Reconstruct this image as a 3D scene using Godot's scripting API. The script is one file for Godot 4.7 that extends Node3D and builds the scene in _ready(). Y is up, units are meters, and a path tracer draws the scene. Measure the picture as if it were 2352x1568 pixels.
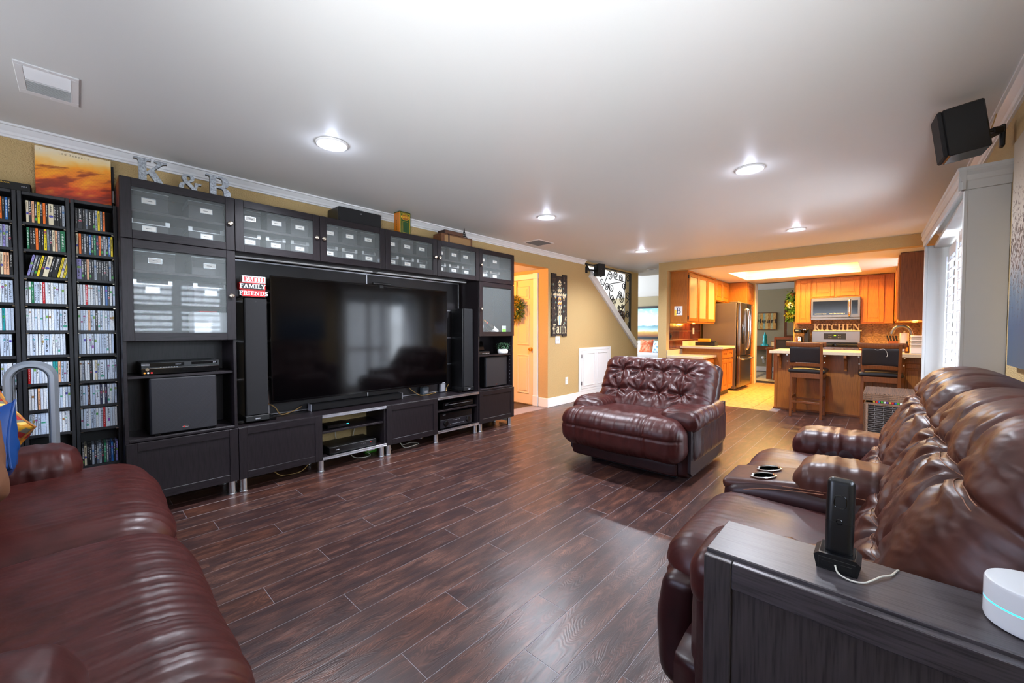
extends Node3D
# Family room with a media wall, leather recliners and an open kitchen. Units are metres, y is up,
# -z runs along the media wall towards the kitchen, +x runs from the media wall to the window wall.

var M := {}
var cache := {}
var rng := RandomNumberGenerator.new()
const WX := -3.84      # face of the media wall
const RX := 0.49       # face of the window wall
const CH := 2.42       # ceiling height
const FX := -3.466     # front plane of the cabinet doors

func _ready():
	rng.seed = 11
	set_camera_and_light()
	make_materials()
	build_shell()
	build_far_rooms()
	build_lamps()
	build_media_wall()
	build_towers()
	build_media_objects()
	build_cd_towers()
	build_left_wall_objects()
	build_leather()
	build_foreground()
	build_window_wall()
	build_kitchen()
	build_kitchen_objects()

func set_camera_and_light():
	var cam := Camera3D.new(); cam.name = "camera"; add_child(cam)
	cam.basis = Basis(Vector3.UP, 0.7461) * Basis(Vector3.RIGHT, -0.0274) * Basis(Vector3.BACK, 0.0007)
	cam.position = Vector3(0, 1.2073, 0)
	cam.fov = rad_to_deg(2.0 * atan(784.0 / 922.53)); cam.near = 0.02; cam.far = 80.0; cam.current = true
	var we := WorldEnvironment.new(); we.name = "world_environment"; add_child(we)
	var e := Environment.new(); we.environment = e
	e.background_mode = Environment.BG_SKY; e.sky = Sky.new()
	var sk := ProceduralSkyMaterial.new(); e.sky.sky_material = sk
	sk.sky_top_color = Color(0.42, 0.60, 0.92); sk.sky_horizon_color = Color(0.86, 0.92, 1.0)
	sk.ground_horizon_color = Color(0.80, 0.82, 0.84); sk.ground_bottom_color = Color(0.62, 0.62, 0.60)
	sk.sky_energy_multiplier = 2.2; sk.ground_energy_multiplier = 1.6; sk.sun_angle_max = 1.0
	e.tonemap_mode = Environment.TONE_MAPPER_LINEAR
	e.tonemap_exposure = 1.0
	e.sdfgi_enabled = true; e.ssao_enabled = true; e.ssil_enabled = true
	# daylight through the window wall and through unseen openings behind the camera and in the great room
	daylight("window_daylight", Vector3(0.95, 1.35, -0.95), Vector3(-1, 0.22, 0), Vector2(1.4, 1.2), 24.0, Color(0.88, 0.94, 1.0))
	daylight("patio_daylight", Vector3(1.05, 0.95, -4.4), Vector3(-1, 0.25, 0), Vector2(2.0, 1.7), 20.0, Color(0.92, 0.96, 1.0))
	daylight("unseen_back_daylight", Vector3(-1.9, 1.5, 1.62), Vector3(0, 0.12, -1), Vector2(2.3, 1.1), 6.0, Color(0.93, 0.95, 1.0))  # unseen window behind the camera, placed to light what faces it
	daylight("unseen_nook_daylight", Vector3(0.95, 1.6, -8.6), Vector3(-1, 0.0, 0), Vector2(1.0, 0.9), 5.0, Color(0.9, 0.95, 1.0))  # out of view, placed to light the kitchen end
	daylight("unseen_great_room_daylight", Vector3(-9.3, 1.9, -11.0), Vector3(1, 0.12, 0), Vector2(4.2, 2.6), 42.0, Color(0.95, 0.97, 1.0))  # out of view, placed to light the rooms beyond

func daylight(n, at, towards, size, energy, col):
	var l := AreaLight3D.new(); l.name = n; add_child(l)
	l.look_at_from_position(at, at + towards, Vector3.UP)
	l.area_size = size; l.area_normalize_energy = true; l.light_energy = energy; l.light_color = col
	l.shadow_enabled = true; l.area_range = 30.0

# ---------------------------------------------------------------- helpers
func v3(x, y, z) -> Vector3: return Vector3(x, y, z)

func numbered(n, p) -> String:
	if not p.has_node(NodePath(n)): return n
	var k := 1
	var key = str(p.get_instance_id()) + n
	if cache.has(key): k = cache[key]
	while p.has_node(NodePath("%s_%03d" % [n, k])): k += 1
	cache[key] = k + 1
	return "%s_%03d" % [n, k]

func meta(o, label, cat := "", group := "", kind := ""):
	if label != "": o.set_meta("label", label)
	if cat != "": o.set_meta("category", cat)
	if group != "": o.set_meta("group", group)
	if kind != "": o.set_meta("kind", kind)
	return o

func thing(n, label, cat, at := Vector3.ZERO, group := "", turn := 0.0):
	var o := Node3D.new(); o.name = numbered(n, self); add_child(o, true)
	o.position = at; o.rotation.y = turn
	return meta(o, label, cat, group)

func put(p, n, mesh, mat, at := Vector3.ZERO, rot := Vector3.ZERO):
	var o := MeshInstance3D.new(); o.name = numbered(n, p); o.mesh = mesh; o.material_override = mat
	p.add_child(o, true); o.position = at; o.rotation = rot
	return o

func gpos(p) -> Vector3:
	return p.global_position if p != self else Vector3.ZERO

# a box between two corners given in the world (parents here are not turned)
func bx(p, n, mat, lo, hi, b := 0.002):
	var s = (hi - lo).abs()
	return put(p, n, box(s, minf(b, minf(s.x, minf(s.y, s.z)) * 0.3)), mat, (lo + hi) * 0.5 - gpos(p))

# the same in the parent's own axes
func lb(p, n, mat, at, s, b := 0.002, rot := Vector3.ZERO):
	return put(p, n, box(s, minf(b, minf(s.x, minf(s.y, s.z)) * 0.3)), mat, at, rot)

# several boxes in one part
func bxs(p, n, mat, list, b := 0.002):
	var c = (list[0][0] + list[0][1]) * 0.5
	var st := SurfaceTool.new(); st.begin(Mesh.PRIMITIVE_TRIANGLES)
	for a in list:
		var s = (a[1] - a[0]).abs()
		st.append_from(box(s, minf(b, minf(s.x, minf(s.y, s.z)) * 0.3)), 0, Transform3D(Basis(), (a[0] + a[1]) * 0.5 - c))
	return put(p, n, st.commit(), mat, c - gpos(p))

func join(list) -> ArrayMesh:   # [[mesh, transform], ...]
	var st := SurfaceTool.new(); st.begin(Mesh.PRIMITIVE_TRIANGLES)
	for a in list: st.append_from(a[0], 0, a[1] if a.size() > 1 else Transform3D())
	return st.commit()

func xf(at := Vector3.ZERO, rot := Vector3.ZERO, sc := Vector3.ONE) -> Transform3D:
	return Transform3D(Basis.from_euler(rot).scaled_local(sc), at)

func struct(n, mat, lo, hi, b := 0.0):
	return meta(bx(self, n, mat, lo, hi, b), "", "", "", "structure")

# vertices + triangles -> mesh; turned outwards; crease 180 = smooth all over
func mk(v: PackedVector3Array, idx: PackedInt32Array, crease := 35.0, uv := PackedVector2Array()) -> ArrayMesh:
	var vol := 0.0
	for i in range(0, idx.size(), 3): vol += v[idx[i]].dot(v[idx[i + 1]].cross(v[idx[i + 2]]))
	if vol > 0.0:
		for i in range(0, idx.size(), 3):
			var t := idx[i + 1]; idx[i + 1] = idx[i + 2]; idx[i + 2] = t
	var nf := idx.size() / 3
	var fn := PackedVector3Array(); fn.resize(nf)
	for f in nf: fn[f] = (v[idx[f * 3 + 2]] - v[idx[f * 3]]).cross(v[idx[f * 3 + 1]] - v[idx[f * 3]])
	var arr := []; arr.resize(Mesh.ARRAY_MAX)
	if crease >= 180.0:
		var nn := PackedVector3Array(); nn.resize(v.size())
		for f in nf:
			for k in 3: nn[idx[f * 3 + k]] += fn[f]
		for i in nn.size(): nn[i] = nn[i].normalized() if nn[i].length_squared() > 1e-20 else Vector3.UP
		arr[Mesh.ARRAY_VERTEX] = v; arr[Mesh.ARRAY_NORMAL] = nn; arr[Mesh.ARRAY_INDEX] = idx
		if uv.size(): arr[Mesh.ARRAY_TEX_UV] = uv
	else:
		var cosc := cos(deg_to_rad(crease))
		var adj := []; adj.resize(v.size())
		for i in v.size(): adj[i] = PackedInt32Array()
		for f in nf:
			for k in 3: adj[idx[f * 3 + k]].append(f)
		var ov := PackedVector3Array(); var on := PackedVector3Array(); var ou := PackedVector2Array()
		for f in nf:
			var me := fn[f].normalized()
			for k in 3:
				var i := idx[f * 3 + k]
				var s := Vector3.ZERO
				for g in adj[i]:
					if fn[g].normalized().dot(me) >= cosc: s += fn[g]
				ov.append(v[i]); on.append(s.normalized() if s.length_squared() > 1e-20 else me)
				if uv.size(): ou.append(uv[i])
		arr[Mesh.ARRAY_VERTEX] = ov; arr[Mesh.ARRAY_NORMAL] = on
		if uv.size(): arr[Mesh.ARRAY_TEX_UV] = ou
	var m := ArrayMesh.new(); m.add_surface_from_arrays(Mesh.PRIMITIVE_TRIANGLES, arr)
	return m

# a box with chamfered edges and a picture coordinate on each face; rect = the part of the picture on the faces
func box(s: Vector3, b := 0.0, rect := Rect2(0, 0, 1, 1)) -> ArrayMesh:
	var key = [s.snappedf(0.00005), snappedf(b, 0.00005), rect]
	if cache.has(key): return cache[key]
	var h := s * 0.5
	var vv := PackedVector3Array(); var nn := PackedVector3Array(); var uu := PackedVector2Array()
	var faces := []
	for ax in 3:
		for sg in [-1.0, 1.0]:
			var u := (ax + 1) % 3; var w := (ax + 2) % 3
			var q := []
			for c in [[-1, -1], [1, -1], [1, 1], [-1, 1]]:
				var p := Vector3(); p[ax] = sg * h[ax]; p[u] = c[0] * (h[u] - b); p[w] = c[1] * (h[w] - b); q.append(p)
			faces.append(q)
	if b > 0.0:
		for ax in 3:
			var u := (ax + 1) % 3; var w := (ax + 2) % 3
			for su in [-1.0, 1.0]:
				for sw in [-1.0, 1.0]:
					var q := []
					for c in [[-1, 0], [1, 0], [1, 1], [-1, 1]]:
						var p := Vector3(); p[ax] = c[0] * (h[ax] - b)
						p[u] = su * (h[u] - (b if c[1] else 0.0)); p[w] = sw * (h[w] - (0.0 if c[1] else b)); q.append(p)
					faces.append(q)
		for sx in [-1.0, 1.0]:
			for sy in [-1.0, 1.0]:
				for sz in [-1.0, 1.0]:
					faces.append([v3(sx * h.x, sy * (h.y - b), sz * (h.z - b)), v3(sx * (h.x - b), sy * h.y, sz * (h.z - b)), v3(sx * (h.x - b), sy * (h.y - b), sz * h.z)])
	for q in faces:
		var n: Vector3 = (q[2] - q[0]).cross(q[1] - q[0]).normalized()
		var c := Vector3.ZERO
		for p in q: c += p
		if n.dot(c) < 0.0: q.reverse(); n = -n
		for t in range(1, q.size() - 1):
			for p in [q[0], q[t], q[t + 1]]:
				vv.append(p); nn.append(n)
				var uvp := Vector2.ZERO
				if absf(n.x) > 0.71: uvp = Vector2(0.5 - signf(n.x) * p.z / s.z, 0.5 - p.y / s.y)
				elif absf(n.z) > 0.71: uvp = Vector2(0.5 + signf(n.z) * p.x / s.x, 0.5 - p.y / s.y)
				else: uvp = Vector2(0.5 + p.x / s.x, 0.5 + p.z / s.z)
				uu.append(rect.position + uvp * rect.size)
	var arr := []; arr.resize(Mesh.ARRAY_MAX)
	arr[Mesh.ARRAY_VERTEX] = vv; arr[Mesh.ARRAY_NORMAL] = nn; arr[Mesh.ARRAY_TEX_UV] = uu
	var m := ArrayMesh.new(); m.add_surface_from_arrays(Mesh.PRIMITIVE_TRIANGLES, arr)
	cache[key] = m
	return m

func lathe(prof, seg := 24, crease := 35.0) -> ArrayMesh:   # prof: [[r, y], ...]
	var v := PackedVector3Array(); var idx := PackedInt32Array()
	var n = prof.size()
	for i in n:
		for k in seg:
			var a := TAU * k / seg
			v.append(v3(prof[i][0] * cos(a), prof[i][1], prof[i][0] * sin(a)))
	for i in n - 1:
		for k in seg:
			var k2 := (k + 1) % seg
			idx.append_array([i * seg + k, i * seg + k2, (i + 1) * seg + k2, i * seg + k, (i + 1) * seg + k2, (i + 1) * seg + k])
	for e in [0, n - 1]:
		if prof[e][0] > 1e-5:
			v.append(v3(0, prof[e][1], 0))
			for k in seg:
				var k2 := (k + 1) % seg
				if e == 0: idx.append_array([v.size() - 1, k2, k])
				else: idx.append_array([v.size() - 1, e * seg + k, e * seg + k2])
	return mk(v, idx, crease)

func cyl(r, h, seg := 20, b := 0.0) -> ArrayMesh:
	var key = ["cyl", r, h, seg, b]
	if not cache.has(key):
		cache[key] = lathe([[r, -h * 0.5], [r, h * 0.5]] if b <= 0.0 else [[r - b, -h * 0.5], [r, -h * 0.5 + b], [r, h * 0.5 - b], [r - b, h * 0.5]], seg)
	return cache[key]

# a round or oblong section swept along a path
func tube(path, r, seg := 8, closed := false, flat := 1.0, taper := 1.0) -> ArrayMesh:
	var v := PackedVector3Array(); var idx := PackedInt32Array()
	var n = path.size()
	var up := Vector3.UP
	var d0: Vector3 = (path[1] - path[0]).normalized()
	if absf(d0.dot(up)) > 0.9: up = Vector3.RIGHT
	for i in n:
		var d: Vector3
		if closed: d = (path[(i + 1) % n] - path[(i - 1 + n) % n]).normalized()
		else: d = (path[mini(i + 1, n - 1)] - path[maxi(i - 1, 0)]).normalized()
		var sd := d.cross(up).normalized()
		up = sd.cross(d).normalized()
		var rr: float = r * lerpf(1.0, taper, float(i) / maxf(n - 1, 1))
		for k in seg:
			var a := TAU * k / seg
			v.append(path[i] + sd * cos(a) * rr + up * sin(a) * rr * flat)
	var last = n if closed else n - 1
	for i in last:
		var j = (i + 1) % n
		for k in seg:
			var k2 := (k + 1) % seg
			idx.append_array([i * seg + k, i * seg + k2, j * seg + k2, i * seg + k, j * seg + k2, j * seg + k])
	if not closed:
		for e in [0, n - 1]:
			v.append(path[e])
			for k in seg:
				var k2 := (k + 1) % seg
				if e == 0: idx.append_array([v.size() - 1, k2, k])
				else: idx.append_array([v.size() - 1, e * seg + k, e * seg + k2])
	return mk(v, idx, 50.0)

func smoothed(pts, per := 8, closed := false) -> Array:
	var c := Curve3D.new()
	var n = pts.size()
	for i in n:
		var a: Vector3 = pts[(i - 1 + n) % n] if closed else pts[maxi(i - 1, 0)]
		var b: Vector3 = pts[(i + 1) % n] if closed else pts[mini(i + 1, n - 1)]
		var t := (b - a) / 6.0
		c.add_point(pts[i], -t, t)
	var out := []
	for i in n - 1:
		for k in per: out.append(c.sample(i, float(k) / per))
	out.append(pts[n - 1])
	return out

# an outline (x, y) given a depth along z
func prism(poly, depth: float, crease := 30.0) -> ArrayMesh:
	var pl := PackedVector2Array(poly)
	var tri := Geometry2D.triangulate_polygon(pl)
	var v := PackedVector3Array(); var idx := PackedInt32Array(); var n := pl.size()
	for z in [-depth * 0.5, depth * 0.5]:
		for p in pl: v.append(v3(p.x, p.y, z))
	for i in range(0, tri.size(), 3):
		idx.append_array([tri[i], tri[i + 1], tri[i + 2], tri[i] + n, tri[i + 2] + n, tri[i + 1] + n])
	var ccw := not Geometry2D.is_polygon_clockwise(pl)
	var a2 := 0.0
	if tri.size():
		a2 = (pl[tri[1]] - pl[tri[0]]).cross(pl[tri[2]] - pl[tri[0]])
	# the caps above: bottom as triangulated, top reversed; sides to agree with them
	for i in n:
		var j := (i + 1) % n
		var area := 0.0
		if i == 0:
			for k in n: area += pl[k].cross(pl[(k + 1) % n])
			ccw = area > 0.0
		if ccw == (a2 > 0.0): idx.append_array([j, i, i + n, j, i + n, j + n])
		else: idx.append_array([i, j, i + n, j, j + n, i + n])
	return mk(v, idx, crease)

# a box with well rounded edges on a fine grid, which disp(p, n) may push about: cushions, arms, pads
func soft(s: Vector3, r: float, n: Vector3i, disp = null) -> ArrayMesh:
	var v := PackedVector3Array(); var idx := PackedInt32Array(); var at := {}
	var h := s * 0.5
	for ax in 3:
		var u := (ax + 1) % 3; var w := (ax + 2) % 3
		for sg in 2:
			var ids := []
			for i in n[u] + 1:
				var row := PackedInt32Array()
				for j in n[w] + 1:
					var g := Vector3i(); g[ax] = sg * n[ax]; g[u] = i; g[w] = j
					if not at.has(g):
						var q := Vector3()
						for k in 3: q[k] = -h[k] + s[k] * g[k] / n[k]
						var inn := q.clamp(-h + Vector3.ONE * r, h - Vector3.ONE * r)
						var d := q - inn
						var nn := d.normalized()
						# spread the rows evenly over the rounded edge
						var p := inn + nn * r
						if disp != null: p = disp.call(p, nn)
						at[g] = v.size(); v.append(p)
					row.append(at[g])
				ids.append(row)
			for i in n[u]:
				for j in n[w]:
					if sg == 1: idx.append_array([ids[i][j], ids[i + 1][j], ids[i + 1][j + 1], ids[i][j], ids[i + 1][j + 1], ids[i][j + 1]])
					else: idx.append_array([ids[i][j], ids[i + 1][j + 1], ids[i + 1][j], ids[i][j], ids[i][j + 1], ids[i + 1][j + 1]])
	return mk(v, idx, 180.0)

func text(p, n, s, height, depth, mat, at, rot := Vector3.ZERO, face := "Droid Sans", bold := false):
	var f := SystemFont.new(); f.font_names = PackedStringArray([face]); f.font_weight = 700 if bold else 400
	var t := TextMesh.new(); t.font = f; t.text = s; t.font_size = 64; t.pixel_size = height / (64.0 * 0.72); t.depth = depth; t.curve_step = 2.0
	var o = put(p, n, t, mat, at, rot)
	return o

# ---------------------------------------------------------------- materials
func noise(freq, oct := 3, type := FastNoiseLite.TYPE_SIMPLEX_SMOOTH, ramp := [], sz := 512, sd := 1, cell := 0):
	var f := FastNoiseLite.new(); f.frequency = freq; f.fractal_octaves = oct; f.noise_type = type; f.seed = sd
	if type == FastNoiseLite.TYPE_CELLULAR: f.cellular_return_type = cell
	var t := NoiseTexture2D.new(); t.width = sz; t.height = sz; t.seamless = true; t.noise = f
	if ramp.size():
		var g := Gradient.new()
		g.offsets = PackedFloat32Array(ramp.map(func(a): return a[0])); g.colors = PackedColorArray(ramp.map(func(a): return a[1]))
		t.color_ramp = g
	return t

func mat(n, col: Color, rough := 0.6, metal := 0.0) -> StandardMaterial3D:
	var m := StandardMaterial3D.new(); m.resource_name = n; m.albedo_color = col; m.roughness = rough; m.metallic = metal
	M[n] = m
	return m

func tri(m, tex, scale: Vector3, world := false):
	m.albedo_texture = tex; m.uv1_triplanar = true; m.uv1_world_triplanar = world; m.uv1_scale = scale
	return m

func bump(m, tex, cm):
	m.heightmap_enabled = true; m.heightmap_texture = tex; m.heightmap_scale = cm
	return m

func glow(n, col: Color, e: float):
	var m = mat(n, col, 0.6); m.emission_enabled = true; m.emission = col; m.emission_energy_multiplier = e
	return m

func make_materials():
	var g = func(a, b): return [[0.0, Color(a, a, a)], [1.0, Color(b, b, b)]]
	var fine = noise(0.03, 4, FastNoiseLite.TYPE_SIMPLEX_SMOOTH, g.call(0.55, 1.0), 512, 3)
	var peel = noise(0.035, 2, FastNoiseLite.TYPE_SIMPLEX_SMOOTH, g.call(0.0, 1.0), 512, 5)
	var grain = noise(0.02, 4, FastNoiseLite.TYPE_SIMPLEX_SMOOTH, [[0.0, Color(0.5, 0.5, 0.5)], [0.45, Color(0.86, 0.86, 0.86)], [1.0, Color(1, 1, 1)]], 512, 9)
	var pebble = noise(0.055, 2, FastNoiseLite.TYPE_CELLULAR, g.call(1.0, 0.0), 512, 13, FastNoiseLite.RETURN_DISTANCE)
	var hide = noise(0.008, 4, FastNoiseLite.TYPE_SIMPLEX_SMOOTH, [[0.0, Color(0.70, 0.66, 0.66)], [0.5, Color(0.92, 0.90, 0.90)], [1.0, Color(1, 1, 1)]], 512, 21)
	# shell
	bump(tri(mat("wall_tan", Color(0.72, 0.615, 0.42), 0.75), fine, v3(0.6, 0.6, 0.6), true), peel, 0.35)
	M.wall_tan.albedo_texture = null; M.wall_tan.uv1_scale = v3(5, 5, 5)
	bump(mat("wall_olive", Color(0.62, 0.575, 0.46), 0.75), peel, 0.3); M.wall_olive.uv1_triplanar = true; M.wall_olive.uv1_world_triplanar = true; M.wall_olive.uv1_scale = v3(5, 5, 5)
	mat("ceiling_white", Color(0.83, 0.83, 0.82), 0.5); M.ceiling_white.metallic_specular = 0.4
	mat("white_paint", Color(0.88, 0.88, 0.88), 0.42)
	mat("white_bright", Color(0.93, 0.93, 0.92), 0.6)
	mat("shutter_white", Color(0.90, 0.91, 0.92), 0.35)
	mat("seam", Color(0.50, 0.48, 0.50), 0.4)  # pale grey, paints the glint along bevelled board edges
	mat("surround_white_shaded", Color(0.76, 0.755, 0.74), 0.42)  # the white paint darkened, the dimmer light on the surround put into its colour
	mat("dark_floor", Color(0.17, 0.12, 0.11), 0.4)
	tri(mat("stone_tile", Color(0.80, 0.64, 0.40), 0.45), noise(0.012, 5, FastNoiseLite.TYPE_SIMPLEX_SMOOTH, [[0.0, Color(0.72, 0.66, 0.58)], [0.5, Color(0.95, 0.92, 0.88)], [1.0, Color(1, 1, 1)]], 512, 31), v3(2.2, 2.2, 2.2), true)
	mat("grout", Color(0.50, 0.38, 0.24), 0.8)
	# black-brown furniture: the grain runs up (y) or along the wall (z)
	tri(mat("wenge_up", Color(0.14, 0.115, 0.128), 0.38), grain, v3(16, 0.7, 16))
	tri(mat("wenge_along", Color(0.14, 0.115, 0.128), 0.38), grain, v3(16, 16, 0.7))
	tri(mat("wenge_across", Color(0.30, 0.275, 0.285), 0.36), grain, v3(0.7, 16, 16))
	tri(mat("wenge_x_up", Color(0.27, 0.245, 0.245), 0.4), grain, v3(13, 0.6, 13))
	tri(mat("ash_black", Color(0.135, 0.135, 0.15), 0.42), noise(0.02, 5, FastNoiseLite.TYPE_SIMPLEX_SMOOTH, [[0.0, Color(0.45, 0.45, 0.45)], [0.5, Color(0.8, 0.8, 0.8)], [1.0, Color(1, 1, 1)]], 512, 77), v3(22, 1.1, 22))
	for k in ["wenge_up", "wenge_along"]: M[k].metallic_specular = 0.38
	mat("cup_shade_black", Color(0.004, 0.004, 0.004), 1.0); M.cup_shade_black.metallic_specular = 0.0
	mat("panel_black", Color(0.10, 0.085, 0.095), 0.4)
	mat("aluminium", Color(0.76, 0.76, 0.78), 0.32, 1.0)
	mat("leg_silver", Color(0.80, 0.81, 0.82), 0.30, 1.0)
	mat("nickel", Color(0.82, 0.78, 0.72), 0.22, 1.0)
	mat("chrome", Color(0.88, 0.88, 0.88), 0.12, 1.0)
	mat("brass", Color(0.92, 0.75, 0.36), 0.18, 1.0)
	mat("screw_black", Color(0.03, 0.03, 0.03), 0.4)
	var gl = mat("glass", Color(0.94, 0.98, 0.97, 0.05), 0.02); gl.metallic_specular = 0.18; gl.transparency = BaseMaterial3D.TRANSPARENCY_ALPHA
	gl = mat("glass_smoke", Color(0.35, 0.28, 0.25, 0.35), 0.02); gl.transparency = BaseMaterial3D.TRANSPARENCY_ALPHA
	gl = mat("window_glass", Color(0.97, 0.99, 1.0, 0.03), 0.02); gl.transparency = BaseMaterial3D.TRANSPARENCY_ALPHA
	gl = mat("clear_plastic", Color(0.93, 0.95, 0.97, 0.25), 0.1); gl.transparency = BaseMaterial3D.TRANSPARENCY_ALPHA
	# electronics
	mat("screen", Color(0.012, 0.011, 0.014), 0.09); M.screen.metallic_specular = 0.42
	mat("gloss_black", Color(0.02, 0.02, 0.024), 0.12)
	mat("satin_black", Color(0.045, 0.045, 0.05), 0.35)
	mat("matte_black", Color(0.035, 0.035, 0.038), 0.6)
	bump(mat("grille_cloth", Color(0.055, 0.055, 0.065), 0.8), pebble, 0.05); M.grille_cloth.uv1_triplanar = true; M.grille_cloth.uv1_scale = v3(22, 22, 22)
	mat("sub_face", Color(0.115, 0.11, 0.125), 0.62)
	mat("sub_line", Color(0.16, 0.155, 0.18), 0.5)
	mat("grey_print", Color(0.62, 0.62, 0.64), 0.5)
	mat("white_print", Color(0.92, 0.92, 0.92), 0.5)
	mat("red_print", Color(0.85, 0.06, 0.08), 0.45)
	mat("amber_print", Color(0.9, 0.55, 0.1), 0.5)
	glow("red_led", Color(1.0, 0.1, 0.1), 1.2)
	glow("green_display", Color(0.55, 1.0, 0.1), 1.2)
	glow("cyan_led", Color(0.25, 0.85, 1.0), 1.6)
	# boxes and paper
	tri(mat("box_board", Color(0.20, 0.205, 0.215), 0.7), fine, v3(3, 3, 3))
	mat("card_white", Color(0.90, 0.89, 0.86), 0.7)
	mat("tin_grey", Color(0.70, 0.72, 0.73), 0.28, 0.9)
	tri(mat("galvanised", Color(0.78, 0.80, 0.82), 0.4, 0.75), noise(0.03, 3, FastNoiseLite.TYPE_CELLULAR, g.call(0.62, 1.0), 512, 41, FastNoiseLite.RETURN_CELL_VALUE), v3(7, 7, 7))
	# leather
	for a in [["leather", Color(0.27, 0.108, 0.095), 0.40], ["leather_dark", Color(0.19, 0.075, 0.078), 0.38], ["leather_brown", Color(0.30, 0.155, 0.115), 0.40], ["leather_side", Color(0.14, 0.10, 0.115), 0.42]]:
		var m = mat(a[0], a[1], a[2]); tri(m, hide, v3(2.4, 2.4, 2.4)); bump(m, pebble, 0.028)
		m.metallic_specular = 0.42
	mat("thread", Color(0.55, 0.36, 0.26), 0.7)
	mat("thread_dark", Color(0.13, 0.06, 0.06), 0.6)
	# kitchen
	var oakg = noise(0.02, 5, FastNoiseLite.TYPE_SIMPLEX_SMOOTH, [[0.0, Color(0.72, 0.68, 0.64)], [0.4, Color(0.9, 0.89, 0.87)], [1.0, Color(1, 1, 1)]], 512, 51)
	tri(mat("oak", Color(0.72, 0.42, 0.10), 0.38), oakg, v3(13, 0.6, 13))
	tri(mat("oak_flat", Color(0.72, 0.42, 0.10), 0.38), oakg, v3(0.6, 9, 9))
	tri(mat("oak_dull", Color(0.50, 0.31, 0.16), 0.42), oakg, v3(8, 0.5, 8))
	tri(mat("bar_oak", Color(0.60, 0.36, 0.13), 0.38), oakg, v3(11, 0.5, 11))
	tri(mat("stool_wood", Color(0.44, 0.24, 0.09), 0.34), oakg, v3(9, 0.9, 9))
	mat("stool_leather", Color(0.085, 0.06, 0.06), 0.4)
	tri(mat("laminate", Color(0.86, 0.78, 0.66), 0.35), noise(0.12, 3, FastNoiseLite.TYPE_SIMPLEX_SMOOTH, g.call(0.8, 1.0), 256, 55), v3(5, 5, 5))
	mat("steel", Color(0.52, 0.50, 0.48), 0.28, 1.0)
	mat("steel_side", Color(0.42, 0.37, 0.34), 0.5, 0.3)
	mat("tile_brown", Color(0.36, 0.15, 0.07), 0.22)
	mat("tile_brown_dark", Color(0.27, 0.11, 0.055), 0.22)
	mat("tile_grout", Color(0.72, 0.60, 0.46), 0.8)
	for k in 3:
		tri(mat("stone_%d" % k, [Color(0.70, 0.55, 0.42), Color(0.64, 0.49, 0.37), Color(0.76, 0.60, 0.46)][k], 0.5), noise(0.02, 5, FastNoiseLite.TYPE_SIMPLEX_SMOOTH, [[0.0, Color(0.35, 0.3, 0.28)], [0.5, Color(0.8, 0.78, 0.75)], [1.0, Color(1, 1, 1)]], 256, 60 + k), v3(4, 9, 4))
	mat("cream", Color(0.97, 0.93, 0.80), 0.5)
	tri(mat("reeded_glass", Color(0.86, 0.78, 0.58), 0.22), noise(0.06, 1, FastNoiseLite.TYPE_SIMPLEX_SMOOTH, g.call(0.6, 1.0), 256, 71), v3(2, 30, 2))
	# odds and ends
	tri(mat("wicker", Color(0.52, 0.33, 0.17), 0.65), noise(0.05, 3, FastNoiseLite.TYPE_SIMPLEX_SMOOTH, g.call(0.25, 1.0), 256, 81), v3(9, 9, 9))
	mat("wicker_dark", Color(0.17, 0.12, 0.09), 0.6)
	mat("leaf_green", Color(0.19, 0.36, 0.13), 0.5); mat("leaf_olive", Color(0.46, 0.45, 0.10), 0.55); mat("leaf_yellow", Color(0.78, 0.62, 0.12), 0.55); mat("leaf_dusty", Color(0.27, 0.42, 0.30), 0.6)
	for k in ["leaf_green", "leaf_olive", "leaf_yellow", "leaf_dusty"]:
		M[k].backlight_enabled = true; M[k].backlight = Color(0.2, 0.25, 0.08)
	mat("iron_black", Color(0.03, 0.032, 0.04), 0.45)
	mat("door_paint", Color(0.88, 0.80, 0.66), 0.4)
	mat("ceramic", Color(0.90, 0.90, 0.89), 0.25)
	mat("plastic_white", Color(0.90, 0.90, 0.90), 0.4)
	mat("fan_silver", Color(0.62, 0.65, 0.68), 0.32, 0.55); mat("fan_inside", Color(0.40, 0.41, 0.42), 0.45)
	mat("aqua", Color(0.20, 0.70, 0.72), 0.3)
	mat("cord_white", Color(0.80, 0.78, 0.72), 0.5); mat("cord_tan", Color(0.70, 0.55, 0.32), 0.5)
	mat("green_box", Color(0.25, 0.62, 0.08), 0.5)
	mat("sofa_white", Color(0.90, 0.88, 0.85), 0.85)
	tri(mat("hedge", Color(0.16, 0.34, 0.08), 0.7), noise(0.06, 4, FastNoiseLite.TYPE_SIMPLEX_SMOOTH, g.call(0.25, 1.0), 256, 91), v3(1.2, 1.2, 1.2))
	mat("patio", Color(0.70, 0.68, 0.64), 0.8)

# ---------------------------------------------------------------- pictures computed pixel by pixel
func image_mat(n, im: Image, rough := 0.6):
	var m = mat(n, Color.WHITE, rough); m.albedo_texture = ImageTexture.create_from_image(im)
	return m

func nz(sd, freq, oct := 4):
	var f := FastNoiseLite.new(); f.seed = sd; f.frequency = freq; f.fractal_octaves = oct; f.noise_type = FastNoiseLite.TYPE_SIMPLEX_SMOOTH
	return f

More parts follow.
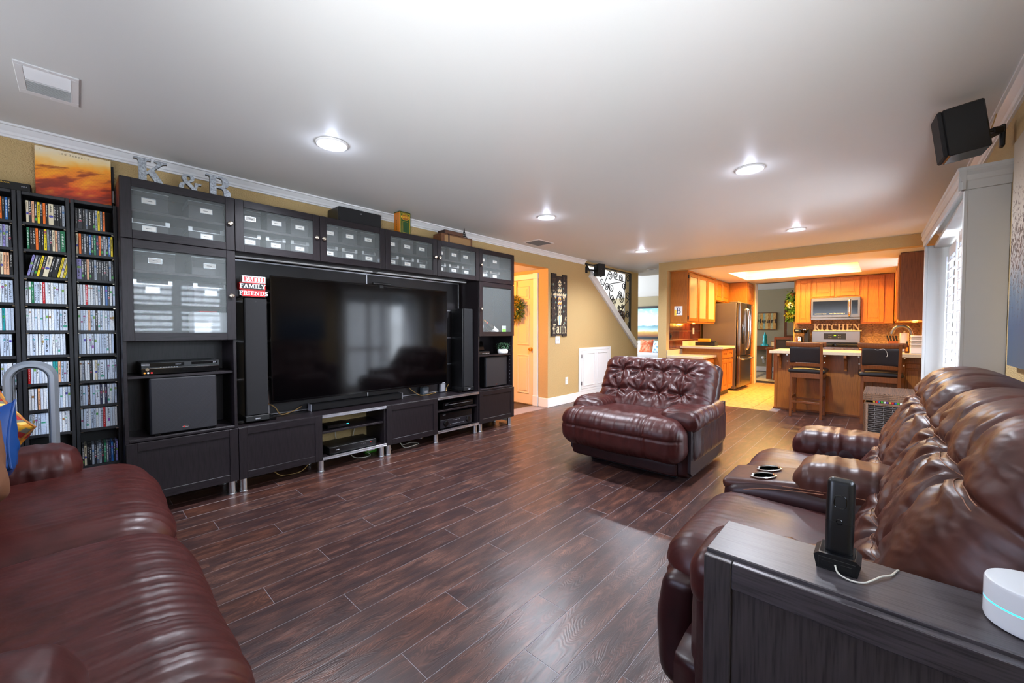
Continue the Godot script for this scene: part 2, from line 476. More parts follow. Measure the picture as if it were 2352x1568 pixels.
# dark hickory boards: long streaks, swirling figure, warm and grey patches; also a height picture of the same figure
func plank_images():
	var w := 1024; var hgt := 512
	var im := Image.create(w, hgt, false, Image.FORMAT_RGB8); var hm := Image.create(w, hgt, false, Image.FORMAT_R8)
	var a = nz(3, 1.0, 3); var b = nz(4, 1.0, 2); var c = nz(5, 1.0, 3)
	for y in hgt:
		for x in w:
			var fx := x / 1024.0; var fy := y / 512.0
			var tone: float = a.get_noise_2d(fx * 5.0, fy * 9.0)
			var warp: float = b.get_noise_2d(fx * 2.6, fy * 7.0)
			var rings := sin((fy * 26.0 + warp * 24.0) * 2.2)
			var fibre: float = c.get_noise_2d(fx * 26.0, fy * 420.0)
			var t := clampf(0.46 + tone * 0.42 + rings * 0.14 + fibre * 0.12, 0.0, 1.0)
			var col := Color(0.20, 0.13, 0.12).lerp(Color(0.50, 0.345, 0.285), t * t * 1.05)
			var grey := clampf(-tone * 1.2 + warp * 0.6, 0.0, 1.0)
			col = col.lerp(Color(0.20, 0.155, 0.17), grey * 0.55)
			im.set_pixel(x, y, col)
			hm.set_pixel(x, y, Color(clampf(0.5 + rings * 0.22 + fibre * 0.3, 0, 1), 0, 0))
	return [im, hm]

func lerp_stops(stops, t):
	for i in stops.size() - 1:
		if t <= stops[i + 1][0]:
			return stops[i][1].lerp(stops[i + 1][1], clampf((t - stops[i][0]) / (stops[i + 1][0] - stops[i][0]), 0, 1))
	return stops[-1][1]

func seascape() -> Image:
	var im := Image.create(256, 160, false, Image.FORMAT_RGB8)
	var a = nz(8, 0.02, 4); var b = nz(9, 0.03, 3)
	var st := [[0.0, Color(0.50, 0.78, 0.80)], [0.2, Color(0.78, 0.92, 0.92)], [0.6, Color(0.93, 0.95, 0.95)], [0.63, Color(0.42, 0.62, 0.66)], [0.78, Color(0.80, 0.88, 0.86)], [0.84, Color(0.80, 0.66, 0.30)], [0.93, Color(0.62, 0.40, 0.16)], [1.0, Color(0.45, 0.27, 0.13)]]
	for y in 160:
		for x in 256:
			var t := y / 159.0 + a.get_noise_2d(x, y * 3.0) * (0.06 if y < 98 else 0.025)
			var c: Color = lerp_stops(st, t)
			if y < 95: c = c.lerp(Color(1, 1, 1), clampf(b.get_noise_2d(x * 0.8, y * 1.6) * 1.3, 0, 0.8))
			im.set_pixel(x, y, c)
	return im

func abstract_art() -> Image:
	var im := Image.create(256, 320, false, Image.FORMAT_RGB8)
	var a = nz(18, 0.02, 4); var b = nz(19, 0.11, 3); var d = nz(20, 0.25, 2)
	var st := [[0.0, Color(0.72, 0.68, 0.60)], [0.36, Color(0.78, 0.74, 0.68)], [0.55, Color(0.62, 0.60, 0.58)], [0.68, Color(0.34, 0.42, 0.48)], [0.82, Color(0.18, 0.29, 0.40)], [1.0, Color(0.22, 0.31, 0.38)]]
	for y in 320:
		for x in 256:
			var t := y / 319.0
			var c: Color = lerp_stops(st, t + a.get_noise_2d(x * 3.0, y * 0.5) * 0.08)
			var band := 1.0 - absf(t - 0.47) / 0.2
			if b.get_noise_2d(x, y) + d.get_noise_2d(x, y) * 0.5 > 0.42 - band * 0.42: c = c.lerp(Color(0.22, 0.12, 0.07), 0.8)
			im.set_pixel(x, y, c)
	return im

# a plain warm gradient with a few soft strokes, for the record sleeve
func sleeve_art() -> Image:
	var im := Image.create(256, 256, false, Image.FORMAT_RGB8)
	var a = nz(28, 0.01, 4)
	var st := [[0.0, Color(0.90, 0.84, 0.72)], [0.16, Color(0.93, 0.80, 0.55)], [0.34, Color(0.96, 0.60, 0.10)], [0.7, Color(0.88, 0.30, 0.04)], [1.0, Color(0.68, 0.16, 0.03)]]
	for y in 256:
		for x in 256:
			var t := y / 255.0 + (x / 255.0 - 0.5) * 0.10
			var c: Color = lerp_stops(st, clampf(t + a.get_noise_2d(x, y) * 0.10, 0, 1))
			var s: float = a.get_noise_2d(x * 0.7 + y * 1.6 + 300.0, y * 0.5 - x * 0.35)
			if t > 0.3: c = c.lerp(Color(0.42, 0.09, 0.03), clampf(s * 2.2, 0, 0.65))
			if t > 0.4: c = c.lerp(Color(1.0, 0.66, 0.06), clampf(-s * 1.6 - 0.12, 0, 0.75))
			if sin((x + y * 0.25) * 1.5) > 0.6 and t > 0.3: c = c.darkened(0.07)
			im.set_pixel(x, y, c)
	return im

# 64 disc-case spines, 32 to a row; the upper row mostly pale with the silvery sheen of the cases painted in, the lower row coloured
const SPINES := 32
func spine_image() -> Image:
	var im := Image.create(512, 512, false, Image.FORMAT_RGB8)
	var r := RandomNumberGenerator.new(); r.seed = 5
	var a = nz(38, 0.09, 2)
	for k in SPINES * 2:
		var x0 := (k % SPINES) * 16; var y0 := (k / SPINES) * 256
		var base := spine_colour(k)
		for y in 256:
			for x in 16:
				var c := base
				if k < SPINES:
					var t: float = a.get_noise_2d(x * 2.0 + k * 40.0, y * 0.9)
					c = base.lerp(Color(0.62, 0.68, 0.74), clampf(t * 1.6, 0, 0.7))
				if x < 1 or x > 14: c = c.darkened(0.55)  # dark gaps between cases painted along both edges
				im.set_pixel(x0 + x, y0 + y, c)
		# lettering running down the spine, too small to read
		var ink := Color(0.12, 0.12, 0.13) if base.get_luminance() > 0.4 else Color(0.88, 0.87, 0.84)
		if k >= SPINES or k % 3 == 0:
			var y := r.randi_range(14, 40)
			var stop := r.randi_range(150, 240)
			while y < stop:
				var len := r.randi_range(3, 9)
				im.fill_rect(Rect2i(x0 + 5, y0 + y, r.randi_range(3, 6), len), ink)
				y += len + (2 if r.randf() < 0.75 else 12)
		if r.randf() < 0.35: im.fill_rect(Rect2i(x0 + 2, y0 + r.randi_range(2, 200), 12, r.randi_range(8, 40)), Color.from_hsv(r.randf(), 0.6, 0.6))
	return im

const COLOUR_SPINES := [["black", Color(0.06, 0.06, 0.07)], ["grey", Color(0.38, 0.40, 0.43)], ["yellow", Color(0.88, 0.78, 0.08)], ["cream", Color(0.84, 0.79, 0.66)], ["red", Color(0.76, 0.09, 0.12)], ["blue", Color(0.08, 0.36, 0.62)], ["orange", Color(0.90, 0.42, 0.10)], ["green", Color(0.08, 0.42, 0.26)], ["lilac", Color(0.55, 0.52, 0.74)], ["brown", Color(0.30, 0.16, 0.11)], ["teal", Color(0.08, 0.55, 0.55)], ["pink", Color(0.80, 0.22, 0.48)], ["dark blue", Color(0.08, 0.11, 0.26)], ["silver", Color(0.62, 0.65, 0.68)], ["charcoal", Color(0.13, 0.14, 0.16)], ["peach", Color(0.86, 0.64, 0.48)]]
func spine_colour(k: int) -> Color:
	if k < SPINES:
		return [Color(0.86, 0.88, 0.90), Color(0.80, 0.84, 0.88), Color(0.90, 0.90, 0.88), Color(0.74, 0.79, 0.85)][k % 4]
	return COLOUR_SPINES[k % 16][1]

func faith_board() -> Image:
	var im := Image.create(128, 320, false, Image.FORMAT_RGBA8)
	var a = nz(48, 0.05, 3)
	for y in 320:
		for x in 128:
			var c := Color(0.085, 0.075, 0.08).lerp(Color(0.16, 0.13, 0.12), clampf(0.5 + a.get_noise_2d(x * 4.0, y * 0.3), 0, 1))
			if absf(a.get_noise_2d(x * 2.0, y * 0.6)) > 0.42: c = Color(0.36, 0.25, 0.17)
			im.set_pixel(x, y, c)
	var cream := Color(0.90, 0.84, 0.68)
	# a patterned cross: shaft, arms and head built of bands and chevrons
	for y in range(30, 262):
		for x in range(10, 118):
			var dx := absf(x - 64.0)
			var inside := false
			if y > 45: inside = dx < 15.0 + 4.0 * sin(y * 0.09)
			if y <= 66: inside = dx < 17.0 - absf(y - 48.0) * 0.75
			if y > 84 and y < 132: inside = inside or (absf(y - 108.0) < 20.0 - absf(dx - 34.0) * 0.9 and dx > 12.0 and dx < 54.0)
			if not inside: continue
			var c := cream
			var zig := int(y + absf(fmod(x, 16.0) - 8.0) * 1.2) % 24
			if y > 112 and y < 170: c = [cream, Color(0.86, 0.62, 0.20), Color(0.35, 0.30, 0.45)][zig / 8]
			elif y >= 170 and y < 215: c = cream if (x / 8 + y / 10) % 2 == 0 else Color(0.25, 0.20, 0.18)
			elif y >= 215: c = Color(0.62, 0.74, 0.80) if dx < 7 else cream
			elif zig < 7: c = Color(0.16, 0.24, 0.26)
			im.set_pixel(x, y, c)
	for k in 16:
		var r := RandomNumberGenerator.new(); r.seed = k
		var cx := 64 + (30 + r.randi_range(0, 24)) * (1 if k % 2 == 0 else -1); var cy := 40 + k * 15
		for s in 16:
			var an := s * 0.6; var rad := 1.5 + s * 0.35
			im.fill_rect(Rect2i(clampi(cx + int(cos(an) * rad), 2, 124), cy + int(sin(an) * rad), 2, 2), Color(0.62, 0.78, 0.72) if k % 3 else cream)
	return im

func heart_board() -> Image:
	var im := Image.create(160, 128, false, Image.FORMAT_RGB8)
	var a = nz(58, 0.06, 3)
	var cols := [Color(0.62, 0.62, 0.44), Color(0.78, 0.55, 0.22), Color(0.55, 0.66, 0.60), Color(0.82, 0.66, 0.38), Color(0.72, 0.48, 0.20), Color(0.66, 0.66, 0.50), Color(0.80, 0.58, 0.28)]
	for y in 128:
		for x in 160:
			im.set_pixel(x, y, cols[int(x / 23.0) % 7].lerp(Color(0.92, 0.86, 0.68), clampf(a.get_noise_2d(x * 3.0, y * 0.6) * 1.1, 0, 0.7)))
	return im

func tin_front() -> Image:
	var im := Image.create(96, 176, false, Image.FORMAT_RGB8)
	im.fill(Color(0.05, 0.25, 0.07))
	var gold := Color(0.80, 0.62, 0.12)
	for k in [[4, 4], [8, 8]]:
		for e in 4:
			var rc := [Rect2i(k[0], k[1], 96 - 2 * k[0], 2), Rect2i(k[0], 174 - k[1], 96 - 2 * k[0], 2), Rect2i(k[0], k[1], 2, 176 - 2 * k[1]), Rect2i(94 - k[0], k[1], 2, 176 - 2 * k[1])]
			im.fill_rect(rc[e], gold)
	for y in range(10, 62):
		for x in range(12, 84):
			var d := Vector2((x - 48) / 36.0, (y - 36) / 24.0).length()
			if d < 1.0: im.set_pixel(x, y, Color(0.55, 0.32, 0.06))
			if d < 1.0 and d > 0.9: im.set_pixel(x, y, gold)
	for y in range(70, 160):
		im.fill_rect(Rect2i(24, y, 2, 1), gold); im.fill_rect(Rect2i(70, y, 2, 1), gold)
	im.fill_rect(Rect2i(24, 70, 48, 2), gold); im.fill_rect(Rect2i(24, 158, 48, 2), gold)
	return im

func check_cloth() -> Image:
	var im := Image.create(256, 256, false, Image.FORMAT_RGB8)
	var r := RandomNumberGenerator.new(); r.seed = 3
	var cols := [Color(0.80, 0.58, 0.10), Color(0.55, 0.07, 0.05), Color(0.86, 0.72, 0.36), Color(0.42, 0.40, 0.34), Color(0.78, 0.50, 0.06), Color(0.62, 0.10, 0.06)]
	for j in 20:
		for i in 20:
			im.fill_rect(Rect2i(i * 13, j * 13, 13, 13), cols[(r.randi() % 3) + (0 if (i + j) % 2 == 0 else 3)])
	return im

# ---------------------------------------------------------------- the room itself
func wall_piece(n, m, poly, x_face, thick):   # outline in (z, y), set back from the face at x
	var pts := []
	for p in poly: pts.append(Vector2(-p[0], p[1]))
	var o = put(self, n, prism(pts, thick), m, v3(x_face - thick * 0.5, 0, 0), v3(0, PI / 2, 0))
	return meta(o, "", "", "", "structure")

func build_shell():
	# floor: one board after another on a pale bed that paints the glint of bevelled edges as bright seams
	var fl = meta(bxs(self, "floor", M.seam, [[v3(WX - 0.3, -0.12, -7.05), v3(RX + 0.25, -0.0009, 1.4)], [v3(WX - 0.3, -0.12, -8.6), v3(-2.9, -0.0009, -7.05)], [v3(-1.25, -0.12, -7.36), v3(RX + 0.25, -0.0009, -7.05)]], 0.0), "", "", "", "structure")
	var pics = plank_images()
	var pm := []
	for k in 3:
		var m = image_mat("plank_%d" % k, pics[0], 0.33); m.albedo_color = [Color(1, 1, 1), Color(0.90, 0.88, 0.90), Color(1.0, 0.93, 0.88)][k]
		m.metallic_specular = 0.5
		m.heightmap_enabled = true; m.heightmap_texture = ImageTexture.create_from_image(pics[1]); m.heightmap_scale = 0.05
		if k > 0: m.albedo_texture = M.plank_0.albedo_texture; m.heightmap_texture = M.plank_0.heightmap_texture
		pm.append(m)
	var pw := 0.1632; var pl := 1.213
	var known := {0: -0.805, 2: -1.132, 3: -0.80, 4: -1.405, 5: -1.126, 1: -0.35}
	for c in range(-13, 15):
		var x0 := -1.7915 + pw * c; var x1 := x0 + pw
		x0 = maxf(x0, WX); x1 = minf(x1, RX)
		if x1 - x0 < 0.02: continue
		var ph: float = known[c] if known.has(c) else -fmod(absf(c * 0.437 + sin(c * 12.3) * 0.6), pl)
		var z_near := 1.3; var z_far := -7.34 if x0 > -1.25 else (-7.05 if x0 > -2.9 else -8.5)
		var z := ph + pl * 3.0
		while z > z_far:
			var za := minf(z, z_near); var zb := maxf(z - pl, z_far)
			z -= pl
			if za - zb < 0.02: continue
			var lo := v3(x0 + 0.0012, -0.012, zb + 0.0012); var hi := v3(x1 - 0.0012, 0.0, za - 0.0012)
			var s := hi - lo
			var rect := Rect2(rng.randf(), rng.randf(), s.z / 1.5, s.x / 0.62)
			var o = put(fl, "plank", plank_mesh(s, rect), pm[rng.randi() % 3], (lo + hi) * 0.5 - fl.position)
	# kitchen floor: large stone tiles
	var kf = struct("floor", M.grout, v3(-2.9, -0.12, -10.45), v3(RX + 0.2, -0.004, -7.05))
	for i in 8:
		for j in 8:
			var lo := v3(-2.86 + i * 0.46, -0.014, -7.06 - (j + 1) * 0.46); var hi := lo + v3(0.456, 0.0125, 0.456)
			if hi.x > RX or (lo.x > -1.24 and lo.z > -7.34): continue
			bx(kf, "tile", M.stone_tile, lo, v3(minf(hi.x, RX), hi.y, minf(hi.z, -7.052 if lo.x < -1.3 else -7.362)), 0.002)
	struct("floor", M.dark_floor, v3(-9.2, -0.14, -14.2), v3(RX + 0.2, -0.002, -10.452))
	struct("floor", M.dark_floor, v3(-9.2, -0.14, -10.452), v3(-4.145, -0.002, -5.3))
	struct("floor", M.dark_floor, v3(-4.145, -0.14, -10.452), v3(-2.9, -0.003, -8.6))
	struct("floor", M.dark_floor, v3(-5.4, -0.14, -5.1), v3(-4.14, -0.002, -2.4))
	# ceilings
	struct("ceiling", M.ceiling_white, v3(WX - 0.15, CH, -7.3), v3(RX + 0.15, CH + 0.12, 1.45))
	struct("ceiling", M.ceiling_white, v3(WX - 0.15, CH, -8.45), v3(-2.85, CH + 0.12, -7.3))
	var ky := 2.27
	struct("ceiling", M.ceiling_white, v3(-2.85, ky, -8.2), v3(RX + 0.15, ky + 0.08, -7.3))
	struct("ceiling", M.ceiling_white, v3(-2.85, ky, -10.6), v3(RX + 0.15, ky + 0.08, -9.62))
	struct("ceiling", M.ceiling_white, v3(-2.85, ky, -9.62), v3(-2.13, ky + 0.08, -8.2))
	struct("ceiling", M.ceiling_white, v3(-0.31, ky, -9.62), v3(RX + 0.15, ky + 0.08, -8.2))
	# the light well in the kitchen ceiling
	struct("ceiling", M.white_bright, v3(-2.19, 2.53, -9.68), v3(-0.25, 2.6, -8.14))
	struct("ceiling", M.white_bright, v3(-2.19, ky + 0.08, -8.2), v3(-0.25, 2.53, -8.14))
	struct("ceiling", M.white_bright, v3(-2.19, ky + 0.08, -9.68), v3(-0.25, 2.53, -9.62))
	struct("ceiling", M.white_bright, v3(-2.19, ky + 0.08, -9.62), v3(-2.13, 2.53, -8.2))
	struct("ceiling", M.white_bright, v3(-0.31, ky + 0.08, -9.62), v3(-0.25, 2.53, -8.2))
	# media wall with the hall alcove and the stair opening
	struct("wall_left", M.wall_tan, v3(WX - 0.15, 0, -3.83), v3(WX, CH, 1.45))
	struct("wall_left", M.wall_tan, v3(WX - 0.15, 2.173, -4.98), v3(WX, CH, -3.83))
	wall_piece("wall_left", M.wall_tan, [[-4.98, 0], [-4.98, CH], [-6.0, CH], [-6.0, 2.385], [-7.8, 1.05], [-7.8, 0]], WX, 0.15)
	struct("wall_left", M.wall_tan, v3(WX - 0.15, 2.385, -7.8), v3(WX, CH, -6.0))
	struct("wall_left", M.wall_tan, v3(WX - 0.15, 0, -8.1), v3(WX, CH, -7.8))
	# hall alcove
	struct("wall_alcove", M.wall_tan, v3(-5.35, 0, -5.1), v3(WX - 0.15, 2.3, -4.98))
	struct("wall_alcove", M.wall_tan, v3(-5.35, 0, -4.98), v3(-5.2, 2.3, -2.4))
	struct("wall_alcove", M.wall_tan, v3(-5.35, 0, -2.4), v3(WX - 0.15, 2.3, -2.28))
	struct("ceiling", M.ceiling_white, v3(-5.35, 2.173, -4.98), v3(WX - 0.15, 2.3, -2.4))
	# kitchen surround
	struct("wall_far", M.wall_tan, v3(-2.85, ky, -7.3), v3(RX + 0.15, CH, -7.15))
	struct("wall_kitchen", M.wall_tan, v3(-3.0, 0, -10.6), v3(-2.85, CH, -7.15))
	struct("wall_kitchen", M.wall_tan, v3(-2.85, 0, -10.6), v3(-2.15, 2.9, -10.45))
	struct("wall_kitchen", M.wall_tan, v3(-1.42, 0, -10.6), v3(RX + 0.15, 2.9, -10.45))
	struct("wall_kitchen", M.wall_tan, v3(-2.15, 2.27, -10.6), v3(-1.42, 2.9, -10.45))
	# window wall with a window, the patio door and a far window
	for a in [[1.45, -0.4, 0.0, CH], [-0.4, -1.55, 0.0, 1.1], [-0.4, -1.55, 2.1, CH], [-1.55, -3.55, 0.0, CH], [-3.55, -5.25, 2.04, CH], [-5.25, -5.7, 0.0, CH], [-5.7, -6.5, 0.0, 1.1], [-5.7, -6.5, 2.1, CH], [-6.5, -8.2, 0.0, CH], [-8.2, -9.1, 0.0, 1.1], [-8.2, -9.1, 2.1, CH], [-9.1, -14.15, 0.0, CH]]:
		struct("wall_right", M.wall_tan, v3(RX, a[2], a[1]), v3(RX + 0.15, a[3] + (0.5 if a[3] == CH else 0.0), a[0]))
	# the wall behind the camera, with an unseen wide window placed to light the room
	for a in [[WX - 0.15, -3.1, 0.0, CH], [-0.7, RX + 0.15, 0.0, CH], [-3.1, -0.7, 0.0, 0.95], [-3.1, -0.7, 2.1, CH]]:
		struct("wall_back", M.wall_tan, v3(a[0], a[2], 1.3), v3(a[1], a[3], 1.45))
	# crown moulding along the media wall, in two lengths, and along the window wall
	var prof := [Vector2(0, 0), Vector2(0.012, 0), Vector2(0.012, 0.012), Vector2(0.02, 0.016), Vector2(0.026, 0.03), Vector2(0.045, 0.05), Vector2(0.05, 0.056), Vector2(0.062, 0.058), Vector2(0.062, 0.07), Vector2(0, 0.07)]
	for a in [[1.3, -1.73, 0.0], [-1.73, -6.0, -0.004]]:
		var pp := []
		for p in prof: pp.append(p)
		var c = meta(put(self, "trim_1", prism(pp, a[0] - a[1], 20.0), M.white_paint, v3(WX + a[2], CH - 0.07, (a[0] + a[1]) * 0.5)), "", "", "", "structure")
	var q := []
	for p in prof: q.append(Vector2(-p.x, p.y))
	meta(put(self, "trim_2", prism(q, 8.45, 20.0), M.white_paint, v3(RX, CH - 0.07, -2.925)), "", "", "", "structure")
	# baseboards
	for a in [[v3(WX, 0, -8.1), v3(WX + 0.014, 0.145, -4.965)], [v3(WX - 0.18, 0, -4.98), v3(WX + 0.014, 0.145, -4.966)], [v3(WX, 0, -0.1), v3(WX + 0.014, 0.145, 1.3)]]:
		struct("baseboard_left", M.white_paint, a[0], a[1], 0.004)
	struct("baseboard_right", M.white_paint, v3(RX - 0.014, 0, -3.4), v3(RX, 0.145, 1.3), 0.004)
	struct("baseboard_back", M.white_paint, v3(WX, 0, 1.286), v3(RX, 0.145, 1.3), 0.004)
	# white stringer along the foot of the stair opening, a thin cap above it
	var d := v3(0, 2.19 - 0.87, -6.14 + 7.97); var len := d.length()
	var o = put(self, "trim_3", box(v3(0.05, 0.115, len), 0.006), M.white_paint, v3(WX + 0.02, 1.545, -7.09), v3(-atan2(d.y, d.z), 0, 0)); meta(o, "", "", "", "structure")
	o = put(self, "trim_3", box(v3(0.18, 0.02, len), 0.005), M.white_paint, v3(WX - 0.06, 1.61, -7.125), v3(-atan2(d.y, d.z), 0, 0)); meta(o, "", "", "", "structure")
	# alcove door
	var dm = M.door_paint
	var dr = struct("door_1", dm, v3(-4.92, 0.012, -5.0), v3(-4.127, 2.025, -4.972), 0.002)
	for px in [[-4.80, -4.57], [-4.46, -4.225]]:
		for py in [[0.19, 0.80], [0.98, 1.62], [1.72, 1.92]]:
			bxs(dr, "panel", dm, [[v3(px[0], py[0], -4.973), v3(px[1], py[1], -4.969)], [v3(px[0] + 0.035, py[0] + 0.035, -4.97), v3(px[1] - 0.035, py[1] - 0.035, -4.962)]], 0.006)
			bxs(dr, "panel_moulding", dm, [[v3(px[0] - 0.008, py[0] - 0.008, -4.973), v3(px[0] + 0.006, py[1] + 0.008, -4.961)], [v3(px[1] - 0.006, py[0] - 0.008, -4.973), v3(px[1] + 0.008, py[1] + 0.008, -4.961)], [v3(px[0], py[0] - 0.008, -4.973), v3(px[1], py[0] + 0.006, -4.961)], [v3(px[0], py[1] - 0.006, -4.973), v3(px[1], py[1] + 0.008, -4.961)]], 0.003)
	var kn = put(dr, "door_knob", lathe([[0.0, 0.062], [0.018, 0.06], [0.028, 0.048], [0.028, 0.04], [0.012, 0.026], [0.011, 0.01], [0.03, 0.008], [0.031, 0.0]], 24), M.brass, v3(-4.17, 0.905, -4.972) - dr.position, v3(PI / 2, 0, 0))
	for a in [[v3(-4.125, 0, -4.985), v3(-4.035, 2.105, -4.955)], [v3(-5.01, 0, -4.985), v3(-4.93, 2.105, -4.955)], [v3(-5.01, 2.03, -4.985), v3(-4.035, 2.115, -4.953)]]:
		struct("trim_4", M.white_paint, a[0], a[1], 0.005)
	struct("trim_4", M.white_paint, v3(-4.13, 2.03, -4.985), v3(-4.03, 2.12, -4.949), 0.004)
	struct("trim_4", M.white_paint, v3(-4.13, 0, -4.985), v3(-4.03, 0.165, -4.949), 0.004)

func plank_mesh(s: Vector3, rect: Rect2) -> ArrayMesh:
	# a low board with a worn bevel; the picture lies along its length
	var b := 0.0006; var h := s * 0.5
	var v := PackedVector3Array(); var uv := PackedVector2Array()
	var rings := [[0.0, -h.y], [0.0, h.y - b], [b, h.y]]
	for r in rings:
		for c in [[-1, -1], [1, -1], [1, 1], [-1, 1]]:
			v.append(v3(c[0] * (h.x - r[0]), r[1], c[1] * (h.z - r[0])))
			uv.append(rect.position + Vector2((c[1] + 1) * 0.5, (c[0] + 1) * 0.5) * rect.size)
	var idx := PackedInt32Array()
	for k in 2:
		for e in 4:
			var f := (e + 1) % 4
			idx.append_array([k * 4 + e, k * 4 + 4 + f, k * 4 + f, k * 4 + e, k * 4 + 4 + e, k * 4 + 4 + f])
	idx.append_array([8, 10, 9, 8, 11, 10, 0, 1, 2, 0, 2, 3])
	return mk(v, idx, 20.0, uv)

func build_far_rooms():
	# the great room and dining room behind: one long far wall, a sloping white ceiling, daylight from an unseen opening at the left
	struct("wall_far", M.wall_olive, v3(-9.3, 0, -14.15), v3(RX + 0.15, 2.43, -14.0))
	struct("wall_outer", M.wall_olive, v3(-9.3, 0, -9.0), v3(-9.15, 4.6, -5.3))
	struct("wall_outer", M.wall_olive, v3(-9.3, 0, -14.0), v3(-9.15, 4.6, -13.2))
	struct("wall_outer", M.wall_olive, v3(-9.3, 0, -13.2), v3(-9.15, 0.5, -9.0))
	struct("wall_outer", M.wall_olive, v3(-9.3, 3.3, -13.2), v3(-9.15, 4.6, -9.0))
	struct("wall_stairs", M.white_bright, v3(-9.3, 0, -5.3), v3(-3.99, 4.6, -5.12))
	struct("wall_stairs", M.white_bright, v3(-3.99, CH + 0.12, -8.45), v3(-3.85, 4.6, -5.3))
	struct("wall_stairs", M.white_bright, v3(-3.99, CH, -8.6), v3(-2.85, 4.6, -8.45))
	struct("wall_stairs", M.white_bright, v3(-2.85, 2.9, -10.6), v3(RX + 0.15, 4.6, -10.45))
	struct("wall_stairs", M.white_bright, v3(-2.9, 2.5, -10.6), v3(-2.75, 4.6, -8.45))
	var n := 2.17 / 4.5
	var o = put(self, "ceiling", prism([Vector2(0, 0), Vector2(4.7, 2.17), Vector2(4.7, 2.29), Vector2(0, 0.12)], 9.95), M.white_bright, v3(-4.33, 2.42, -14.05), v3(0, -PI / 2, 0)); meta(o, "", "", "", "structure")
	struct("ceiling", M.white_bright, v3(-9.3, 4.58, -9.4), v3(RX + 0.15, 4.7, -5.1))
	struct("baseboard_far", M.white_paint, v3(-9.15, 0, -14.0), v3(RX, 0.13, -13.985), 0.004)
	struct("wall_far_end", M.wall_olive, v3(RX, 2.4, -14.15), v3(RX + 0.15, 4.7, -10.45))
	# yellow-lit jambs of the kitchen passage
	struct("trim_5", M.white_paint, v3(-2.15, 0, -10.62), v3(-2.135, 2.27, -10.44), 0.003)

